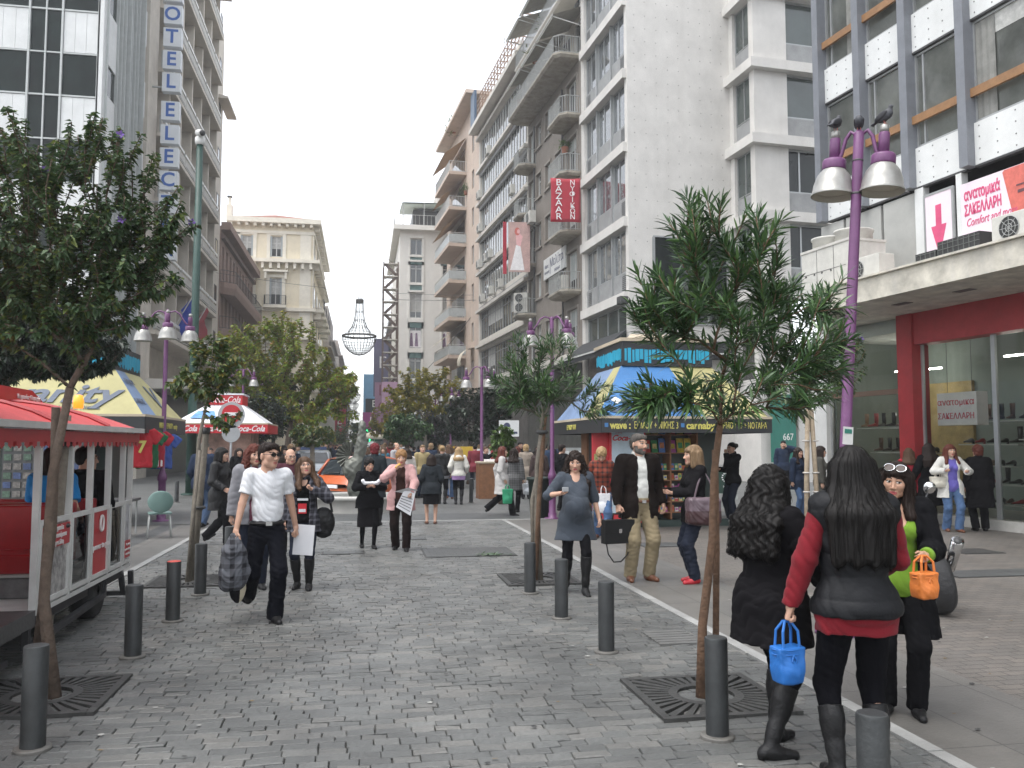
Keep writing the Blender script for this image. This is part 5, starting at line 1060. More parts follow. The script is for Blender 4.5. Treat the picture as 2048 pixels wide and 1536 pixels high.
# left kiosk
r2 = root('yellow_kiosk', (0, 0, 0), 'newsstand kiosk with yellow and blue hipped awning behind the red train', 'kiosk')
ax0, ax1, ay0, ay1 = -8.6, -4.4, 18.4, 22.4
MB().use(KGRN).box(-7.7, -5.4, 19.4, 21.6, 0, 2.3).build('cabin', r2)
awning(r2, ax0, ax1, ay0, ay1, 2.26, .85, 1.0, 3.3, {'front': [(0, 1, KY)], 'right': [(0, .3, KP, .0, .35), (.3, 1, KY, .35, 1)], 'left': [(0, 1, KB)], 'back': [(0, 1, KY)]}, .33)
sb = MB().use(FAS).box(ax0+.85, ax1-.85, ay0+.95, ay1-.95, 3.3, 3.82); sb.use(CYAN); graffiti(sb, ax0+.9, ax1-.9, 3.36, 3.7, ay0+.945, 8); sb.mx = Matrix.Translation((ax1-.845, 0, 0)) @ Matrix.Rotation(math.pi/2, 4, 'Z'); graffiti(sb, ay0+1., ay1-1., 3.36, 3.72, 0, 9); sb.mx = None; sb.build('roof_sign', r2)
s2 = math.atan2(1.04, 1.0); text('vanity', .78, SLATE, r2, (-6.1, ay0+.42, 2.26+.47), (s2, 0, 0), bold=.018, shear=.25, sx=1.15); text('ΕΡΜΟΥ 8 ΚΑΙ ΝΙΚΗΣ', .13, SLATE, r2, (-5.9, ay0+.15, 2.26+.18), (s2, 0, 0))
s3 = math.atan2(1.04, .85); E3 = Euler((s3, 0, math.pi/2)); text('V', .9, SLATE, r2, (ax1-.37, 20.9, 2.26+.48), E3, bold=.02, shear=.2, sx=1.3); text('ΕΡΜΟΥ', .2, SLATE, r2, (ax1-.6, 19.6, 2.26+.78), E3); text('& ΝΙΚΗΣ', .2, SLATE, r2, (ax1-.25, 19.1, 2.26+.34), E3); text('ΝΙΚΗΣ + ΕΡΜΟΥ  vanity', .17, YEL, r2, (ax1+.034, 20.5, 2.1), (math.pi/2, 0, math.pi/2))
for k, (y, z, c, s, lab) in enumerate(((18.7, 1.98, (.4, .02, .03), '7', 'red football shirt numbered 7 hanging under the yellow kiosk awning'), (19.2, 1.95, (.02, .12, .05), '', 'green football shirt hanging between two red ones'), (19.8, 1.95, (.38, .02, .04), '5', 'red football shirt numbered 5 with white stripes at its hem'), (20.6, 1.9, (.05, .1, .35), '', 'blue football shirt hanging last under the kiosk awning'))):
    q = root('hanging_shirt', (ax1-.12, y, z), lab, 'shirt', 'football shirts hanging from the kiosk', .5); m = cloth('shirt_%d' % k, c); mb = MB().use(m); v = [(-.22, .03, 0), (-.1, 0, .06), (0, .0, .03), (.1, 0, .06), (.22, .03, 0), (.38, .05, -.2), (.28, .05, -.28), (.2, .03, -.18), (.21, .05, -.75), (0, -.02, -.76), (-.21, .05, -.75), (-.2, .03, -.18), (-.28, .05, -.28), (-.38, .05, -.2)] if False else None
    s = SDF(); s.box((0, 0, -.38), (.2, .035, .36), .02, .03)
    for e in (-1, 1): s.box((e*.27, 0, -.13), (.1, .03, .1), .02, .03, rot=rotm(0, e*35, 0))
    V, f = s.mesh(.016, folds(.012, 9, 3, k)); link('cloth', np_mesh('cloth', [(V, f, 0)], [m]), q)
    if s and lab and k in (0, 2): text('7' if k == 0 else '5', .34, YEL if k == 0 else WL, q, (0, -.075, -.35), bold=.01)
    if k == 2:
        for e in range(5): bx('stripe', WL, q, -.18+e*.08, -.14+e*.08, -.07, -.055, -.74, -.6)
rk = root('postcard_rack', (-6.2, 18.2, 0), 'dark rack full of small postcards seen through the train windows', 'rack'); mb = MB().use(DKF).box(-.75, .75, 0, .1, .2, 2.)
for i in range(8):
    for j in range(9): mb.use(M('card_%d' % rnd.randrange(3), [(.03, .05, .12), (.12, .11, .1), (.05, .09, .06)][rnd.randrange(3)], .4, .6, 20)).box(-.72+i*.18, -.58+i*.18, -.02, 0, .3+j*.18, .42+j*.18)
mb.build('rack_frame', rk)
# coca cola kiosk
r3 = root('red_white_kiosk', (0, 0, 0), 'kiosk with white hipped awning and red fascia behind the no entry sign', 'kiosk'); WAW = M('awning_white', (.62, .63, .65), .5, .08, 2)
MB().use(M('kiosk_pink', (.4, .25, .2), .6, .5, 3)).box(-5.2, -3.6, 28.9, 31., 0, 2.2).build('cabin', r3)
awning(r3, -5.9, -3., 28, 31.2, 2.32, .9, 1., 2.98, {k: [(0, 1, WAW)] for k in ('front', 'left', 'right', 'back')}, .28, REDS)
mb = MB().use(REDS).box(-5., -3.9, 28.95, 30.3, 2.98, 3.3); mb.use(WAW).box(-5.05, -3.85, 28.9, 30.35, 3.3, 3.35); mb.build('roof_sign', r3)
for x in (-5.6, -4.6, -3.55): text('Coca-Cola', .26, WL, r3, (x, 27.96, 2.18), shear=.4, bold=.004, sx=.85)
text('Coca-Cola', .3, WL, r3, (-4.45, 28.94, 3.14), shear=.4, fit=.95); mb = MB().use(M('print_blue', (.1, .25, .5), .5, .5, 6)).add([(-5.4, 28.23, 2.52), (-4.6, 28.23, 2.52), (-4.7, 28.58, 2.76), (-5.2, 28.58, 2.76)], [(0, 1, 2, 3)]); mb.build('awning_print', r3)
# ---- chandeliers strung over the street
WIRE = M('chandelier_wire', (.14, .137, .128), .5, .1)
def chandelier():
    r = root('street_chandelier', (0, 0, 0), 'x', 'street decoration', 'wire chandeliers strung above the street'); n = 30; up_ = [(.3, 4.6), (.3, 4.35), (.33, 3.6), (.42, 2.9), (.62, 2.35), (.95, 1.9), (1.38, 1.62)]; lo = [(1.38, 1.58), (1.33, 1.2), (1.15, .72), (.85, .35), (.45, .1), (.05, 0.)]
    for nm, pr, k in (('upper_frame', up_, 16), ('lower_bowl', lo, n)):
        mb = MB().use(WIRE)
        for i in range(k): a = 2*math.pi*i/k; mb.tube([(x*math.cos(a), x*math.sin(a), z) for x, z in pr], .022 if nm[0] == 'u' else .018, 4, False)
        for x, z in pr[:-1] if nm[0] == 'u' else pr[1:-1]: mb.tube([(x*math.cos(a), x*math.sin(a), z) for a in np.linspace(0, 2*math.pi, 25)], .02, 4, False)
        mb.build(nm, r)
    MB().use(WIRE).lathe([(1.36, 1.52), (1.41, 1.54), (1.41, 1.66), (1.36, 1.68)], 32, cap=False).build('rim', r); MB().use(WIRE).lathe([(.31, 4.3), (.33, 4.32), (.33, 4.55), (.31, 4.6)], 20).tube([(.12*math.cos(a), 0, 4.72+.12*math.sin(a)) for a in np.linspace(0, 6.28, 13)], .02, 5).build('top_collar', r); return r
ch = chandelier(); k = 0
for (px, py, Y, s, lab) in ((718, 711, 70, 1., 'wire chandelier decoration nearest and largest over the street'), (707, 806, 172, 1., 'second wire chandelier over the street, largest of the far cluster'), (706, 821, 222, 1.05, 'third wire chandelier in the row, below the second'), (709, 839, 258, 1.1, 'fourth wire chandelier in the row, above the last'), (704, 866, 372, 1.2, 'smallest farthest wire chandelier just above the crowd')):
    o = ch if k == 0 else copy_tree(ch); k += 1; p = at(px, py, Y); o.location = p; o.scale = (s, s, s); o['label'] = lab
def cable(name, pts, label, rr=.018): tag(MB().use(DKF).tube(pts, rr, 4, False).build(name), label, 'cable', 'overhead cables')
def sag(a, b, s, n=9): return [a.lerp(b, i/(n-1))-Vector((0, 0, s*4*(i/(n-1))*(1-i/(n-1)))) for i in range(n)]
a, b = at(645, 575, 82), at(962, 600, 70); c_ = at(718, 596, 70); cable('overhead_cable', sag(a, c_, .1)+sag(c_, b, .1)[1:], 'span cable carrying the nearest chandelier', .02)
cable('overhead_cable', sag(at(430, 545, 66), at(958, 590, 72), .5), 'thin upper cable crossing the street above the first chandelier', .014); cable('overhead_cable', sag(at(650, 590, 86), at(790, 640, 92), 1.5), 'slack cable left of the first chandelier', .014)
cable('overhead_cable', sag(at(960, 610, 70), at(848, 745, 86), .2), 'black cable slanting down across the pale grey corner block', .03); cable('overhead_cable', sag(at(650, 715, 130), at(800, 722, 130), .2), 'level cable behind the first chandelier bowl', .02)
# ---- fountain with bronze figure
MARB = M('marble', (.42, .41, .38), .45, .12, 1.5, .1, 15, streak=.2); FX = at(716, 900, 22.4).x; fr = root('fountain', (FX, 22.4, 0), 'low round white marble fountain basin', 'fountain'); fr.scale = (.72, .72, 1)
MB().use(MARB, True).lathe([(1.52, 0), (1.5, .3), (1.62, .31), (1.64, .36), (1.6, .41), (1.36, .41), (1.33, .37), (1.33, .2)], 40, cap=False).build('basin', fr); MB().use(glass('fountain_water', (.03, .045, .035), .05)).prism([(1.36*math.cos(i*.196), 1.36*math.sin(i*.196)) for i in range(32)], .05, .3).build('water', fr)
BRZ = M('bronze', (.14, .145, .125), .5, .35, 6, .3, 20, metal=.5); s = SDF(); X = 0
s.cone((0, .3, .1), (0, .3, .55), .22, .2, .05); s.cone((-.05, .3, .55), (-.02, .3, .95), .22, .17, .1); s.ell((-.14, .24, 1.05), (.26, .22, .3), .12); s.cone((.0, .3, 1.2), (.08, .3, 1.72), .17, .13, .1); s.cone((.08, .3, 1.6), (.1, .28, 2.1), .13, .1, .08); s.ell((.1, .27, 2.18), (.1, .11, .13), .05); s.cone((.2, .3, 1.3), (.32, .2, 1.15), .07, .06, .06); s.box((.3, .15, 1.2), (.12, .08, .1), .02, .05)
so = root('bronze_statue', (FX, 22.4, 0), 'grey green bronze figure with a fan shell standing in the fountain', 'statue'); V, f = s.mesh(.022, curls(.012, 30)); link('figure', np_mesh('figure', [(V, f, 0)], [BRZ]), so)
mb = MB().use(BRZ)
for i in range(9):
    a0, a1 = R(75+i*18), R(75+(i+1)*18); am = (a0+a1)/2; o = (-.2, .2, 1.4); mb.add([o, (o[0]+.34*math.cos(a0), .2, o[2]+.34*math.sin(a0)), (o[0]+.37*math.cos(am), .12, o[2]+.37*math.sin(am)), (o[0]+.34*math.cos(a1), .2, o[2]+.34*math.sin(a1))], [(0, 1, 2), (0, 2, 3)])
    mb.tube([o, (o[0]+.37*math.cos(am), .11, o[2]+.37*math.sin(am))], .012, 4)
mb.build('shell', so)
# ---- cars
def car(loc, rz, label, paint, kind='hatch', s=1.):
    r = root('parked_car', loc, label, 'car', None, rz); r.scale = (s, s, s); W2 = .8
    # stations from rear (y=0) to front (y=3.7): z belt, roof flag
    st = [(0., .3, .62, .7), (.06, .24, .86, .76), (.5, .2, .92, .8), (1.8, .2, .92, .81), (2.75, .2, .9, .8), (3.35, .24, .76, .74), (3.62, .3, .6, .64)]
    def ring(y, zb, zt, w): return [(-w*.9, y, zb), (-w, y, zb+.14), (-w*1.02, y, (zb+zt)*.5), (-w*.97, y, zt-.05), (-w*.86, y, zt), (w*.86, y, zt), (w*.97, y, zt-.05), (w*1.02, y, (zb+zt)*.5), (w, y, zb+.14), (w*.9, y, zb)]
    mb = MB().use(paint, True); V = []; [V.extend(ring(*a)) for a in st]; n = 10; fs = [(i*n+j, i*n+(j+1) % n, (i+1)*n+(j+1) % n, (i+1)*n+j) for i in range(len(st)-1) for j in range(n)]+[tuple(range(n)), tuple(range(7*n-1, 6*n-1, -1))]; mb.add(V, fs)
    # roof and pillars
    g = [(.12, .78, .92), (.42, .64, 1.36), (.9, .64, 1.43), (1.7, .62, 1.41), (2.05, .6, 1.34), (2.72, .7, .93)]
    mb.add([(x*w, y, z) for y, w, z in g[1:5] for x in (-1, -.5, .5, 1)]+[(x*(w+.01), y, z-.05) for y, w, z in g[1:5] for x in (-1, 1)], [(i*4+j, i*4+j+1, (i+1)*4+j+1, (i+1)*4+j) for i in range(3) for j in range(3)]+[(i*4, (i+1)*4, 16+(i+1)*2, 16+i*2) for i in range(3)]+[(i*4+3, 16+i*2+1, 16+(i+1)*2+1, (i+1)*4+3) for i in range(3)])
    for q in (-1, 1):
        for a, b, wd in ((g[0], g[1], .13), (g[5], g[4], .07)): mb.bar((q*a[1], a[0], a[2]-.02), (q*b[1], b[0], b[2]-.02), wd, .05)
        mb.bar((q*.77, 1.35, .9), (q*.64, 1.3, 1.38), .09, .03); mb.add([(q*.79, .1, .9), (q*.8, .75, .9), (q*.645, .85, 1.4), (q*.645, .42, 1.35)], [(0, 1, 2, 3)])
    mb.build('body', r); CG = glass('car_glass', (.02, .025, .028), .03, 1.5)
    for nm, q in (('rear_window', [(-.66, .1, .9), (.66, .1, .9), (.56, .4, 1.33), (-.56, .4, 1.33)]), ('windscreen', [(.66, 2.72, .92), (-.66, 2.72, .92), (-.57, 2.06, 1.33), (.57, 2.06, 1.33)]), ('side_window', [(.775, .75, .93), (.775, 2.6, .93), (.63, 2.03, 1.33), (.64, .85, 1.36)]), ('side_window', [(-.775, 2.6, .93), (-.775, .75, .93), (-.64, .85, 1.36), (-.63, 2.03, 1.33)])):
        cx = sum(v[0] for v in q)/4; MB().use(CG).add(q, [(0, 1, 2, 3)]).build(nm, r)
    TY = M('tyre', (.018, .018, .018), .8, .2, 20, .3, 60); RIM = M('rim', (.35, .35, .36), .35, .1, metal=.7)
    for q in (-1, 1):
        for y in (.62, 2.98):
            w = MB().use(TY, True).lathe([(.18, -.09), (.28, -.09), (.3, -.05), (.3, .05), (.28, .09), (.18, .09)], 22).build('wheel', r, (q*.74, y, .3), (0, math.pi/2, 0)); MB().use(RIM, True).lathe([(.19, -.07), (.19, .07), (.1, .085), (.03, .09)], 18).build('rim', w)
        MB().use(M('tail_lamp', (.35, .01, .015), .25)).add([(q*.74, -.01, .62), (q*.8, .12, .62), (q*.7, .36, 1.3), (q*.6, .36, 1.32), (q*.66, .06, .9)], [(0, 1, 2, 3, 4)]).build('tail_light', r); MB().use(M('head_lamp', (.6, .62, .62), .1)).add([(q*.72, 3.42, .62), (q*.5, 3.6, .58), (q*.48, 3.52, .7), (q*.72, 3.3, .76)], [(0, 1, 2, 3)]).build('headlight', r)
    MB().use(DKF).box(-.75, .75, -.05, .1, .28, .42).box(-.66, .66, 3.5, 3.68, .26, .4).build('bumper', r); bx('number_plate', WL, r, -.26, .26, -.03, .0, .5, .6)
    bx('wiper', DKF, r, -.3, .2, .1, .13, .95, .97); return r
ORG = M('orange_paint', (.48, .1, .025), .3, .08, 3, coat=.6); SILV = M('silver_paint', (.42, .45, .47), .3, .08, 3, metal=.3, coat=.5)
p = at(664, 940, 25.8); car((p.x, 25.8, -.1), R(-48), 'orange hatchback parked behind the fountain, rear towards viewer', ORG, s=1.)
p = at(614, 915, 36); pc = car((p.x+.1, 39.4, 0), R(182), 'silver police car with roof light bar facing the viewer', SILV); MB().use(M('light_bar', (.08, .12, .25), .3)).box(-.55, .55, 1.1, 1.35, 1.45, 1.58).build('light_bar', pc)
# ---- tourist train wagon
TR = M('train_red', (.42, .025, .03), .4, .15, 3); TRR = M('train_roof', (.45, .035, .035), .5, .18, 2, .3, 5, streak=.2); TW = M('train_white', (.55, .55, .53), .45, .12, 4, streak=.2); VIN = M('red_vinyl', (.28, .012, .015), .35, .2, 5, .15, 12)
tr = root('tourist_train', (0, 0, 0), 'red and white tourist train wagon with open sides and scalloped roof', 'train')
X0, X1, YA, YB = -4.3, -2.5, 3.2, 10.05
mb = MB().use(M('chassis', (.03, .03, .032), .6, .3, 5)); mb.box(X0+.1, X1-.06, YA, YB-.1, .26, .37); mb.bar((X1-.03, 7.2, .12), (X1-.03, 9.2, .2), .05); mb.bar((X1-.03, 7.2, .12), (X1-.03, 7.2, .35), .05); mb.bar((X1-.03, 9.2, .2), (X1-.03, 9.2, .35), .04); mb.bar((X1-.03, 4, .12), (X1-.03, 6.8, .12), .05); mb.bar((X1-.1, YB, .3), (X1-.1, YB+.14, .05), .05); mb.bar((X1-.4, YB+.14, .05), (X1-.02, YB+.14, .05), .05); mb.bar((X1-.02, YB+.14, .05), (X1-.02, YB+.1, .3), .05); mb.build('chassis', tr)
mb = MB().use(TW).box(X0, X1, YA, YB, .36, .4); mb.use(M('tread_plate', (.06, .06, .06), .4, .4, 30)).box(X1-.35, X1+.03, 5.9, 7.2, .3, .42); mb.build('floor', tr)
posts = [7.3, 8.05, 8.62, 9.2, 9.72, 10.02]
for y in posts+[5.8, 4.4]: bx('roof_post', TW, tr, X1-.05, X1, y-.025, y+.025, .4, 1.84)
for y in (4.4, 6., 7.3, 8.6, 10.): bx('roof_post', TW, tr, X0, X0+.05, y-.025, y+.025, .4, 1.84)
# side panels along the street side
SIL = M('silver_print', (.3, .29, .28), .4, .8, 14); CLR = clear_glass('train_glass', (.5, .53, .53), 1.45)
def panel(y0, y1, m, nm='side_panel', frame=True):
    w = MB().use(TW); f = .03
    w.box(X1-.035, X1+.006, y0, y1, 1.05, 1.09); w.box(X1-.035, X1+.006, y0, y1, .42, .46); w.box(X1-.035, X1+.006, y0, y0+f, .46, 1.05); w.box(X1-.035, X1+.006, y1-f, y1, .46, 1.05); w = w.build(nm, tr)
    o = MB().use(m).quad((X1-.01, y0+f, .46), (X1-.01, y1-f, .46), (X1-.01, y1-f, 1.05), (X1-.01, y0+f, 1.05)).build('pane' if m is CLR else 'panel_sheet', w); return w
panel(7.33, 8.02, SIL); panel(8.08, 8.6, CLR); d_ = panel(8.65, 9.18, TR, 'door'); panel(9.23, 9.7, CLR); panel(9.75, 10.0, M('pale_print', (.4, .4, .42), .4, .6, 5))
E4 = (math.pi/2, 0, math.pi/2); WT = M('white_print', (.7, .68, .66), .5)
text('power to you', .085, WT, tr, (X1+.012, 8.92, .72), E4, sx=1.1); o = MB().use(WT, True).tube([(X1+.008, 8.93+.05*math.sin(a), .93+.075*math.cos(a)) for a in np.linspace(0, 6.28, 17)], .011, 5).build('round_emblem', tr)
bx('red_print', TR, tr, X1-.008, X1+.008, 7.4, 8., .85, 1.03); bx('red_print', TR, tr, X1-.008, X1+.008, 9.78, 9.98, .48, .66)
for i, s in enumerate(('Υπηρεσία', 'για αντικείμενα', 'στην πόλη')): text(s, .055, WT, tr, (X1+.012, 7.7, 1.0-.06*i), E4); text(s, .03, WT, tr, (X1+.012, 9.88, .62-.05*i), E4)
# roof: shallow arch with ribs, gutter and scalloped valance
mb = MB().use(TRR, True); n = 10; pr = [(X0-.08+(X1-X0+.16)*i/n, 1.86+.24*math.sin(math.pi*i/n)**.8) for i in range(n+1)]
V = [(x, y, z) for y in (YA-.1, YB-.45) for x, z in pr]+[(x*.96+(X0+X1)/2*.04, YB+.06, 1.86+(z-1.86)*.25) for x, z in pr]; mb.add(V, [(k*(n+1)+i, k*(n+1)+i+1, (k+1)*(n+1)+i+1, (k+1)*(n+1)+i) for k in range(2) for i in range(n)]); mb.build('roof', tr)
for y in (4.6, 6., 7.4, 8.8): MB().use(M('roof_seam', (.33, .03, .035), .5)).tube([(x, y, z+.012) for x, z in pr], .02, 5).build('roof_rib', tr)
mb = MB().use(TW).box(X1+.05, X1+.1, YA, YB+.08, 1.82, 1.87); mb.box(X0-.08, X1+.1, YB+.04, YB+.08, 1.82, 1.87); mb.box(X0-.1, X0-.05, YA, YB+.08, 1.82, 1.87); mb.build('gutter', tr)
mb = MB().use(TR)
def scal(a, b, nn):
    for i in range(nn):
        for j in range(5): t0, t1 = (i+j/5)/nn, (i+(j+1)/5)/nn; h = .07+.07*math.sin(math.pi*(j+.5)/5); p, q = Vector(a).lerp(Vector(b), t0), Vector(a).lerp(Vector(b), t1); mb.quad(p-Vector((0, 0, h)), q-Vector((0, 0, h)), q, p)
scal((X1+.03, YA, 1.81), (X1+.03, YB+.1, 1.81), 46); scal((X0, YB+.1, 1.81), (X1+.03, YB+.1, 1.81), 12); scal((X0, YA, 1.81), (X0, YB+.1, 1.81), 46); mb.build('scalloped_valance', tr)
mb = MB().use(TR); mb.add([(-3.3, 5.2, 1.98), (-3.3, 9.75, 1.98), (-3.3, 9.6, 2.14), (-3.3, 9.3, 2.24), (-3.3, 5.2, 2.26), (-3.36, 5.2, 1.98), (-3.36, 9.75, 1.98), (-3.36, 9.6, 2.14), (-3.36, 9.3, 2.24), (-3.36, 5.2, 2.26)], [(0, 1, 2, 3, 4), (9, 8, 7, 6, 5), (0, 5, 6, 1), (1, 6, 7, 2), (2, 7, 8, 3), (3, 8, 9, 4)]); mb.build('roof_sign', tr); text('vodafone', .2, WT, tr, (-3.29, 8.05, 2.16), E4); text('Υπηρεσίας Παροχής', .062, WT, tr, (-3.29, 9.2, 2.16), E4); text('Εθνικής Ομάδας', .062, WT, tr, (-3.29, 9.15, 2.07), E4)
MB().use(M('beacon_orange', (.7, .22, .02), .3, 0, emit=.6), True).lathe([(.05, 2.08), (.055, 2.16), (.04, 2.22), (.0, 2.23)], 14, (-3., 9.75, 0)).build('beacon', tr)
for y, fl in ((5.1, 1), (6.35, 1), (7.75, 1), (8.5, -1), (9.1, -1)):
    sd = MB(); sd.mx = Matrix.Identity(4) if fl > 0 else Matrix.Translation((0, 2*y+.5, 0)) @ Matrix.Diagonal((1, -1, 1, 1)); sd.use(VIN).box(X0+.1, X1-.12, y, y+.42, .62, .78); sd.box(X0+.1, X1-.12, y+.4, y+.52, .7, 1.16); sd.use(TW).box(X0+.1, X1-.1, y+.06, y+.4, .58, .62); sd.use(M('seat_grey', (.14, .14, .14), .6, .3, 12)).box(X0+.1, X1-.14, y+.1, y+.42, .4, .58); bevel(sd.build('bench_seat', tr), .04, 3)
for y in (9.05, 5.4):
    for x in (X1-.14, X0+.2): w = MB().use(TY_ if False else M('tyre', (.018, .018, .018), .8), True).lathe([(.14, -.1), (.25, -.1), (.28, -.06), (.28, .06), (.25, .1), (.14, .1)], 24).build('wheel', tr, (x, y, .28), (0, math.pi/2, 0)); MB().use(RAIL, True).lathe([(.15, -.06), (.15, .08), (.05, .1)], 14).build('rim', w)
# ---- green chair and small table
p = G(318, 1075); r = root('cafe_chair', p, 'pale green cafe chair with metal legs standing behind the train', 'chair', rz=R(15)); GCH = M('chair_green', (.12, .2, .18), .45, .1, 5)
bevel(bx('seat', GCH, r, -.2, .2, -.2, .2, .43, .46), .015); s = SDF(); s.ell((0, -.2, .66), (.22, .03, .2), .01); V, f = s.mesh(.012); V[:, 1] += -.02+.9*(V[:, 0]**2); link('backrest', np_mesh('backrest', [(V, f, 0)], [GCH]), r)
for x in (-.17, .17):
    for y in (-.17, .17): MB().use(RAIL, True).tube([(x, y, .43), (x*1.2, y*1.25, 0)], .012, 6).build('leg', r)
r = root('cafe_table', (p.x-.75, p.y+.2, 0), 'small dark table with wheels beside the green chair', 'table'); bx('table_top', DKF, r, -.3, .3, -.3, .3, .66, .7); mb = MB().use(RAIL)
for x in (-.24, .24):
    for y in (-.24, .24): MB().use(RAIL).tube([(x, y, 0.04), (x, y, .68)], .016, 6).build('leg', r)
# ---- bin, wooden box, cart, A-board, yellow cart
p = G(1090, 1037); r = root('litter_bin', (p.x-.05, p.y+.35, 0), 'dark green round litter bin beside the purple lamp base', 'bin'); MB().use(M('bin_green', (.012, .022, .018), .5), True).lathe([(.22, 0), (.27, .85), (.31, .86), (.31, .93), (.27, .93), (.25, .7)], 22).build('bin_body', r)
p = G(985, 998); r = root('wooden_box', (p.x, p.y+.4, 0), 'reddish brown wooden box tied to a purple lamp', 'box'); bx('box_body', KWOOD, r, -.42, .42, -.35, .35, 0, 1.1); bx('box_tray', TANR, r, -.45, .45, -.38, .38, 1.1, 1.15); MB().use(WL).box(-.2, .1, -.2, .1, 1.15, 1.22).box(.15, .35, -.2, 0, 1.15, 1.3).build('goods', r)
p = at(925, 905, 33); r = root('vendor_cart', (p.x, 33, 0), 'yellow painted vendor cart with dark umbrella folded among the crowd', 'cart'); bx('cart_body', M('cart_yellow', (.5, .33, .03), .5, .1, 2), r, -.5, .5, 0, .6, .95, 1.6); MB().use(DKF).box(-.5, .5, 0, .6, .3, .95).build('cart_base', r); bx('cart_side', WP, r, .55, 1.1, 0, .6, .5, 1.5)
p = G(1455, 1000); r = root('pavement_sign', (p.x, p.y, 0), 'green A board pavement sign with dotted ring behind the standing woman', 'sign'); mb = MB().use(RAIL).bar((-.32, 0, 0), (-.3, .15, 1.05), .03); mb.bar((.32, 0, 0), (.3, .15, 1.05), .03); mb.bar((-.32, .35, 0), (-.3, .18, 1.05), .03); mb.bar((.32, .35, 0), (.3, .18, 1.05), .03); mb.bar((-.3, .16, 1.05), (.3, .16, 1.05), .03); mb.build('stand', r); mb = MB().use(M('board_green', (.012, .04, .028), .5)).add([(-.27, .02, .2), (.27, .02, .2), (.27, .13, 1.), (-.27, .13, 1.)], [(0, 1, 2, 3)]); mb.use(WL)
for i in range(12): a = i*.5236; x, z = .13*math.cos(a), .68+.13*math.sin(a); mb.box(x-.018, x+.018, .05, .075, z-.018, z+.018)
mb.build('board', r); text('NIKKI', .1, WL, r, (0, .02, .4)); text('e', .16, WL, r, (0, .05, .68))
r = root('street_sign', (at(1018, 852, 30).x, 30, 0), 'white square sign with dark emblem on a thin pole near the glass shop', 'sign'); z = at(1018, 862, 30).z; MB().use(RAIL).tube([(0, .03, 0), (0, .03, z+.4)], .03, 6).build('post', r); bx('sign_board', WP, r, -.36, .36, -.02, .02, z-.2, z+.38); MB().use(NAVY).lathe([(.12, 0), (.12, .01)], 16).build('emblem', r, (-.08, -.025, z+.18), (math.pi/2, 0, 0)); MB().use(NAVY).box(-.3, .3, -.026, -.02, z-.1, z-.02).build('lettering', r)
p = at(757, 878, 95); r = root('cafe_parasol', (p.x-.8, 70, 0), 'cream parasol open above the crowd at the street mouth', 'parasol'); MB().use(AW2, True).lathe([(1.6, 2.1), (.8, 2.5), (.05, 2.75)], 16).build('canopy', r); MB().use(RAIL).tube([(0, 0, 0), (0, 0, 2.7)], .04, 6).build('pole', r)
rk = root('newspaper_rack', (G(1120, 1010).x+.2, 22.6, 0), 'white wire newspaper rack left of the blue kiosk', 'rack'); mb = MB().use(RAIL).box(-.3, .3, 0, .06, .1, 1.6)
for j in range(6):
    for i in range(3): mb.use(WP if (i+j) % 2 else GMM[3]).box(-.28+i*.19, -.12+i*.19, -.03, 0, .35+j*.2, .51+j*.2)
mb.build('rack_frame', rk)
# ---- motorcycle behind the three women
pr_, pf_ = G(1885, 1228), G(1722, 1138); dv = pf_-pr_; mr = root('motorcycle', pr_, 'dark motorcycle with fat rear tyre parked behind the green top woman', 'motorcycle', rz=math.atan2(dv.y, dv.x)); L = 1.42; mr.rotation_euler[0] = R(-9)
TYm = M('moto_tyre', (.02, .02, .021), .75, .3, 8, .5, 30); CHR = M('chrome', (.6, .6, .6), .12, 0, metal=1.); MBK = M('moto_black', (.02, .02, .022), .25, .1, coat=.5)
for x, w, rr in ((0, .1, .31), (L, .06, .3)):
    t = MB().use(TYm, True).lathe([(rr-.1, -w*.75), (rr-.045, -w), (rr-.008, -w*.55), (rr, 0), (rr-.008, w*.55), (rr-.045, w), (rr-.1, w*.75)], 30, cap=False).build('wheel', mr, (x, 0, rr), (math.pi/2, 0, 0)); MB().use(CHR, True).lathe([(rr-.1, -.04), (rr-.1, .04), (rr-.13, .04), (rr-.13, -.04)], 26, cap=False).tube([(0, 0, -.06), (0, 0, .06)], .05, 10).build('rim', t)
    mb = MB().use(CHR)
    for i in range(8): mb.bar((0, 0, 0), ((rr-.1)*math.cos(i*.785), (rr-.1)*math.sin(i*.785), 0), .02)
    mb.build('spokes', t)
s = SDF(); s.ell((.78, 0, .78), (.28, .15, .14), .06); s.cone((.45, 0, .74), (-.05, 0, .9), .11, .07, .06); s.ell((1.18, 0, .78), (.17, .16, .2), .06); s.box((.66, 0, .4), (.2, .13, .16), .03, .05); s.cone((0, 0, .31), (.45, 0, .4), .05, .07, .05); V, f = s.mesh(.016); link('body', np_mesh('body', [(V, f, 0)], [MBK]), mr)
MB().use(CHR, True).tube([(.55, -.2, .35), (.2, -.22, .4), (-.18, -.22, .72)], [.035, .05, .06], 12).use(DKF).tube([(-.18, -.22, .72), (-.19, -.22, .73)], .04, 10).build('exhaust', mr); MB().use(CHR, True).tube([(L, -.1, .31), (1.12, -.1, .85)], .028, 8).tube([(L, .1, .31), (1.12, .1, .85)], .028, 8).build('fork', mr); MB().use(MBK, True).tube([(1.0, -.38, 1.0), (1.08, -.15, .95), (1.08, .15, .95), (1.0, .38, 1.0)], .02, 8).build('handlebar', mr)
for q in (-1, 1): MB().use(CHR, True).lathe([(.0, -.02), (.06, -.015), (.07, .0), (.05, .02)], 14).build('mirror', mr, (.98, q*.42, 1.16), (0, R(80), 0)); MB().use(MBK).tube([(1.0, q*.33, 1.), (.98, q*.42, 1.14)], .01, 5).build('mirror_stem', mr)
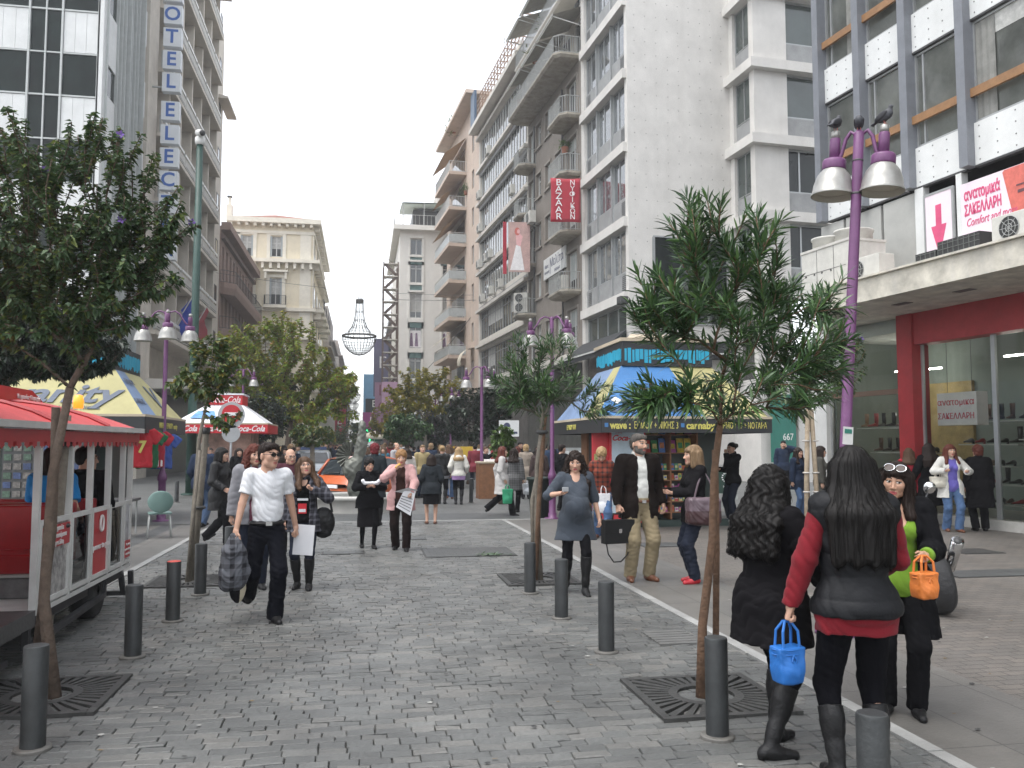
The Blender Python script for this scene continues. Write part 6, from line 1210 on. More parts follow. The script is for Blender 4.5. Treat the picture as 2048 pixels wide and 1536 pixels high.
MB().use(M('tail_lamp', (.35, .01, .015), .25)).box(-.2, -.15, -.06, .06, .86, .92).build('tail_light', mr)
# ---------------------------------------------------------------- trees and plants
def leaf_mat(name, cols, rough=.42, trans=.25):
    m = bpy.data.materials.new(name); m.use_nodes = True; N = m.node_tree.nodes; L = m.node_tree.links; b = N['Principled BSDF']; ge = N.new('ShaderNodeNewGeometry'); cr = N.new('ShaderNodeValToRGB'); cr.color_ramp.interpolation = 'LINEAR'
    e = cr.color_ramp.elements; n = len(cols); e[0].color = (*cols[0], 1); e[1].color = (*cols[-1], 1)
    for i in range(1, n-1): e.new(i/(n-1)).color = (*cols[i], 1)
    L.new(ge.outputs['Random Per Island'], cr.inputs[0]); L.new(cr.outputs[0], b.inputs['Base Color']); b.inputs['Roughness'].default_value = rough
    t = N.new('ShaderNodeBsdfTranslucent'); L.new(cr.outputs[0], t.inputs[0]); mx = N.new('ShaderNodeMixShader'); mx.inputs[0].default_value = trans; L.new(b.outputs[0], mx.inputs[1]); L.new(t.outputs[0], mx.inputs[2]); L.new(mx.outputs[0], N['Material Output'].inputs[0]); MATS[name] = m; return m
BARK = M('bark', (.11, .08, .06), .9, .35, 14, .6, 45); BARK2 = M('bark_brown', (.13, .075, .045), .9, .4, 12, .7, 40); BARKG = M('bark_grey', (.17, .15, .12), .9, .3, 12, .6, 40)
def unit(a): return a/np.maximum(np.linalg.norm(a, axis=-1, keepdims=True), 1e-9)
def leaf_mesh(P, D, L, W, droop, rs, lance):
    n = len(P); D = unit(D); Nn = unit(np.cross(D, rs.normal(size=(n, 3))+[0, 0, .01])); up = np.array([0, 0, 1.]); Nn = unit(np.cross(np.cross(D, up)+rs.normal(size=(n, 3))*.35, D)); S = unit(np.cross(D, Nn))
    L = L[:, None]; W = W[:, None]; dr = np.array([0, 0, -1.])*droop*L
    if lance:
        st = ((0, .12), (.33, 1.), (.7, .8), (1., .06)); V = []
        for t, w in st: c = P+D*L*t+dr*t*t; V += [c-S*W*w/2, c+S*W*w/2]
        V = np.stack(V, 1); q = np.array([[0, 1, 3, 2], [2, 3, 5, 4], [4, 5, 7, 6]]); k = 8
    else:
        c = P+D*L*.45+dr*.3; V = np.stack([P, c+S*W/2+Nn*W*.12, P+D*L+dr, c-S*W/2+Nn*W*.12], 1); q = np.array([[0, 1, 2, 3]]); k = 4
    F_ = (np.arange(n)[:, None, None]*k+q[None]).reshape(-1, 4); return V.reshape(-1, 3), F_
def tree(name, label, base, trunk, env, shoots, per, leaf, bark, r0=.05, group='trees of the square', seed=1, span=.4, lance=False, droop=.25, up=.5, whorl=0, tipr=.004, flowers=None, spread=.8, cat='tree', edge=.55, minr=.004, stem0=None):
    """base (x,y); trunk: list of local points, last is the fork; env: ellipsoids (c, r, weight); shoots end inside env; leaves ride on the last `span` metres"""
    rs = np.random.RandomState(seed); r = root(name, (base[0], base[1], 0), label, cat, group)
    m, L0, W0 = leaf; tr = [np.array(p, float) for p in trunk]; fork = tr[-1]; nodes = [fork]; par = [-1]; load = [0]
    w = np.array([e[2] for e in env], float); w /= w.sum(); T = []
    for i in range(shoots):
        c, rad, _ = env[rs.choice(len(env), p=w)]; u = unit(rs.normal(size=3)); T.append(np.array(c)+u*np.array(rad)*(rs.uniform(edge, 1.)**.6 if rs.rand() < .75 else rs.uniform(.2, 1)))
    T.sort(key=lambda t: np.linalg.norm(t-fork)); chains = []; LP = []; LD = []
    for t in T:
        A = np.array(nodes); dt = np.linalg.norm(A-t, axis=1); df = np.linalg.norm(A-fork, axis=1); dt = dt+.35*df+(df > np.linalg.norm(t-fork)*.85)*9; j = int(np.argmin(dt)); a = nodes[j]; v = t-a; ln = np.linalg.norm(v)+1e-6
        k = max(2, min(6, int(ln/.25)+1)); d0 = unit(unit((a-nodes[par[j]]) if par[j] >= 0 else np.array([v[0]*.3, v[1]*.3, 1.]))*.7+v/ln*.8); c1 = a+d0*ln*.4; c2 = t-unit(v/ln+np.array([0, 0, up]))*ln*.3; p = j; ids = [j]
        for i in range(1, k+1):
            u = i/k; q = (1-u)**3*a+3*u*(1-u)**2*c1+3*u*u*(1-u)*c2+u**3*t+(rs.normal(size=3)*.012*ln if i < k else 0); nodes.append(q); par.append(p); load.append(0); p = len(nodes)-1; ids.append(p)
        x = p
        while x >= 0: load[x] += 1; x = par[x]
        chains.append(ids)
        # leaves on this shoot
        pts = np.array([nodes[i] for i in ids]); seg = np.linalg.norm(np.diff(pts, axis=0), axis=1); cum = np.concatenate([[0], np.cumsum(seg)]); tot = cum[-1]; s0 = max(0, tot-span)
        if whorl:
            nw = max(2, per//whorl); ss = np.repeat(s0+(tot-s0)*(np.arange(nw)/(nw-1))**.8, whorl); ph = np.tile(np.arange(whorl)*2*math.pi/whorl, nw)+np.repeat(np.arange(nw)*1.05, whorl)+rs.normal(size=nw*whorl)*.2
        else: ss = s0+(tot-s0)*rs.rand(per)**.7; ph = rs.rand(per)*2*math.pi
        q = np.stack([np.interp(ss, cum, pts[:, i]) for i in range(3)], 1); tg = unit(np.stack([np.interp(np.minimum(ss+.03, tot), cum, pts[:, i])-np.interp(np.maximum(ss-.05, 0), cum, pts[:, i]) for i in range(3)], 1)+1e-6)
        o = unit(np.cross(tg, np.array([.31, .77, .2]))); o2 = np.cross(tg, o); sp = spread*(1-.55*((ss-s0)/(tot-s0+1e-6)))[:, None] if whorl else spread
        LP.append(q); LD.append(tg*(1 if whorl else .45)+(o*np.cos(ph)[:, None]+o2*np.sin(ph)[:, None])*sp*1.6)
    mb = MB().use(bark, True); n = 8
    tp = [r0*(1-.35*i/(len(tr)-1)) for i in range(len(tr))]; tp[0] *= 1.25; mb.tube(tr, tp, 10)
    for ids in chains:
        rr = [max(minr, r0*.62*(load[i]/shoots)**.42) for i in ids[1:]]; rr = [rr[0]]+rr; rr[-1] = tipr; mb.tube([nodes[i] for i in ids], rr, 6 if rr[0] > .012 else 4)
    for st in (stem0 or ()): mb.tube([np.array(p) for p in st], [r0*.7]*len(st), 8)
    mb.build('trunk', r)
    P = np.concatenate(LP); D = np.concatenate(LD); n = len(P); P = P+D*0+rs.normal(size=(n, 3))*.004; sc = rs.uniform(.65, 1.15, n)
    V, F_ = leaf_mesh(P, D+rs.normal(size=(n, 3))*.15, L0*sc, W0*sc*rs.uniform(.8, 1.1, n), droop, rs, lance)
    link('crown', np_mesh('crown', [(V, F_, 0)], [m], False), r)
    if flowers:
        fm, cnt, fs = flowers; tips = [nodes[ids[-1]] for ids in chains]
        for i in rs.choice(len(tips), cnt, replace=False):
            c = tips[i]; mb = MB().use(fm)
            for a in range(5):
                d = np.array([math.cos(a*1.2566), -.5, math.sin(a*1.2566)]); e = np.array([-math.sin(a*1.2566), 0, math.cos(a*1.2566)]); mb.add([c, c+d*fs*.6+e*fs*.35, c+d*fs, c+d*fs*.6-e*fs*.35], [(0, 1, 2, 3)])
            mb.build('flower', r)
    return r
LV_OL = leaf_mat('oleander_leaf', [(.028, .06, .024), (.042, .088, .034), (.055, .115, .036), (.095, .17, .048)], .38, .12)
LV_HI = leaf_mat('hibiscus_leaf', [(.04, .075, .032), (.065, .115, .045), (.08, .13, .06), (.05, .095, .042), (.15, .19, .04)], .5, .25)
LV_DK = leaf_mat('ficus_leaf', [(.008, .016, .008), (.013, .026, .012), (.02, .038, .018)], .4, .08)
LV_YG = leaf_mat('autumn_yellow_leaf', [(.17, .18, .025), (.32, .27, .03), (.11, .15, .025), (.36, .26, .03), (.14, .17, .03)], .55, .38)
LV_RU = leaf_mat('autumn_rust_leaf', [(.15, .23, .03), (.21, .3, .035), (.12, .19, .025), (.26, .15, .04), (.16, .25, .03), (.36, .31, .04), (.23, .31, .04)], .55, .35)
LV_MG = leaf_mat('mixed_green_leaf', [(.045, .08, .025), (.07, .12, .03), (.055, .1, .028), (.24, .19, .03)], .5, .2)
LV_BG = leaf_mat('bright_green_leaf', [(.06, .12, .02), (.1, .17, .03), (.05, .09, .02)], .5, .3)
WHT = M('oleander_flower', (.75, .74, .7), .6, 0); PUR = M('hibiscus_flower', (.16, .09, .34), .6, .1)
def E_(px, py, Y, rx, ry, rz, w, b): c = at(px, py, Y); return ((c.x-b[0], c.y-b[1], c.z), (rx, ry, rz), w)
def T_(px, py, Y, b): c = at(px, py, Y); return (c.x-b[0], c.y-b[1], c.z)
b = (2.27, 5.55)
tree('oleander_tree', 'big oleander with long narrow leaves and few white flowers beside the three women', b, [(0, 0, -.02), T_(1405, 1250, 5.55, b), T_(1425, 1080, 5.5, b), T_(1428, 950, 5.5, b), T_(1440, 850, 5.45, b)],
     [E_(1400, 470, 5.4, .22, .3, .3, 1., b), E_(1510, 490, 5.4, .22, .3, .3, .8, b), E_(1440, 610, 5.4, .45, .45, .33, 1.4, b), E_(1310, 600, 5.3, .18, .3, .3, .8, b), E_(1600, 700, 5.5, .34, .4, .36, 1.6, b), E_(1500, 780, 5.4, .55, .5, .22, 1.2, b), E_(1330, 790, 5.3, .28, .35, .14, .7, b), E_(1655, 590, 5.6, .16, .3, .2, .5, b), E_(1560, 560, 5.5, .2, .3, .25, .6, b)],
     250, 33, (LV_OL, .15, .0175), BARK2, .034, seed=5, span=.34, lance=True, droop=.2, whorl=3, up=1., flowers=(WHT, 5, .035), minr=.005, edge=.4, stem0=[[(.12, .05, 0), T_(1433, 1100, 5.6, b), T_(1430, 900, 5.55, b)]])
b = (2.2, 10.58)
tree('oleander_tree', 'slim oleander with bare trunk and grey green crown in front of the purple lamp', b, [(0, 0, -.02), T_(1074, 1040, 10.58, b), T_(1075, 930, 10.58, b), T_(1082, 870, 10.5, b)],
     [E_(1085, 760, 10.5, .6, .6, .3, 2, b), E_(1040, 700, 10.5, .22, .3, .2, .6, b), E_(1060, 790, 10.5, .55, .5, .2, 1.2, b), E_(1195, 800, 10.3, .24, .3, .26, 1., b), E_(1110, 690, 10.6, .25, .3, .15, .6, b), E_(1000, 750, 10.5, .14, .3, .14, .3, b)],
     150, 30, (LV_OL, .13, .018), BARKG, .045, seed=8, span=.3, lance=True, droop=.15, whorl=3, up=.7, minr=.006, stem0=[[(-.06, .03, 0), T_(1065, 1000, 10.6, b), T_(1088, 890, 10.6, b), T_(1092, 875, 10.6, b)]])
b = (-2.02, 6.29)
tree('hibiscus_tree', 'leafy hibiscus tree with purple flowers over the red train, upright twiggy top', b, [(0, 0, -.02), T_(88, 1200, 6.29, b), T_(105, 950, 6.25, b), T_(140, 775, 6.2, b)],
     [E_(90, 470, 6.1, .62, .6, .5, 3., b), E_(-120, 520, 6.1, .5, .6, .55, 1.6, b), E_(230, 500, 6.1, .4, .5, .5, 1.8, b), E_(60, 290, 6.1, .5, .4, .26, .7, b), E_(265, 310, 6.1, .2, .3, .34, .55, b), E_(170, 280, 6.1, .25, .3, .26, .35, b), E_(340, 420, 6., .22, .3, .16, .5, b), E_(290, 540, 6., .25, .3, .16, .5, b), E_(160, 620, 6.1, .5, .4, .25, .8, b), E_(40, 640, 6.1, .5, .4, .25, .9, b)],
     540, 44, (LV_HI, .05, .036), BARK, .042, seed=11, span=.5, droop=.5, up=1.2, flowers=(PUR, 7, .03), spread=.7, edge=.3, minr=.0045, stem0=[[T_(75, 1285, 6.4, b), T_(105, 1060, 6.4, b), T_(112, 815, 6.3, b)]])
b = (-5.2, 13.2)
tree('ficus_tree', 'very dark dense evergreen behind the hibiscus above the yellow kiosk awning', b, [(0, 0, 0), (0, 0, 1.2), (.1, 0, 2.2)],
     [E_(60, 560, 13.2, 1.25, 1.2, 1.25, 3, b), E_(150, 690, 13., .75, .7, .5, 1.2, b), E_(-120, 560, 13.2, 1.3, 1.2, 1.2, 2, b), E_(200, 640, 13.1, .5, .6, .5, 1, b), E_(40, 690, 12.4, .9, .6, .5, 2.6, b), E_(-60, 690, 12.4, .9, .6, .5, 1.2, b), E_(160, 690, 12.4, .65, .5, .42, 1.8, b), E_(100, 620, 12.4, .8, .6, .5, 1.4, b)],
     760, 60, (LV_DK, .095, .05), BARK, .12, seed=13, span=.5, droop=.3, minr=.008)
b = (-2.1, 11.2)
tree('young_tree', 'thin staked young tree with yellowing sparse leaves before the green pole', b, [(0, 0, -.02), T_(388, 1010, 11.2, b), T_(398, 880, 11.2, b), T_(408, 830, 11.2, b)],
     [E_(430, 740, 11.2, .42, .45, .35, 2, b), E_(380, 770, 11.2, .3, .4, .25, .8, b), E_(470, 840, 11.2, .22, .3, .16, .4, b), E_(420, 690, 11.2, .25, .3, .15, .6, b)],
     95, 26, (LV_MG, .085, .06), BARKG, .03, seed=17, span=.4, droop=.4, minr=.004, stem0=[[(.0, -.12, 0), T_(400, 900, 11.1, b)]])
b = (at(575, 900, 36).x, 36.)
tree('plane_tree', 'broad autumn tree with green and rusty leaves in front of the cream house', b, [(0, 0, 0), (0, 0, 1.6), (.1, 0, 2.6)],
     [E_(570, 720, 36, 2.1, 2., 1.5, 3, b), E_(520, 760, 36, 1.7, 1.6, 1.3, 2, b), E_(650, 760, 36, 1.5, 1.5, 1.1, 2, b), E_(560, 650, 36, 1.5, 1.4, .7, 1, b), E_(700, 770, 36, .45, .8, .6, .5, b), E_(600, 820, 36, 2, 1.6, .8, 1.4, b), E_(475, 680, 36, .9, 1, .7, 1.1, b), E_(570, 820, 36, 2.4, 1.8, .8, 1.8, b), E_(680, 820, 36, .9, 1, .7, .8, b)],
     560, 44, (LV_RU, .17, .12), BARK, .16, seed=19, span=1.1, droop=.35, minr=.012, tipr=.008, edge=.35)
b = (at(850, 900, 44).x, 44.)
tree('yellow_tree', 'yellow leaved street tree before the pale grey corner block', b, [(0, 0, 0), (0, 0, 1.6), (0, 0, 2.4)],
     [E_(850, 790, 44, 1.7, 1.6, 1.1, 2, b), E_(800, 800, 44, 1., 1.2, 1., 1, b), E_(900, 770, 44, 1., 1.2, 1., 1.2, b), E_(840, 750, 44, 1.3, 1.2, .5, .6, b), E_(800, 850, 44, 1., 1.2, .6, .7, b)], 270, 30, (LV_YG, .2, .13), BARKG, .12, seed=23, span=.9, droop=.3, minr=.012, edge=.35)
for i, (px, py, Y, rx, rz, lm, lab, nm, n) in enumerate((
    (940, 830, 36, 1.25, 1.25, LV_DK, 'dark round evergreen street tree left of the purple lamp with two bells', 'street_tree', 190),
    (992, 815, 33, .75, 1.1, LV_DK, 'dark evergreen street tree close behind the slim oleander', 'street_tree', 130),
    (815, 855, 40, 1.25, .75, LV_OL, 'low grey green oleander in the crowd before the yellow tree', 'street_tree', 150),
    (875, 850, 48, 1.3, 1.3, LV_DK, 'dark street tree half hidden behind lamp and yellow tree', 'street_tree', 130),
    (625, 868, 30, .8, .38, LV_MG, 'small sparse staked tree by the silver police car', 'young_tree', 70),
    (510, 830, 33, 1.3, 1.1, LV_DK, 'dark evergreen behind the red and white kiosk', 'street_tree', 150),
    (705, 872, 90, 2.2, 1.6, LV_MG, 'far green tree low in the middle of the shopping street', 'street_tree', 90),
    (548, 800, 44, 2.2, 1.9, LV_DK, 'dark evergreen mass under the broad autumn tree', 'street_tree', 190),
    (1005, 880, 24, .35, .55, LV_BG, 'small bright green shrub tree near the glass shop corner', 'young_tree', 70),
    (780, 845, 60, 1.6, 1.5, LV_YG, 'far yellowing tree behind the low oleander', 'street_tree', 90))):
    c = at(px, py, Y); b = (c.x, Y); f = max(.5, c.z-rz*1.05)
    tree(nm, lab, b, [(0, 0, 0), (.02, 0, f*.6), (0, .02, f)], [((0, 0, c.z), (rx, rx, rz), 1)], n, 34, (lm, .05+.0032*Y, .03+.002*Y), BARK if lm is not LV_MG else BARKG, .05+.002*Y, seed=31+i, span=.3+.016*Y, droop=.3, minr=.004+.0002*Y, edge=.4)
b = (at(1612, 900, 12.5).x, 12.5)
tree('hibiscus_tree', 'small hibiscus with purple flowers tied to wooden stakes, left of the shoe shop', b, [(0, 0, 0), (.02, 0, 1.2), (.05, 0, 1.9)], [E_(1665, 740, 12.3, .5, .5, .5, 2, b), E_(1600, 780, 12.4, .5, .5, .4, 1.4, b), E_(1700, 700, 12.2, .25, .3, .35, .6, b)], 110, 26, (LV_HI, .06, .04), BARK2, .03, seed=51, span=.5, droop=.4, up=1., flowers=(PUR, 9, .05))
WOOD = M('stake_wood', (.3, .24, .17), .85, .25, 10, .4, 30)
for dx, lab in ((-.1, 'pale wooden stake on street side of the tied hibiscus'), (.1, 'pale wooden stake on shop side of the tied hibiscus')):
    MBo = MB().use(WOOD, True).tube([(dx, 0, 0), (dx*.8, 0, 1.1), (dx*.3, 0, 2.25)], .038, 8); MBo.use(M('tie_rope', (.45, .43, .4), .9))
    for z in (.95, 1.25, 1.75): MBo.tube([(dx*.8+.05*math.cos(a), .05*math.sin(a), z) for a in np.linspace(0, 6.28, 9)], .012, 4)
    tag(MBo.build('tree_stake', None, (b[0]+.02, b[1]-.1, 0)), lab, 'stake')
MB_ = MB().use(BARK2, True).tube([(0, 0, 0), (.04, 0, .9), (.11, 0, 1.9), (.13, 0, 2.05)], [.03, .03, .028, .025], 8); MB_.use(DKF).tube([(.09+.06*math.cos(a), .06*math.sin(a), 1.85) for a in np.linspace(0, 6.28, 9)], .025, 5)
tag(MB_.build('tree_stake', None, (G(1062, 1155).x, 10.5, 0)), 'dark stake strapped to the slim oleander trunk', 'stake')
p = G(72, 1300); MB_ = MB().use(BARKG, True).tube([(0, 0, 0), (.06, .0, .9), (.1, 0, 1.95)], [.05, .048, .045], 8); MB_.use(DKF)
for z in (1.0, 1.7): MB_.tube([(.07+.08*math.cos(a), .08*math.sin(a), z) for a in np.linspace(0, 6.28, 9)], .02, 5)
tag(MB_.build('tree_stake', None, (p.x, p.y+.2, 0)), 'round wooden stake strapped to the hibiscus trunk beside the train', 'stake')
p = G(385, 1160); MB_ = MB().use(BARKG, True).tube([(0, 0, 0), (.12, 0, 1.9)], .04, 8); MB_.use(DKF).tube([(.06+.06*math.cos(a), .06*math.sin(a), .9) for a in np.linspace(0, 6.28, 9)], .02, 5); MB_.lathe([(.05, 0), (.05, .08)], 8, (.12, 0, 1.83))
tag(MB_.build('tree_stake', None, (p.x, p.y, 0)), 'grey wooden stake with dark cap beside the thin young tree', 'stake')
rs = np.random.RandomState(4); n = 40; P = rs.normal(size=(n, 3))*[.12, .07, .0]+[0, 0, .02]; V, f = leaf_mesh(P, rs.normal(size=(n, 3))*[1, 1, .15], np.full(n, .13), np.full(n, .022), .05, rs, True); p = G(985, 1112)
tag(link('leaf_sprig', np_mesh('leaf_sprig', [(V, f, 0)], [LV_OL], False), None, (p.x, p.y, .01)), 'fallen oleander sprig lying on the cobbles', 'twig')
for i, (px, py, Y, s, lab) in enumerate(((1130, 300, 45.6, .5, 'spiky green potted plant on taupe balcony above the banner'), (1070, 120, 50, .8, 'trailing plant on the long top balcony of the taupe block'), (1095, 60, 48, .7, 'climbing plant on the attic terrace of the taupe block'), (932, 385, 74, .7, 'small plant on a peach block balcony'), (908, 262, 78, 1.2, 'bushy plant at the top balcony edge of peach block'), (1040, 205, 53, .5, 'small trailing plant on the far end of the long balcony'))):
    c = at(px, py, Y); r = root('balcony_plant', c, lab, 'plant', 'plants on the balconies'); n = 90; rs = np.random.RandomState(60+i); P = rs.normal(size=(n, 3))*[s*.35, s*.35, s*.3]+[0, 0, .3]; V, f = leaf_mesh(P, rs.normal(size=(n, 3))+[0, 0, 1.], np.full(n, .55*s), np.full(n, .09*s), .2, rs, True); link('foliage', np_mesh('foliage', [(V, f, 0)], [LV_BG if i in (0, 3) else LV_MG], False), r)
    MB().use(M('terracotta_pot', (.3, .12, .07), .8)).lathe([(.16, -.2), (.22, .15)], 12).build('pot', r)
# ---------------------------------------------------------------- people
SKIN = M('skin', (.5, .3, .215), .5, .06, 14, ior=1.4); SKIN2 = M('skin_tan', (.4, .23, .155), .5, .06, 14, ior=1.4)
LIP = M('lips', (.38, .12, .1), .45, 0); LIPR = M('lips_red', (.34, .07, .07), .4, 0); EYEW = M('eye_white', (.6, .57, .53), .3, 0); EYED = M('eye_dark', (.025, .018, .014), .2, 0)

def hairm(name, col):
    m = M(name, col, .6, .3, 40, spec=.22); nt = m.node_tree; nz = [n for n in nt.nodes if n.type == 'TEX_NOISE'][0]
    mp = nt.nodes.new('ShaderNodeMapping'); mp.inputs['Scale'].default_value = (5, 5, .4); tc = [n for n in nt.nodes if n.type == 'TEX_COORD'][0]; nt.links.new(tc.outputs['Object'], mp.inputs[0]); nt.links.new(mp.outputs[0], nz.inputs['Vector']); return m
H_BLK = hairm('hair_black', (.006, .005, .0045)); H_DBR = hairm('hair_dark_brown', (.016, .009, .0065)); H_BR = hairm('hair_brown', (.075, .042, .024)); H_RED = hairm('hair_auburn', (.085, .022, .014)); H_DYE = hairm('hair_dyed_red', (.12, .012, .015))
H_BLO = hairm('hair_blond', (.3, .2, .1)); H_LBR = hairm('hair_light_brown', (.19, .125, .07)); H_GR = hairm('hair_grey', (.1, .09, .08))
def V3(*a): return np.array(a, float)
def rotm(rx=0, ry=0, rz=0): return np.array(Euler((R(rx), R(ry), R(rz)), 'YXZ').to_matrix())
def ik(a, t, l1, l2, pole):
    d = t-a; L = np.linalg.norm(d); L = min(L, (l1+l2)*.999); u = d/np.linalg.norm(d); t = a+u*L
    x = (l1*l1-l2*l2+L*L)/(2*L); h = math.sqrt(max(0, l1*l1-x*x)); p = pole-u*(pole@u); n = np.linalg.norm(p); p = p/n if n > 1e-6 else V3(0, 1, 0)
    return a+u*x+p*h, t
def head_sdf(fem, beard=0):
    s = SDF(); s.ell((0, -.014, .032), (.075, .094, .086), .03); s.ell((0, .022, -.035), (.06 if fem else .064, .071, .08), .035)
    s.ell((0, .066, -.1), (.022 if fem else .028, .022, .02), .035); s.cone((-.045, .02, -.075), (.045, .02, -.075), .022 if fem else .03, None, .03)
    for q in (-1, 1):
        s.ell((q*.04, .062, -.022), (.022, .02, .022), .03); s.ell((q*.031, .099, -.001), (.018, .018, .011), .012, '-'); s.ell((q*.031, .0775, .001), (.0135, .0125, .0115), .003)
        s.ell((q*.0775, -.008, -.012), (.011, .022, .032), .008, rot=rotm(0, 0, q*-18))
    s.cone((-.036, .081, .022), (.036, .081, .022), .011 if not fem else .009, None, .018); s.cone((0, .087, .006), (0, .109, -.036), .007, .0115, .012)
    for q in (-1, 1): s.ell((q*.0115, .098, -.041), (.008, .009, .0075), .007)
    s.cone((-.017, .083, -.0665), (.017, .083, -.0665), .0062, None, .008); s.cone((-.014, .084, -.077), (.014, .084, -.077), .0072, None, .008); s.box((0, .098, -.0715), (.024, .01, .0006), .0004, .003, '-')
    return s
def face_mats(V, F_, hl):
    C = V[F_].mean(1); x, y, z = C.T; mi = np.zeros(len(F_), np.int32); fr = y > .055
    for q in (-1, 1):
        e = ((x-q*.031)/.0155)**2+((z-.0005)/.0078)**2; mi[fr & (e < 1)] = 3; mi[fr & (e < 1.0) & ((x-q*.031-hl)**2+(z-.001)**2 < .0068**2)] = 4; mi[fr & (e < 1.75) & (e > .6) & (z > .0035)] = 4
        b = np.abs(z-(.0245+.004*np.sin(np.clip((np.abs(x)-.012)/.038, 0, 1)*math.pi))) < .0042; mi[fr & b & (q*x > .013) & (q*x < .05)] = 2
    mi[(y > .07) & ((x/.025)**2+((z+.072)/.0115)**2 < 1)] = 1; return mi
def hair_prims(s, st, hl, w=.085):
    face = lambda: s.ell((0, .1, -.045), (.068, .085, .088), .012, '-')
    if st == 'short': s.ell((0, -.016, .035), (.0795, .099, .0905), .01, cut=[((0, .062, .05), (0, .5, -.86))]); s.cone((-.05, .055, .078), (.05, .055, .078), .02, None, .04); s.ell((0, -.055, -.01), (.066, .05, .06), .02)
    elif st == 'bald': s.ell((0, -.02, .02), (.082, .1, .085), .01, cut=[((0, .0, .03), (0, .9, .42)), ((0, -.06, -.05), (0, 0, -1))])
    elif st == 'puff': s.ell((0, -.014, .042), (.101, .115, .108), .01, cut=[((0, 0, -.085), (0, .3, -.95))]); s.ell((0, -.06, -.045), (.085, .06, .05), .03); face()
    elif st == 'bun': s.ell((0, -.017, .036), (.084, .102, .094), .01, cut=[((0, .06, .045), (0, .5, -.86))]); s.ell((0, -.125, .055), (.05, .042, .05), .02)
    else:
        s.ell((0, -.016, .036), (.088, .106, .097), .01)
        for i, x in enumerate(np.linspace(-1, 1, 7)):
            ya = -.075+.03*abs(x); h1 = min(hl, .13); yb = ya-.03+.015*abs(x); s.cone((x*.074, ya, .02), (x*(w+.005), yb, -h1), .04, .042, .03)
            if hl > .14: yc = -.165+.05*abs(x); s.cone((x*(w+.005), yb, -.13), (x*(w+.03), yc, -.22 if hl > .22 else -hl), .042, .042, .03); hl > .22 and s.cone((x*(w+.03), yc, -.22), (x*(w+.035)*(1 if st == 'mane' else .95), yc-.012, -hl*(1-.06*(i % 2))), .042, .036 if st == 'mane' else .026, .03)
        for q in (-1, 1):
            s.cone((q*.078, .03, .03), (q*(.088+.3*max(0, w-.085)), .02, -min(hl, .13)), .026, .034, .03)
            if hl > .2: s.cone((q*(.088+.3*max(0, w-.085)), .02, -.13), (q*(w+.035), .07, -min(hl, .24)), .034, .034, .03); hl > .24 and s.cone((q*(w+.035), .07, -.24), (q*(w+.03), .105, -min(hl, .36)), .034, .024, .03)
        face()
        if st == 'bang': s.ell((0, .062, .055), (.07, .036, .03), .015)
def hand_sdf(s, o, f, t, right, curl, k=.9):
    f = f/np.linalg.norm(f); t = t-f*(t@f); t = t/np.linalg.norm(t); z = np.cross(f, t) if right else np.cross(t, f); A = np.stack([t, f, z], 1)
    g = lambda x, y, zz: o+A@(V3(x, y, zz)*k)
    s.box(g(-.001, .046, 0), V3(.03, .036, .006)*k, .0085*k, .008, rot=A); s.cone(g(0, -.04, 0), g(0, .015, 0), .026*k, .027*k, .015)
    for i, (x, l) in enumerate(((.029, .07), (.0095, .079), (-.0095, .073), (-.028, .057))):
        c1 = R(curl*(.8+.1*i)); c2 = c1+R(curl*1.25+6); c3 = c2+R(curl*.8+4); p0 = g(x, .082-.004*abs(i-1), 0); seg = (.42*l, .33*l, .27*l); p = (x, .082-.004*abs(i-1), 0)
        y, zz = p[1], p[2]; rr = .0092
        for c, L in zip((c1, c2, c3), seg):
            y2, z2 = y+L*math.cos(c), zz-L*math.sin(c); s.cone(g(x*(1+.03*i*0), y, zz), g(x, y2, z2), rr*k, (rr-.0009)*k, .002); y, zz = y2, z2; rr -= .0009
    s.cone(g(.026, .02, -.004), g(.048, .052, -.014-curl*.00015), .0125*k, .0105*k, .008); s.cone(g(.048, .052, -.014-curl*.00015), g(.049, .084, -.02-curl*.0003), .0105*k, .0082*k, .003)
from mathutils.kdtree import KDTree
def hair_strands(ho, n, wavy, seed, mx=16):
    """loose strands laid over the hair surface, added to the same mesh"""
    me = ho.data; nv = len(me.vertices); co = np.zeros(nv*3, np.float32); me.vertices.foreach_get('co', co); co = co.reshape(-1, 3); no = np.zeros(nv*3, np.float32); me.vertex_normals.foreach_get('vector', no); no = no.reshape(-1, 3)
    kd = KDTree(nv); [kd.insert(co[i], i) for i in range(nv)]; kd.balance(); rs = np.random.RandomState(seed); cen = co.mean(0)
    if ((co-cen)*no).sum() < 0: no = -no
    mb = MB()
    for i in rs.randint(0, nv, n):
        P = []; p = co[i].copy(); d = None; m = rs.randint(3 if mx < 9 else 6, mx); ph = rs.rand()*6
        for k in range(m):
            _, j, _ = kd.find(p); nr = no[j]; off = .002+.004*rs.rand()+(.009*max(0, k-m+3) if rs.rand() < .3 else 0); a = co[j]+nr*off
            if wavy: a = a+np.cross(nr, (0, 0, 1))*.006*math.sin(k*1.3+ph)
            P.append(a); t = np.array([0, 0, -1.])-nr*(-nr[2]); t = t/(np.linalg.norm(t)+1e-6)
            if abs(t[2]) < .3: t = t+np.array([0, -.5, -.3])
            d = t if d is None else d*.5+t*.5; p = co[j]+d*.022
        mb.tube(P, [.0016]*(m-2)+[.001, .0005], 3, False)
    bm = bmesh.new(); bm.from_mesh(me); vs = [bm.verts.new(v) for v in mb.v]
    for f in mb.f: bm.faces.new([vs[i] for i in f]).smooth = True
    bm.to_mesh(me); bm.free()
class Person: pass
NPERS = 0; HS = 1.05
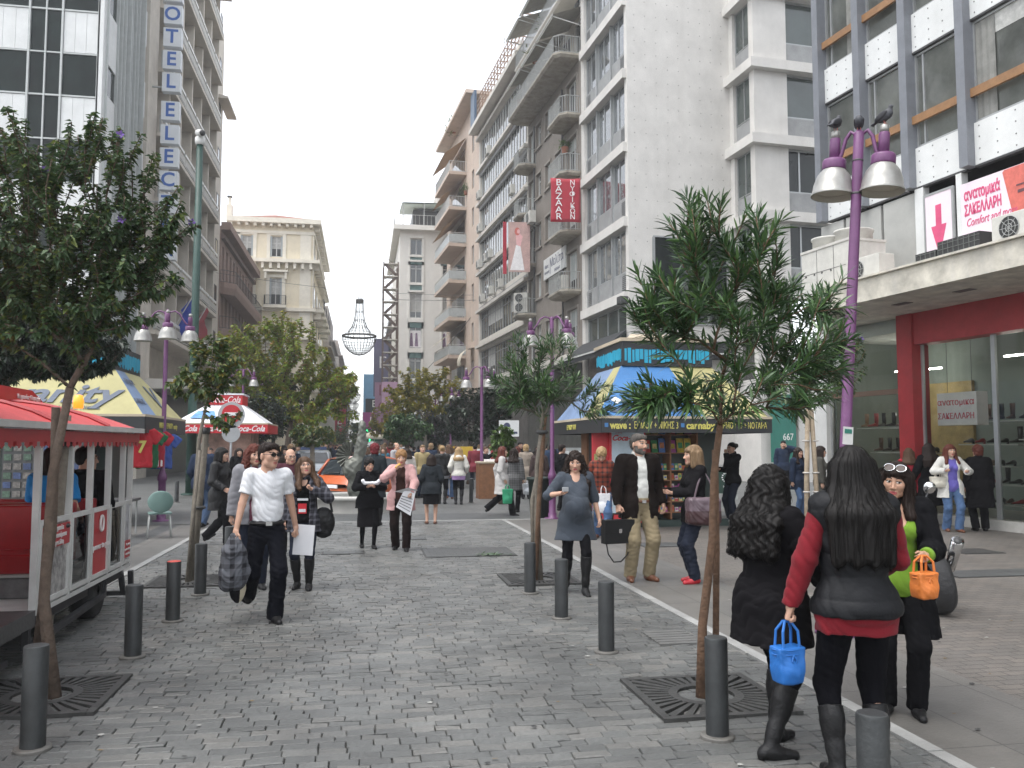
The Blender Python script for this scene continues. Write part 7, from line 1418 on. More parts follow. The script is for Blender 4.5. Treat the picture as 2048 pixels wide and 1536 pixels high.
def person(label, pos, d=0., H=1.7, fem=True, skin=None, hair=('short', None, 0), q=1., lean=0., twist=0., head=(0, 0, 0), hz=.9, fL=(-.09, 0, 0, 0), fR=(.09, 0, 0, 0), hL=None, hR=None, pL=None, pR=None,
           cL=28, cR=28, tL=(.25, 1, 0), tR=(-.25, 1, 0), tops=(), bottom=None, shoes=None, bare=False, sw=None, wide=1., beard=None, glasses=None, lipm=None, group='people in the square', seated=False, tights=None, shift=(0, 0), gaze=0., bust=None, bellyx=0.):
    global NPERS; NPERS += 1; seed = NPERS*1.7
    skin = skin or SKIN; sc = H/1.75; pr = Person(); sw = sw or (.163 if fem else .185)
    r = root('person', (pos[0], pos[1], pos[2] if len(pos) > 2 else 0), label, 'person', group, R(d+180)); r.scale = (sc, sc, sc); pr.root = r
    P0 = V3(shift[0], shift[1], hz); T = rotm(-lean, 0, twist); tl = lambda x, y, z: P0+T@V3(x, y, z)
    hip = {q_: P0+V3(q_*.09*wide, 0, -.01) for q_ in (-1, 1)}; sh = {q_: tl(q_*sw, -.012, .515) for q_ in (-1, 1)}; nb = tl(0, -.018, .55); Hc = tl(0, .02, .715)
    hy, hp, hr = head; RH = T@rotm(hp, hr, hy); hd = lambda v: Hc+RH@(V3(*v)*HS)
    an, kn, ft = {}, {}, {}
    for q_, f in ((-1, fL), (1, fR)):
        a = V3(f[0], f[1], f[2]+.075); pole = V3(q_*.12, 1, .0); kn[q_], an[q_] = ik(hip[q_], a, .43, .425, pole); ft[q_] = rotm(-f[3], 0, -q_*(f[4] if len(f) > 4 else 8))
    hl_ = {-1: V3(*(hL or (-sw-.07, .03, .80))), 1: V3(*(hR or (sw+.07, .03, .80)))}; el, wr = {}, {}
    for q_, p in ((-1, pL), (1, pR)): el[q_], wr[q_] = ik(sh[q_], hl_[q_], .285, .255, V3(*(p or (q_*.35, -1, -.1))))
    pr.__dict__.update(hip=hip, kn=kn, an=an, sh=sh, el=el, wr=wr, tl=tl, hd=hd, T=T, RH=RH, sc=sc, Hc=Hc, ft=ft)
    pr.w = lambda p: r.matrix_basis @ Vector(p)
    torso_y = .1
    # ---- body
    def torso(s, g=0., low=True):
        w = wide
        s.ell(tl(0, -.005, .4), V3((.15 if fem else .172)*w+g, .105*w+g, .16+g), .05, rot=T); s.ell(tl(0, .0, .2), V3((.125 if fem else .145)*w+g, .1*w+g, .15+g), .07, rot=T)
        if low: s.ell(P0+V3(0, -.008, .01), V3((.165 if fem else .155)*w+g, .115*w+g, .125+g), .06)
        s.cone(tl(-sw*.86, -.012, .515), tl(sw*.86, -.012, .515), .052+g, None, .05); s.cone(tl(0, -.02, .5), tl(0, -.015, .56), .085+g*.6, .06+g*.3, .04)
        b = (fem if bust is None else bust)
        if b:
            for q_ in (-1, 1): s.ell(tl(q_*.072, .085*w, .375), V3(.062, .052, .06)+g*.7, .04, rot=T)
        if bellyx: s.ell(tl(0, .085+bellyx*.3, .15), V3(.135, .075+bellyx, .17)+g*.5, .13, rot=T)
    B = SDF(); torso(B); B.cone(nb-T@V3(0, 0, .03), Hc+RH@V3(0, -.012, -.06), .056 if fem else .064, .05 if fem else .06, .03)
    cov = .84 if bottom and bottom[2] != 'skirt' else 1.
    for q_ in (-1, 1):
        B.cone(sh[q_], el[q_], .048 if not fem else .042, .037, .02); B.cone(el[q_], wr[q_], .038, .026, .012)
        B.cone(hip[q_], kn[q_], .083*cov, .054*cov, .04); B.cone(kn[q_], an[q_], .054*cov, .036*cov, .02); m = kn[q_]*.65+an[q_]*.35; B.ell(m+V3(0, -.02*cov, 0), V3(.045, .045, .09)*cov, .03)
        A = ft[q_]; B.cone(an[q_]+A@V3(0, -.03, -.045), an[q_]+A@V3(0, .13, -.055), .032, .022, .03)
    V, f = B.mesh(.014*max(1, q*.8)); parts = [(V, f, np.where(V[f].mean(1)[:, 2] < hz-.1, 5, 0).astype(np.int32) if tights else 0)]
    hs = head_sdf(fem); V, f = hs.mesh(.0042*q); mi = face_mats(V, f, gaze)
    if beard: C_ = V[f].mean(1); mi[(mi == 0) & (((C_[:, 2] < -.052) & (C_[:, 1] > -.02)) | ((C_[:, 2] < -.02) & (np.abs(C_[:, 0]) > .052) & (C_[:, 1] > .005) & (C_[:, 1] < .05)))] = 6
    parts.append((V*HS@RH.T+Hc, f, mi))
    for q_, c, t in ((-1, cL, tL), (1, cR, tR)):
        s = SDF(); fd = wr[q_]-el[q_]; hand_sdf(s, wr[q_], fd, V3(*t), q_ > 0, c, .88 if fem else 1.); parts.append((*s.mesh(.0044*max(1, q*.9)), 0))
        pr.__dict__.setdefault('palm', {})[q_] = wr[q_]+fd/np.linalg.norm(fd)*.085
    hm = hair[1] or H_DBR
    pr.body = link('body', np_mesh('body', parts, [skin, lipm or (LIPR if fem else LIP), hm if not fem else H_DBR, EYEW, EYED]+([tights or skin] if tights or beard else [])+([beard] if beard else [])), r)
    # ---- hair
    s = SDF(); hair_prims(s, hair[0], hair[2] if len(hair) > 2 else .2, hair[3] if len(hair) > 3 else .085); V, f = s.mesh(.0055*max(q, .75), curls(.007, 95) if hair[0] == 'mane' else curls(.006) if hair[0] in ('curly', 'puff') else strands(.003, 240.) if hair[0] in ('short', 'bald') else strands(.0022)); ho = link('hair', np_mesh('hair', [(V*HS@RH.T+Hc, f, 0)], [hm]), r)
    if q < .96 and hair[0] in ('long', 'mane', 'bang', 'puff'): hair_strands(ho, 420 if q < .75 else 220, hair[0] == 'mane', NPERS)
    elif q < .96: hair_strands(ho, 160, False, NPERS, 5)
    if glasses:
        mb = MB(); fm, lm, gz, gw = glasses
        for q_ in (-1, 1):
            pts = [(q_*.033+gw*math.cos(a*.5236), .108+.0*a-.006*abs(math.cos(a*.5236)), gz+gw*.62*math.sin(a*.5236)) for a in range(13)]; mb.use(fm).tube([hd(p) for p in pts], .0022, 5, False)
            if lm: mb.use(lm).add([hd(p) for p in pts[:-1]], [tuple(range(12))])
            mb.use(fm).tube([hd((q_*.064, .1, gz+.004)), hd((q_*.079, .03, gz+.006)), hd((q_*.08, -.01, gz))], .0025, 4)
        mb.tube([hd((-.012, .11, gz+.004)), hd((.012, .11, gz+.004))], .002, 4); mb.build('glasses', r)
    # ---- clothes
    for t in tops:
        nm, m, g = t['n'], t['m'], t.get('g', .014); s = SDF(); hem = t.get('hem', -.06); sl = t.get('sl', 2.); fl = t.get('fl', .0); hp_ = P0+T@V3(0, 0, 0); low = hem < .1 and not t.get('tuck')
        torso(s, g, low)
        if low and hem < .02 and not t.get('tuck'): s.ell(P0+V3(0, -.01, -.0), V3((.182 if fem else .172)*wide+g, .128*wide+g, .15), .05)
        if t.get('tuck'): s.cone(P0+V3(-.042, 0, .09), P0+V3(-.042, 0, .2), .092*wide+g*.5, None, .05); s.cone(P0+V3(.042, 0, .09), P0+V3(.042, 0, .2), .092*wide+g*.5, None, .05)
        if hem < -.1:
            for x in (-.075, .0, .075): s.cone(P0+V3(x*wide, -.004, .02), P0+V3(x*(1.15+fl*4), -.004, hem-.02), .105*wide+g, .105*wide+g+fl, .06)
        s.box(P0+V3(0, 0, hem-.5), (1, 1, .5), 0, .001, '-', rot=None)
        for q_ in (-1, 1):
            if sl <= 0: continue
            u = el[q_]-sh[q_]; w_ = wr[q_]-el[q_]; ga = t.get('ga', g); e1 = sh[q_]+u*min(1, sl)
            s.cone(sh[q_], e1, .05+ga+(0 if fem else .006), .044+ga, .025, cut=[(e1, u)] if sl <= 1 else None)
            if sl > 1: e2 = el[q_]+w_*(sl-1); s.cone(el[q_], e2, .043+ga, t.get('cuff', .034+ga*.8), .018, cut=[(e2, w_)])
        nk = t.get('neck', .06)
        if nk: s.cone(tl(0, .0, .56), tl(0, .02, .8), nk, nk*1.6, .008, '-'); 
        vn = t.get('v')
        if vn: s.ell(tl(0, .13, .56-vn*.35), V3(.05+vn*.15, .1, vn*.75), .01, '-', rot=T@rotm(-8))
        op = t.get('open')
        if op:
            a, b = op; n = 7
            for i in range(n): u = i/(n-1); z = .6-u*(.6-hem+.02); s.box(tl(0, .2, z), (a+(b-a)*abs(u-.0)**.8, .16, (.6-hem)/(n-1)*.56), .0, .012, '-', rot=T)
        if t.get('collar'): s.cone(nb+T@V3(0, 0, -.02), nb+T@V3(0, -.005, .045), .082, .076, .01); s.cone(nb+T@V3(0, 0, -.06), nb+T@V3(0, .012, .12), .062, .062, .004, '-')
        if t.get('hood'): s.ell(tl(0, -.11, .53), (.1, .06, .075), .03, rot=T)
        nz = folds(t.get('fold', .0042), t.get('fx', 9.), t.get('fz', 6.), seed)
        if t.get('quilt'):
            z0 = P0[2]; base = nz; nz = lambda X, Y, Z: base(X, Y, Z)-.009*np.abs(np.cos((Z-z0)*math.pi/t['quilt']))**.6+.006
        V, f = s.mesh(.0075*max(1, q*.9), nz); ob = link(nm, np_mesh(nm, [(V, f, 0)], [m]), r); pr.__dict__[nm] = ob
    if bottom:
        nm, m, kd = bottom[0], bottom[1], bottom[2]; s = SDF(); o = bottom[3] if len(bottom) > 3 else {}
        if kd == 'skirt':
            hem, fl = o.get('hem', .4), o.get('fl', .05); g = .014; s.ell(P0+V3(0, -.008, .02), V3(.165*wide+g, .115*wide+g, .125), .05)
            for x in (-.07, .07): s.cone(P0+V3(x*wide, -.005, 0), V3(x*(1.+fl*4)+shift[0], .01+shift[1], hem-.02), .105*wide, .1*wide+fl, .08)
            s.box((0, 0, hem-.5), (2, 2, .5), 0, .001, '-'); s.box(P0+V3(0, 0, .62), (1, 1, .5), 0, .001, '-')
        else:
            th, ke, ak = o.get('r', (.094, .068, .06)); g = o.get('g', .0); s.ell(P0+V3(0, -.008, .0), V3((.168 if fem else .16)*wide+g, .118*wide+g, .125), .05); o.get('waist') and s.ell(P0+V3(0, 0, .07), V3((.152 if fem else .163)*wide+g, .122*wide+g, .09), .05); s.box(P0+V3(0, 0, (.075 if o.get('waist') else .04)+.5), (1, 1, .5), 0, .001, '-')
            for q_ in (-1, 1):
                u = an[q_]-kn[q_]; e = an[q_]+u/np.linalg.norm(u)*o.get('drop', .02) if not (shoes and shoes[2] > .2) else kn[q_]+u*(1-(shoes[2]-.13)/.425); s.cone(hip[q_], kn[q_], th*wide, ke, .04); s.cone(kn[q_], e, ke, min(ak, .044) if shoes and shoes[2] > .2 else ak, .025, cut=[(e, u)])
                m_ = kn[q_]*.65+an[q_]*.35; boots_ = shoes and shoes[2] > .2; (not boots_) and s.ell(m_+V3(0, -.018, 0), V3(.05, .05, .1), .03)
                if not seated: s.ell(hip[q_]+V3(0, -.05, -.03), (.085, .075, .09), .04)
        V, f = s.mesh(.0075*max(1, q*.9), folds(o.get('fold', .0032), 8, 9, seed)); link(nm, np_mesh(nm, [(V, f, 0)], [m]), r)
    if shoes:
        nm, m, bh = shoes[0], shoes[1], shoes[2]; hl = shoes[3] if len(shoes) > 3 else .0; sole = shoes[4] if len(shoes) > 4 else None
        for q_ in (-1, 1):
            s = SDF(); A = ft[q_]; a = an[q_]; w_ = .0 if fem else .004
            s.cone(a+A@V3(0, -.035, -.038), a+A@V3(0, .04, -.036), .039+w_, .041+w_, .02, cut=[(a+A@V3(0, 0, -.075), A@V3(0, 0, -1))]); s.cone(a+A@V3(0, .03, -.04), a+A@V3(0, .15, -.054), .04+w_, .028, .03, cut=[(a+A@V3(0, 0, -.075), A@V3(0, 0, -1))])
            if bh:
                u = kn[q_]-a; u = u/np.linalg.norm(u); e = a+u*bh; s.cone(a+V3(0, -.005, -.02), a+u*.1, .041, .042, .025); s.cone(a+u*.08, e+u*.02, .044, .05+.055*bh, .03, cut=[(e, u)]); bh > .2 and s.ell(a+u*(bh*.75)+V3(0, -.014, 0), (.058, .062, .11), .03, cut=[(e, u)])
            else: s.ell(a+A@V3(0, .045, .02), (.032, .06, .03), .01, '-')
            if hl: s.cone(a+A@V3(0, -.05, -.05), a+A@V3(0, -.052, -.073), .026, .02, .01, cut=[(a+A@V3(0, 0, -.078), A@V3(0, 0, -1))])
            V, f = s.mesh(.006*max(1, q*.8), folds(.0012, 22, 25, seed) if bh else None); pt = [(V, f, 0)]; ms = [m]
            if sole: z = (V[f].mean(1)-a)@A[:, 2]; pt = [(V, f, (z < -.062).astype(np.int32))]; ms = [m, sole]
            link(nm, np_mesh(nm, pt, ms), r)
    return pr
# ---------------------------------------------------------------- the people of the photo
BLACK = cloth('black_cloth', (.011, .011, .013)); BLACK2 = cloth('black_wool', (.014, .013, .015)); BLKL = M('black_leather', (.008, .008, .0085), .48, .2, 9, .2, 90, spec=.3); DENIM = cloth('blue_denim', (.06, .11, .21), var=.25); DDEN = cloth('dark_denim', (.018, .022, .035)); NAVYC = cloth('navy_cloth', (.02, .03, .055)); GREYC_ = cloth('grey_cloth', (.2, .2, .21)); BROWNL = M('brown_leather', (.13, .05, .025), .4, .15, 9); PAPER = M('paper', (.68, .68, .7), .8, .05, 5)
def plaid(name, a, b, s=22.):
    m = bpy.data.materials.new(name); m.use_nodes = True; N = m.node_tree.nodes; L = m.node_tree.links; tc = N.new('ShaderNodeTexCoord'); sp = N.new('ShaderNodeSeparateXYZ'); L.new(tc.outputs['Object'], sp.inputs[0]); o = None
    for i, k in ((0, 1.), (2, 1.)):
        q = N.new('ShaderNodeMath'); q.operation = 'MULTIPLY'; q.inputs[1].default_value = s*k; L.new(sp.outputs[i], q.inputs[0]); f = N.new('ShaderNodeMath'); f.operation = 'FRACT'; L.new(q.outputs[0], f.inputs[0]); g = N.new('ShaderNodeMath'); g.operation = 'GREATER_THAN'; g.inputs[1].default_value = .62; L.new(f.outputs[0], g.inputs[0])
        if o: ad = N.new('ShaderNodeMath'); ad.inputs[1].default_value = 0; L.new(o, ad.inputs[0]); L.new(g.outputs[0], ad.inputs[1]); o = ad.outputs[0]
        else: o = g.outputs[0]
    h = N.new('ShaderNodeMath'); h.operation = 'MULTIPLY'; h.inputs[1].default_value = .5; L.new(o, h.inputs[0]); mx = N.new('ShaderNodeMix'); mx.data_type = 'RGBA'; L.new(h.outputs[0], mx.inputs[0]); mx.inputs[6].default_value = (*a, 1); mx.inputs[7].default_value = (*b, 1); L.new(mx.outputs[2], N['Principled BSDF'].inputs['Base Color']); N['Principled BSDF'].inputs['Roughness'].default_value = .9; return m
def tote(p, rz, label, m, w=.1, h=.2, d=.05, hh=.16, cat='bag', name='tote_bag', handle=None, hw=.05, tilt=0.):
    """soft bag hanging from a hand at p (top of the handles)"""
    r = root(name, p, label, cat, rz=rz); r.rotation_euler[1] = tilt; s = SDF(); s.box((0, 0, -hh-h/2), (w-.012, d-.01, h/2-.008), .007, .01); s.ell((0, 0, -hh-h*.7), (w*.85, d*1.25, h*.28), .05); V, f = s.mesh(.006, folds(.0022, 20, 12, w*40)); k = (V[:, 2]+hh+h)/h; V[:, 0] *= .8+.2*k; link('bag_body', np_mesh('bag_body', [(V, f, 0)], [m]), r)
    mb = MB().use(handle or m)
    for y in (-d*.75, d*.75): mb.tube([(-hw, y, -hh-.03), (-hw*.9, y*.8, -hh*.4), (-hw*.35, y*.2, -.005), (hw*.35, y*.2, -.005), (hw*.9, y*.8, -hh*.4), (hw, y, -hh-.03)], .0075, 6)
    for z in (-hh-.012, -hh-h*.2): mb.tube([(w*.98*math.cos(a)*(1 if abs(math.cos(a)) > .72 else 1), d*math.sin(a)*1.02, z) for a in np.linspace(0, 6.283, 25)], .0035, 5, False)
    mb.tube([(.0, -d*1.03, -hh-h*.2), (-.012, -d*1.15, -hh-h*.36), (-.004, -d*1.1, -hh-h*.42)], .004, 5); mb.tube([(.0, -d*1.03, -hh-h*.2), (.014, -d*1.15, -hh-h*.33), (.012, -d*1.1, -hh-h*.45)], .004, 5); mb.build('bag_handle', r); return r
TP = lambda n, m, **k: dict(n=n, m=m, **k)
STD = dict(hL=(-.26, .02, .86), hR=(.26, .02, .86))
def GP(px, py, dx=0., dy=0.): p = G(px, py); return (p.x+dx, p.y+dy)
# 1 man in white tee
TEE = cloth('white_tee', (.68, .69, .71), .8, .04)
m1 = person('striding man in white T-shirt, black trousers and sunglasses, carrying a jacket', GP(530, 1240), 14, 1.74, False, SKIN, ('short', H_DBR), .8, head=(34, 2, 0), lean=1, hz=.885, fL=(-.075, .12, 0, 2), fR=(.12, -.36, .12, -52), hR=(.31, .1, .84), hL=(-.3, -.1, .86), pR=(.6, -.8, 0), cR=62, cL=55, wide=.88,
            tops=[TP('tshirt', TEE, sl=.62, g=.014, ga=.015, hem=-.03, fold=.0065, fx=12, fz=7, neck=.062, tuck=True)], bottom=('trousers', cloth('black_jeans', (.01, .011, .017)), 'p', dict(r=(.1, .076, .074), drop=.04, fold=.0045, waist=True)), shoes=('shoe', BLKL, 0), glasses=(EYED, M('lens_dark', (.01, .01, .01), .1, 0), .003, .03), gaze=.004, sw=.165)
r = m1.root; mb = MB().use(BLKL)
mb.tube([V3(.156*math.cos(a), .122*math.sin(a)+.0, .942) for a in np.linspace(0, 6.283, 25)], .018, 6, False); mb.use(CHR).box(-.03, .03, .12, .142, .922, .962); mb.build('belt', r)
pa = m1.w(m1.palm[1]); jk = root('held_jacket', pa, 'grey and black patterned jacket hanging from the hand of the man in white', 'jacket', rz=R(14)); s = SDF(); s.cone((0, 0, .02), (0, 0, -.1), .035, .085, .03); s.cone((0, 0, -.1), (.01, .0, -.36), .085, .115, .05); s.cone((.03, 0, -.12), (.07, .02, -.3), .06, .075, .04); s.cone((-.05, 0, -.2), (-.07, 0, -.42), .06, .05, .05); V, f = s.mesh(.008, folds(.012, 16, 9, 2.)); link('cloth', np_mesh('cloth', [(V, f, 0)], [plaid('jacket_check', (.1, .105, .12), (.012, .012, .016), 9)]), jk)
bg = root('black_white_bag', pa+Vector((.04, .02, -.34)), 'small black and cream shoulder bag dangling below the held jacket', 'bag', rz=R(20)); s = SDF(); s.ell((0, 0, -.12), (.075, .05, .14), .01); s.box((0, 0, .0), (.05, .03, .04), .02, .04); V, f = s.mesh(.008, folds(.003, 20, 15, 1)); C_ = V[f].mean(1); link('bag_body', np_mesh('bag_body', [(V, f, ((C_[:, 0] > .012) & (C_[:, 1] > -.1)).astype(np.int32))], [BLACK2, M('cream_leather', (.5, .45, .33), .6)]), bg); MB().use(BLKL).tube([(-.05, 0, 0), (-.06, 0, .12), (.0, 0, .26), (.05, 0, .1), (.05, 0, 0)], .01, 6).build('strap', bg)
pb = m1.w(m1.palm[-1]); o = MB().use(PAPER).box(-.0, .2, -.006, .006, -.22, .08).build('paper_folder', None, pb+Vector((-.03, .02, .02)), (0, R(4), R(-8))); tag(o, 'white paper folder held in the left hand of the man in white', 'folder')
# 2 girl with glasses
PLD = plaid('dark_plaid', (.012, .012, .018), (.1, .1, .12), 14)
g2 = person('girl with glasses and long brown hair in dark plaid jacket and boots', GP(606, 1178), -6, 1.555, True, SKIN, ('long', H_BR, .3), .95, head=(18, 14, 6), fL=(-.085, .06, 0, 0), fR=(.085, -.06, 0, 0), hL=(-.13, .2, 1.32), pL=(-1, -.6, -.6), hR=(.25, .06, .9), cL=70,
            tops=[TP('tshirt', BLACK, hem=-.02, v=.1), TP('jacket', PLD, g=.026, hem=-.14, fl=.02, open=(.075, .09), collar=True, fold=.006)], bottom=('jeans', DDEN, 'p', dict(r=(.092, .064, .05))), shoes=('boot', BLKL, .36, .02), glasses=(EYED, None, .0, .026))
MB().use(PAPER).box(-.07, .07, .128, .134, 1.17, 1.2).use(REDS).box(-.05, .06, .128, .135, 1.0, 1.13).use(PAPER).box(-.04, .05, .129, .136, 1.02, 1.06).build('shirt_print', g2.root)
r = root('shoulder_bag', g2.w((-.25, -.02, 1.)), 'slouchy black shoulder bag at the elbow of the girl with glasses', 'bag'); s = SDF(); s.ell((0, 0, -.12), (.13, .07, .18), .03); V, f = s.mesh(.011, folds(.007, 14, 9, 5)); link('bag_body', np_mesh('bag_body', [(V, f, 0)], [BLKL]), r); MB().use(BLKL).tube([(-.08, 0, 0), (-.1, .05, .25), (-.12, .03, .38)], .014, 6).tube([(.1, 0, 0), (.05, .0, .25), (-.08, -.02, .38)], .014, 6).build('strap', r)
# 3, 4 two ladies eating
l3 = person('short dark haired lady in black dress and tights holding food wrapped in paper', GP(736, 1096), 8, 1.47, True, SKIN, ('puff', H_BLK), 1.05, head=(12, -6, 0), wide=1.12, fL=(-.09, .12, 0, 0), fR=(.1, -.14, .0, 0), hL=(-.07, .27, 1.2), hR=(.07, .27, 1.2), pL=(-1, -.3, -.7), pR=(1, -.3, -.7), cL=55, cR=55,
            tops=[TP('cardigan', BLACK, g=.03, hem=-.12, fl=.02, fold=.006)], bottom=('skirt', BLACK2, 'skirt', dict(hem=.42, fl=.03)), shoes=('shoe', BLKL, 0), tights=BLACK)
r = root('food_wrap', l3.w((0, .3, 1.27)), 'white paper wrapped pastry in both hands of the lady in black', 'food', rz=R(188)); s = SDF(); s.cone((-.1, 0, 0), (.1, .01, .0), .028, .024, .02); s.cone((-.1, 0, 0), (-.13, 0, .035), .02, .03, .02); s.cone((.1, 0, 0), (.13, 0, .035), .02, .03, .02); V, f = s.mesh(.008, folds(.004, 30, 30, 1)); link('paper', np_mesh('paper', [(V, f, 0)], [PAPER]), r)
PINKC = cloth('pink_knit', (.48, .28, .27)); MAROON = cloth('brown_top', (.035, .017, .014))
l4 = person('lady with short blond hair and open pink cardigan eating corn', GP(801, 1100), -6, 1.6, True, SKIN, ('puff', hairm('hair_ginger', (.24, .13, .055))), 1., head=(4, -4, 0), wide=1.08, fL=(-.11, .16, 0, 6), fR=(.09, -.08, 0, 0), hR=(.08, .21, 1.42), pR=(1, .1, -.8), hL=(-.2, .3, 1.0), cR=75, cL=50, pL=(-1, -.4, -.3),
            tops=[TP('top', MAROON, hem=-.1, neck=.075), TP('cardigan', PINKC, g=.03, hem=-.2, fl=.02, open=(.07, .1), fold=.006)], bottom=('trousers', cloth('dark_brown_trousers', (.025, .016, .015)), 'p', dict(r=(.1, .078, .07), fold=.004)), shoes=('shoe', BLKL, 0))
r = root('corn_cob', l4.w((.02, .22, 1.5)), 'yellow corn cob held to the mouth of the pink cardigan lady', 'food'); s = SDF(); s.cone((0, 0, 0), (-.05, 0, -.04), .024, .02, .01); V, f = s.mesh(.007, curls(.002, 300)); link('cob', np_mesh('cob', [(V, f, 0)], [M('corn', (.55, .33, .05), .5)]), r)
r = root('newspaper', l4.w((-.12, .34, 1.02)), 'folded newspaper and white plate hanging from the hand of the pink cardigan lady', 'newspaper'); mb = MB().use(PAPER); mb.add([(-.2, 0, .02), (.02, -.06, .08), (.18, 0, .04), (.02, .05, -.02)], [(0, 1, 2, 3)]); mb.add([(-.17, -.01, -.22), (.06, -.02, -.36), (.14, 0, .02), (-.05, -.02, .03)], [(0, 1, 2, 3)]); mb.use(GREYC_)
for i in range(5): t = i/5; mb.add([(-.13+.06*t, -.03, -.2+.18*t), (.05+.05*t, -.04, -.3+.24*t), (.05+.05*t, -.04, -.285+.24*t), (-.13+.06*t, -.03, -.185+.18*t)], [(0, 1, 2, 3)])
mb.build('sheets', r)
# 5 pregnant woman
SLT = cloth('slate_jersey', (.045, .055, .07))
p5 = person('pregnant woman with long dark curly hair in slate tunic and black boots', GP(1152, 1186), -6, 1.62, True, SKIN, ('mane', H_DBR, .38, .11), .9, head=(-8, -14, 0), lean=-3, bellyx=.085, fL=(-.095, .14, 0, 8), fR=(.095, -.2, .04, -20), hR=(.2, .24, 1.24), pR=(1, -.4, -.8), cR=70, hL=(-.3, -.02, .9), cL=40,
            tops=[TP('tunic', SLT, g=.02, hem=-.24, fl=.035, sl=1.05, neck=.085, v=.1, fold=.007, fx=6, fz=2)], bottom=('tights', BLACK, 'p', dict(r=(.084, .06, .05))), shoes=('boot', BLKL, .4, .03))
r = root('phone', p5.w(p5.palm[1])+Vector((-.03, -.03, .03)), 'small pale phone in the raised hand of the pregnant woman', 'phone', rz=R(20)); bevel(bx('phone_body', SGREY, r, -.03, .05, -.008, .008, -.02, .03), .004)
# 6 bearded man
BLZ = cloth('dark_blazer', (.02, .014, .012)); SHW = cloth('white_shirt', (.62, .62, .58), .8, .04); KHK = cloth('khaki', (.235, .19, .115))
m6 = person('bearded grey haired man in dark blazer, white shirt and khaki trousers with briefcase', GP(1279, 1160), 6, 1.84, False, SKIN, ('short', H_GR), .85, head=(20, 2, 0), wide=1.12, sw=.2, fL=(-.11, .03, 0, 0, 14), fR=(.13, .02, 0, 0, 16), hR=(.3, .08, .9), hL=(-.3, .04, .9), cR=70, cL=32, beard=H_GR, pR=(.6, -.8, 0),
            tops=[TP('shirt', SHW, g=.014, hem=-.04, collar=True, tuck=True), TP('blazer', BLZ, g=.03, hem=-.16, fl=.015, open=(.05, .085), fold=.0045, collar=False, neck=.075, cuff=.052)], bottom=('trousers', KHK, 'p', dict(r=(.1, .082, .072), fold=.004, waist=True)), shoes=('shoe', BROWNL, 0))
MB().use(BROWNL).tube([V3(.18*math.cos(a), .137*math.sin(a), .94) for a in np.linspace(0, 6.283, 25)], .017, 6, False).use(CHR).box(-.025, .025, .14, .16, .92, .955).build('belt', m6.root)
r = root('briefcase', m6.w(m6.palm[1])+Vector((-.02, -.02, -.0)), 'black leather briefcase with loose shoulder strap in the hand of the bearded man', 'briefcase', rz=R(12)); o = MB().use(BLKL).box(-.2, .2, -.06, .06, -.38, -.09).box(-.205, .205, -.068, -.06, -.24, -.09).build('case', r); bevel(o, .02, 3); MB().use(BLKL, True).tube([(-.07, 0, -.09), (-.06, 0, -.02), (.06, 0, -.02), (.07, 0, -.09)], .012, 8).build('handle', r); MB().use(CHR).box(-.02, .02, -.078, -.068, -.25, -.2).build('clasp', r); MB().use(BLKL).tube([(-.16, 0, -.36), (-.15, -.03, -.5), (-.08, -.04, -.6), (.02, -.04, -.6), (.12, -.03, -.52), (.19, 0, -.36)], .009, 6).build('strap', r)
# 7 blond woman with handbag and red shoes
w7 = person('light brown haired woman in black jacket and red shoes holding a phone', GP(1392, 1165), -88, 1.69, True, SKIN, ('bang', H_LBR, .14), .9, head=(-4, 2, 0), fL=(-.09, .05, 0, 0), fR=(.09, -.02, 0, 0), hL=(-.05, .32, 1.14), hR=(.06, .32, 1.14), cL=60, cR=60, pL=(-.5, -1, -.4), pR=(.5, -1, -.4),
            tops=[TP('jacket', BLACK2, g=.024, hem=-.14, fl=.015, collar=True)], bottom=('jeans', DDEN, 'p', dict(r=(.1, .074, .068), fold=.006)), shoes=('shoe', M('red_shoe', (.42, .02, .03), .35, .1), 0))
r = root('handbag', w7.w((-.25, .0, 1.06)), 'purple brown leather handbag on the arm of the woman with red shoes', 'bag', rz=R(-4)); s = SDF(); s.box((0, 0, -.13), (.16, .06, .12), .04, .03); s.ell((0, 0, -.2), (.2, .085, .1), .05); V, f = s.mesh(.009, folds(.005, 14, 10, 3)); link('bag_body', np_mesh('bag_body', [(V, f, (V[f].mean(1)[:, 2] < -.13).astype(np.int32))], [M('mauve_leather', (.12, .085, .1), .35, .2, 8), M('plum_leather', (.045, .018, .02), .4, .2, 8)]), r); MB().use(M('mauve_leather')).tube([(-.12, .0, -.02), (-.06, .0, .2), (0.03, .06, .36), (.1, .0, .2), (.12, 0, -.02)], .012, 6).build('strap', r); MB().use(CHR).box(-.02, .04, -.075, -.06, -.1, -.06).build('clasp', r)
bx('phone_body', BLACK, root('phone', w7.w((0, .38, 1.2)), 'dark phone in both hands of the woman with red shoes', 'phone'), -.05, .05, -.03, .03, -.008, .008)
# 8 curly woman in black coat
w8 = person('curly dark haired woman in black coat and knee boots, seen from behind', GP(1548, 1497), 112, 1.585, True, SKIN, ('mane', H_BLK, .4, .112), .7, head=(0, -6, 0), wide=1.1, hz=.895, fL=(-.07, .1, 0, 0, 4), fR=(.11, -.16, 0, 0, 30), hL=(-.18, .3, 1.0), hR=(.19, .26, 1.02), pL=(-1, -.5, -.2), pR=(1, -.6, -.2), tops=[TP('coat', BLACK2, g=.036, hem=-.24, fl=.03, fold=.006, sl=1.85, collar=True)], bottom=('tights', BLACK, 'p', dict(r=(.09, .066, .055))), shoes=('boot', BLKL, .36, .03))
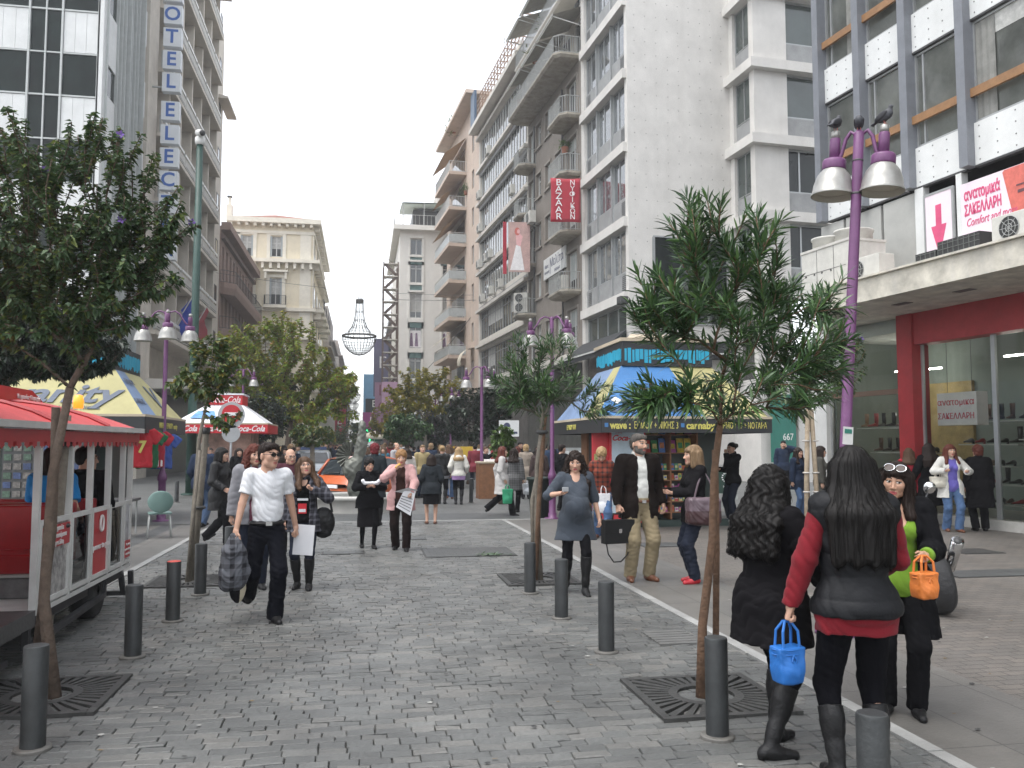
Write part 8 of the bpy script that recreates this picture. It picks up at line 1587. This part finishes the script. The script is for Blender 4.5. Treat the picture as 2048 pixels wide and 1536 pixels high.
# 9 long haired woman, back to the camera
w9 = person('woman seen from behind with long black hair, quilted black vest, red sleeves', (2.49, 4.04), 168, 1.69, True, SKIN, ('long', H_BLK, .45, .098), .62, head=(0, -3, 0), hz=.9, fL=(-.115, 0, 0, 0), fR=(.125, .03, 0, 0), hL=(-.33, .03, .9), pL=(-.8, -.6, 0), hR=(.2, .27, 1.05), cL=60,
            tops=[TP('shirt', cloth('red_jersey', (.15, .006, .012)), g=.017, hem=-.12, fold=.006, ga=.014), TP('vest', M('black_nylon', (.0065, .007, .0085), .62, .1, 6, .15, 60, spec=.25), sl=0, g=.046, hem=-.03, quilt=.115, collar=True, fold=.0035)], bottom=('leggings', cloth('black_leggings', (.008, .008, .011)), 'p', dict(r=(.099, .069, .058), fold=.0025)), shoes=('boot', BLKL, .3, .02))
MB().use(CHR).tube([V3(.205*math.cos(a), .15*math.sin(a)-.008, .872) for a in np.linspace(3.4, 6.0, 17)], .006, 5, False).build('vest_trim', w9.root)
BLUEB = M('blue_nonwoven', (.012, .12, .4), .55, .08, 12, .2, 200); ORB = M('orange_nonwoven', (.6, .17, .03), .55, .08, 12, .2, 200)
tote(w9.w(w9.palm[-1])+Vector((0, 0, -.0)), R(8), 'small bright blue gift bag held low by the woman with red sleeves', BLUEB, .085, .18, .05, .13)
# 10 woman in green top
GRT = cloth('green_top', (.13, .24, .02))
w10 = person('smiling woman in green top with sunglasses on dark hair, open black coat', (3.4, 5.02), -30, 1.585, True, SKIN2, ('bang', H_DBR, .22), .62, head=(-12, -4, -6), fL=(-.09, .05, 0, 0), fR=(.1, 0, 0, 0), hL=(-.15, .3, 1.13), pL=(-.45, -1, -.5), cL=45, tL=(.5, .5, .6), hR=(.24, .1, .9), bust=True, gaze=-.004,
             tops=[TP('top', GRT, g=.015, hem=-.08, v=.16, fold=.0035), TP('coat', BLACK, g=.035, hem=-.36, fl=.03, open=(.105, .14), collar=True, sl=1.8, cuff=.065)], bottom=('trousers', BLACK, 'p', dict(r=(.098, .074, .068))), shoes=('shoe', BLKL, 0))
hd = w10.hd; mb = MB()
for q_ in (-1, 1): mb.use(M('lens_brown', (.09, .07, .06), .1, 0)).add([hd((q_*.036+.033*math.cos(a), .083-.018*math.sin(a)-.012*abs(math.cos(a)), .097+.022*math.sin(a))) for a in [i*.5236 for i in range(12)]], [tuple(range(12))]); mb.use(CHR).tube([hd((q_*.036+.033*math.cos(a), .084-.018*math.sin(a)-.012*abs(math.cos(a)), .097+.022*math.sin(a))) for a in [i*.5236 for i in range(13)]], .003, 5, False); mb.use(BLKL).tube([hd((q_*.068, .07, .095)), hd((q_*.096, .0, .06))], .004, 5)
mb.build('sunglasses', w10.root)
tote(w10.w(w10.palm[-1])+Vector((-.02, -.03, .02)), R(10), 'small bright orange gift bag held up by the woman in green', ORB, .08, .15, .045, .1)
# 11.. shoe shop strollers
w11 = person('auburn haired woman in white jacket, violet top and jeans by the shoe shop', GP(1905, 1063), -14, 1.7, True, SKIN, ('bang', H_RED, .24), 1.15, head=(6, 2, 0), wide=1.08, fL=(-.09, .1, 0, 0), fR=(.09, -.05, 0, 0), hL=(-.2, .28, 1.2), hR=(.2, .26, 1.22), cL=60, cR=60, pL=(-1, -.3, -.8), pR=(1, -.3, -.8), tops=[TP('top', cloth('violet_top', (.13, .11, .4)), hem=-.1, neck=.08), TP('jacket', cloth('white_jacket', (.55, .54, .5)), g=.028, hem=-.22, fl=.03, open=(.075, .11), collar=True)], bottom=('jeans', DENIM, 'p', dict(r=(.1, .075, .08), fold=.006)), shoes=('shoe', BROWNL, 0))
tote(w11.w((.28, .08, 1.32)), R(-20), 'cream shoulder bag of the woman in white jacket', M('cream_bag', (.55, .52, .44), .5), .15, .2, .06, .22, name='shoulder_bag')
person('red haired person in long black coat looking at the shop window', GP(1962, 1062), 160, 1.68, True, SKIN, ('puff', H_RED), 1.3, wide=1.15, hL=(-.25, .05, .88), hR=(.25, .05, .88), tops=[TP('coat', BLACK2, g=.036, hem=-.42, fl=.03, collar=True)], bottom=('trousers', BLACK, 'p', dict(r=(.1, .078, .075))), shoes=('shoe', BLKL, 0))
person('long haired woman in knee length dark coat and red scarf at the window', GP(1862, 1052), 165, 1.72, True, SKIN, ('long', H_DBR, .34), 1.3, hL=(-.3, .1, 1.0), hR=(.25, .2, 1.05), tops=[TP('coat', BLACK, g=.034, hem=-.46, fl=.03, collar=True)], bottom=('trousers', BLACK, 'p'), shoes=('boot', BLKL, .3))
person('woman in red jacket half hidden beside the red shop column', GP(1822, 1050), 150, 1.62, True, SKIN, ('bang', H_BR, .2), 1.4, hL=(-.2, .3, 1.0), tops=[TP('jacket', cloth('red_coat', (.33, .015, .03)), g=.03, hem=-.16)], bottom=('trousers', BLACK, 'p'), shoes=('shoe', BLKL, 0))
person('woman in grey jacket, white shirt and dark glasses walking by the white column', (at(1640, 900, 17.5).x, 17.5), 62, 1.66, True, SKIN, ('bang', H_DBR, .14), 1.3, glasses=(EYED, EYED, .0, .028), tops=[TP('shirt', SHW, hem=-.05), TP('jacket', cloth('grey_brown', (.06, .058, .05)), g=.028, hem=-.2, open=(.03, .07), collar=True)], bottom=('trousers', BLACK, 'p'), shoes=('shoe', BLKL, 0), **STD)
person('officer in dark uniform talking on a phone in the shadowed passage', (at(1567, 900, 27).x, 27.), -30, 1.82, False, SKIN, ('short', H_BLK), 1.8, hL=(-.12, .12, 1.55), pL=(-1, 0, -.6), hR=(.26, .05, .9), tops=[TP('jacket', NAVYC, g=.03, hem=-.12)], bottom=('trousers', BLACK, 'p'), shoes=('shoe', BLKL, 0))
person('dark haired woman in dark jacket passing behind the wooden stakes', (at(1596, 900, 18.5).x, 18.5), 20, 1.62, True, SKIN, ('long', H_DBR, .25), 1.5, tops=[TP('jacket', NAVYC, g=.03, hem=-.2)], bottom=('jeans', DENIM, 'p'), shoes=('shoe', BLKL, 0), **STD)
person('woman with hair bun in dark jacket and white shoes by the green banner', GP(1467, 1043), -75, 1.74, True, SKIN, ('bun', H_BLK), 1.15, fL=(-.09, .04, 0, 0), fR=(.09, 0, 0, 0), hL=(-.06, .22, 1.5), hR=(.12, .26, 1.15), pL=(-.6, -1, -1), cL=60, cR=60, tops=[TP('jacket', BLACK, g=.026, hem=-.1, collar=True)], bottom=('jeans', DDEN, 'p', dict(r=(.1, .076, .085))), shoes=('shoe', M('white_shoe', (.6, .6, .58), .5), 0))
RPL = plaid('red_plaid', (.2, .035, .015), (.02, .012, .012), 11)
person('short blond person in red plaid shirt and jeans bending over a crutch', GP(1205, 1076), -18, 1.66, True, SKIN, ('puff', H_BLO), 1.1, lean=14, head=(0, -26, 0), fL=(-.1, .12, 0, 0), fR=(.1, -.1, 0, 0), hL=(-.24, .18, .92), hR=(.24, .2, .95), tops=[TP('shirt', RPL, g=.026, hem=-.08, collar=True)], bottom=('jeans', DENIM, 'p', dict(r=(.1, .078, .08), fold=.006)), shoes=('shoe', BROWNL, 0))
p = G(1185, 1078); tag(MB().use(CHR, True).tube([(0, 0, 0), (.05, .05, .95), (.06, .06, 1.1)], .014, 8).use(DKF).tube([(.0, .05, .92), (.12, .05, .92)], .018, 6).build('crutch', None, p), 'metal crutch of the person in red plaid', 'crutch'); tote(Vector((p.x+.2, p.y, .95)), 0, 'white plastic bag beside the person in red plaid', PAPER, .13, .34, .06, .14)
# middle distance
person('woman in black jacket and knee length skirt walking away on the cobbles', GP(862, 1048), 176, 1.48, True, SKIN, ('bang', H_DBR, .12), 1.2, wide=1.12, fL=(-.1, .05, 0, 0, 14), fR=(.1, -.02, 0, 0, 14), hL=(-.22, .15, 1.0), hR=(.22, .15, 1.0), tops=[TP('jacket', cloth('charcoal', (.022, .026, .03)), g=.032, hem=-.14, fl=.03, collar=True)], bottom=('skirt', BLACK2, 'skirt', dict(hem=.5, fl=.02)), shoes=('shoe', BROWNL, 0))
w19 = person('auburn haired woman in pale grey coat striding right with green bag', GP(1004, 1031), 84, 1.66, True, SKIN, ('long', H_RED, .24), 1.1, head=(-6, 2, 0), hz=.885, fL=(-.06, -.38, .1, -35), fR=(.07, .26, 0, 6), hL=(-.24, -.1, .9), hR=(.24, .05, .9), tops=[TP('coat', cloth('pale_coat', (.4, .385, .37)), g=.03, hem=-.34, fl=.05, collar=True, fold=.006)], bottom=('trousers', BLACK, 'p', dict(r=(.095, .074, .08))), shoes=('shoe', BLKL, 0))
tote(w19.w((.27, .12, .78)), R(5), 'flat green paper bag beside the woman in pale grey coat', M('green_paper', (.02, .25, .12), .6), .13, .34, .05, .1)
person('dark haired woman in grey checked coat behind the pale grey coat', (w19.root.location.x+.45, w19.root.location.y+.9), 160, 1.6, True, SKIN, ('mane', H_DBR, .22), 1.5, tops=[TP('coat', plaid('grey_check', (.12, .12, .12), (.05, .05, .05), 16), g=.032, hem=-.3)], bottom=('trousers', BLACK, 'p'), shoes=('shoe', BLKL, 0), **STD)
person('blond woman in white hoodie with lilac hem and black boots walking away', GP(917, 1009), 174, 1.62, True, SKIN, ('long', H_BLO, .26), 1.25, fL=(-.08, .05, 0, 0), fR=(.08, 0, 0, 0), hL=(-.24, .12, 1.), hR=(.24, .15, 1.0), tops=[TP('shirt', cloth('lilac', (.33, .2, .4)), hem=-.15), TP('hoodie', cloth('cream_hoodie', (.55, .53, .48)), g=.032, hem=-.03, hood=True)], bottom=('leggings', BLACK, 'p', dict(r=(.095, .066, .056))), shoes=('boot', BLKL, .36))
person('blond woman in black leather jacket with fur hood walking away', GP(884, 1008), 168, 1.66, True, SKIN, ('bun', H_BLO), 1.3, fL=(-.08, .05, 0, 0), fR=(.08, 0, 0, 0), tops=[TP('shirt', GREYC_, hem=-.14), TP('jacket', BLKL, g=.034, hem=-.06, hood=True)], bottom=('leggings', BLACK, 'p', dict(r=(.095, .066, .056))), shoes=('boot', BLKL, .34), **STD)
person('person in blue jeans beside the fur hood woman walking away', GP(898, 1000, .05, .4), 178, 1.7, False, SKIN, ('curly', H_BR, .14), 1.5, hz=.885, fL=(-.08, -.2, .05, -20), fR=(.1, .15, 0, 0), tops=[TP('jacket', GREYC_, g=.03, hem=-.1)], bottom=('jeans', DENIM, 'p', dict(r=(.1, .076, .075))), shoes=('shoe', BROWNL, 0), **STD)
w23 = person('dyed red haired woman with dark jacket walking away past the fountain', GP(738, 1052, .1), 172, 1.72, True, SKIN, ('puff', H_DYE), 1.2, hz=.885, fL=(-.1, -.4, .16, -55), fR=(.1, .12, 0, 0), tops=[TP('jacket', cloth('dark_teal', (.022, .028, .032)), g=.034, hem=-.28, fl=.02, collar=True)], bottom=('tights', BLACK, 'p'), shoes=('boot', BLKL, .3), **STD)
person('dark haired man in navy jacket and jeans walking away by the green pole', GP(404, 1054), 160, 1.74, False, SKIN, ('short', H_GR), 1.15, wide=1.08, fL=(-.09, .0, 0, 0), fR=(.1, -.16, .02, -10), hL=(-.24, .12, .95), hR=(.22, .16, .96), tops=[TP('jacket', NAVYC, g=.036, hem=-.12, collar=True)], bottom=('jeans', cloth('mid_denim', (.035, .06, .11)), 'p', dict(r=(.1, .08, .078))), shoes=('shoe', BLKL, 0))
person('short dark haired woman in black coat stepping right behind thin stake', GP(438, 1090), 70, 1.66, True, SKIN, ('bang', H_BLK, .1), 1.05, hz=.885, wide=1.05, fL=(-.07, -.3, .07, -30), fR=(.08, .2, 0, 0), hL=(-.2, .2, 1.), hR=(.22, .2, 1.), tops=[TP('coat', BLKL, g=.034, hem=-.26, fl=.02, collar=True)], bottom=('trousers', BLACK, 'p', dict(r=(.095, .075, .075))), shoes=('boot', BLKL, .12))
person('curly brown haired woman in grey hooded jacket partly behind the man in white', (at(508, 950, 10.6).x, 10.6), 15, 1.7, True, SKIN, ('mane', H_RED, .2, .095), 1., head=(10, 0, 0), fL=(-.09, .1, 0, 0), fR=(.09, -.2, .02, -10), tops=[TP('shirt', cloth('plum', (.12, .03, .05)), hem=-.12), TP('jacket', cloth('heather_grey', (.2, .2, .215)), g=.036, hem=-.12, hood=True, open=(.04, .07))], bottom=('jeans', DDEN, 'p'), shoes=('shoe', BLKL, 0), **STD)
person('older man in maroon jacket behind the man in white', (at(580, 950, 13.6).x, 13.6), 12, 1.63, False, SKIN, ('bald', H_GR), 1.15, head=(12, -4, 0), wide=1.1, glasses=(EYED, None, .0, .026), tops=[TP('jacket', cloth('maroon_cloth', (.06, .016, .025)), g=.036, hem=-.12, collar=True)], bottom=('trousers', BLACK, 'p'), shoes=('shoe', BLKL, 0), hL=(-.2, .25, 1.1), hR=(.26, .05, .9))
person('man in black sweater facing the news rack left of the blue kiosk', (at(1108, 900, 21.5).x+.15, 21.3), 120, 1.7, False, SKIN, ('short', H_DBR), 1.4, hR=(.2, .3, 1.3), hL=(-.24, .1, .95), tops=[TP('sweater', BLACK, g=.026, hem=-.1)], bottom=('jeans', BLACK2, 'p'), shoes=('shoe', BLKL, 0))
person('short blond woman in beige coat walking away behind the oleander trunk', GP(1052, 998), 172, 1.68, True, SKIN, ('puff', H_BLO), 1.3, wide=1.08, tops=[TP('coat', cloth('beige_coat', (.25, .21, .17)), g=.034, hem=-.36, fl=.03, collar=True)], bottom=('trousers', BLACK, 'p'), shoes=('shoe', BLKL, 0), **STD)
w30 = person('dark haired woman in brown coat carrying silver bags behind the slim trunk', GP(1086, 1012, -.1), 165, 1.62, True, SKIN, ('bang', H_DBR, .14), 1.3, wide=1.1, tops=[TP('coat', cloth('brown_coat', (.05, .035, .033)), g=.034, hem=-.26, fl=.02)], bottom=('trousers', BLACK, 'p'), shoes=('boot', BLKL, .2), **STD)
tote(w30.w((-.32, .02, .8)), 0, 'shiny silver carrier bags beside the slim oleander trunk', M('silver_bag', (.4, .42, .44), .3, .3, 20, metal=.4), .18, .3, .09, .12)
w31 = person('woman with pinned light hair raising one arm above the wooden box', (at(972, 900, 27.6).x, 27.8), 60, 1.62, True, SKIN, ('bun', H_BR), 1.5, head=(-10, 10, 0), hR=(.25, .42, 1.5), hL=(-.2, .2, 1.1), pR=(1, 0, -1), tops=[TP('top', BLACK, g=.026, hem=-.1)], bottom=('jeans', DDEN, 'p'), shoes=('shoe', BLKL, 0))
for a in ((815, 24.5, 178, 1.58, ('bang', H_DBR, .15), cloth('cream_knit', (.5, .46, .42)), DENIM, 'dark haired woman in cream knit and jeans walking away behind pink cardigan'), (768, 31, -30, 1.6, ('long', H_BR, .22), cloth('teal_top', (.02, .1, .15)), DDEN, 'long brown haired woman in teal top beyond the orange car'), (792, 29, 60, 1.75, ('bald', H_GR), cloth('pale_grey_shirt', (.33, .33, .34)), BLACK, 'balding man in pale shirt right of the woman in teal'), (845, 27, 10, 1.68, ('short', H_LBR), cloth('tan_vest', (.3, .24, .12)), NAVYC, 'fair haired person in tan waistcoat behind the woman in black skirt'), (862, 32, 170, 1.72, ('puff', H_LBR), NAVYC, BLACK, 'light haired person in navy coat left of slim purple lamp'), (913, 33, 0, 1.62, ('bang', H_BR, .1), cloth('violet_blue', (.05, .05, .16)), BLACK, 'woman in violet blue top before the yellow cart'), (950, 31, 175, 1.7, ('short', H_BLK), cloth('dark_red', (.15, .02, .03)), DDEN, 'man in dark red jacket left of the lamp with wooden box'), (1035, 31, 168, 1.62, ('long', H_RED, .2), GREYC_, BLACK, 'auburn haired woman in grey behind the beige coat'), (1040, 34, 30, 1.78, ('short', H_BLK), BLACK, BLACK, 'tall dark haired man in black above the beige coat woman'), (1090, 27, 178, 1.75, ('short', H_BLK), cloth('dark_blue_vest', (.02, .04, .08)), NAVYC, 'man in dark blue padded vest right of the slim trunk'), (735, 30, 170, 1.6, ('bang', H_BR, .12), GREYC_, BLACK, 'brown haired woman in grey right of the bronze statue'), (690, 42, 5, 1.78, ('short', H_BLK), BLACK2, BLACK, 'man in dark suit jacket facing viewer above the orange car'), (652, 44, 0, 1.76, ('short', H_BLK), cloth('olive_black', (.02, .02, .015)), BLACK, 'dark dressed man beside the silver police car'), (478, 24, 20, 1.6, ('long', H_DBR, .2), BLACK, DDEN, 'woman in black left of the no entry sign'), (548, 19, 15, 1.7, ('short', H_BLK), cloth('dk_brown', (.03, .022, .018)), BLACK, 'dark haired man half hidden behind the man in white')):
    px, Y, d, H, hr, tm, bm, lab = a; person(lab, (at(px, 900, Y).x, Y), d, H, hr[0] not in ('short', 'bald'), SKIN, hr, 1.6, tops=[TP('jacket', tm, g=.03, hem=-.12 if d < 100 else -.2)], bottom=('trousers', bm, 'p'), shoes=('shoe', BLKL, 0), fL=(-.09, .08, 0, 0), fR=(.09, -.12, 0, 0), **STD)
# passengers
for p, d, hr, tm, lab, fem in (((-2.9, 8.78, .0), 172, ('bang', H_DBR, .1), cloth('sky_blue_shirt', (.015, .2, .5)), 'passenger in bright blue shirt seated in the train, seen from behind', True), ((-2.8, 9.4, 0), 176, ('short', H_BLK), BLACK, 'passenger in black with glasses seated toward the front of the train', False)):
    person(lab, (p[0], p[1], .04), d, 1.7, fem, SKIN, hr, 1.1, seated=True, hz=.84, wide=1.1, head=(-50 if not fem else -10, 0, 0), fL=(-.1, .48, .42, 0), fR=(.1, .48, .42, 0), hL=(-.25, .3, .95), hR=(.22, .12, .98), tops=[TP('shirt', tm, g=.024, hem=-.06, sl=.8 if fem else 2)], bottom=('trousers', DDEN, 'p'), shoes=('shoe', BLKL, 0), glasses=None if fem else (EYED, None, .0, .026))
# far crowd: eight kinds, copied
PROT = []
for i, (fem, hr, tm, bm, what, kw) in enumerate(((False, ('short', H_BLK), BLACK2, DDEN, 'black jacket', {}), (False, ('short', H_DBR), NAVYC, BLACK, 'navy coat', dict(hem=-.3)), (True, ('long', H_DBR, .22), BLACK, BLACK, 'black coat, long hair', dict(hem=-.3)), (True, ('bang', H_LBR, .12), cloth('sand_coat', (.24, .2, .15)), BLACK, 'sand coloured coat', dict(hem=-.35)), (False, ('short', H_GR), cloth('mid_grey', (.1, .1, .105)), DDEN, 'grey jacket', {}), (True, ('bang', H_BR, .15), cloth('crowd_red', (.28, .03, .035)), DDEN, 'red jacket', {}), (False, ('short', H_BLK), cloth('crowd_white', (.5, .5, .5)), DENIM, 'white shirt and jeans', {}), (True, ('long', H_BLO, .2), cloth('crowd_brown', (.06, .035, .025)), DENIM, 'brown jacket, fair hair', {}))):
    o = person('x', (0, -30), 0, 1.75, fem, SKIN, hr, 2.6, fL=(-.09, .14, 0, 0), fR=(.09, -.18, .02, -10), tops=[TP('jacket', tm, g=.03, hem=kw.get('hem', -.12))], bottom=('trousers', bm, 'p'), shoes=('shoe', BLKL, 0), group='far pedestrians in the crowd', **STD); PROT.append((o.root, what))
used = set(); rc = random.Random(21)
def crowd(px, Y, k=None):
    k = rc.choice((0, 0, 1, 1, 2, 2, 3, 4, 4, 5, 6, 7)) if k is None else k; r0, what = PROT[k]; o = r0 if k not in used else copy_tree(r0); used.add(k); away = rc.random() < .5; o.location = (at(px, 900, Y).x, Y, 0); o.rotation_euler = (0, 0, R(180*(not away)+rc.uniform(-40, 40))); s = rc.uniform(.88, 1.02); o.scale = (s, s, s); o['label'] = 'far pedestrian in %s within the distant crowd' % what
for k in range(8): crowd(560+k*12+rc.uniform(-4, 4), 46+rc.uniform(-3, 5), k)
for n, a, b, y0, y1 in ((10, 545, 640, 48, 60), (16, 630, 705, 50, 90), (10, 640, 700, 90, 150), (12, 735, 800, 48, 75), (12, 800, 880, 38, 60), (16, 880, 1010, 37, 55), (5, 985, 1060, 36, 48), (8, 540, 600, 30, 42), (6, 380, 470, 26, 36), (8, 1000, 1120, 33, 44)):
    for i in range(n): crowd(a+(b-a)*(i+rc.random())/n, rc.uniform(y0, y1))
# ---------------------------------------------------------------- air over the street
hz = MB().box(-70, 70, -12, 430, -1.2, 46).build('haze'); tag(hz, 'thin pale air haze filling the whole street', 'haze', kind='stuff')
_hm = bpy.data.materials.new('haze'); _hm.use_nodes = True; _N = _hm.node_tree.nodes; _N.remove(_N['Principled BSDF']); _v = _N.new('ShaderNodeVolumePrincipled'); _v.inputs['Color'].default_value = (.95, .97, 1, 1); _v.inputs['Density'].default_value = .0012; _v.inputs['Anisotropy'].default_value = .3
_hm.node_tree.links.new(_v.outputs[0], _N['Material Output'].inputs['Volume']); hz.data.materials.append(_hm)
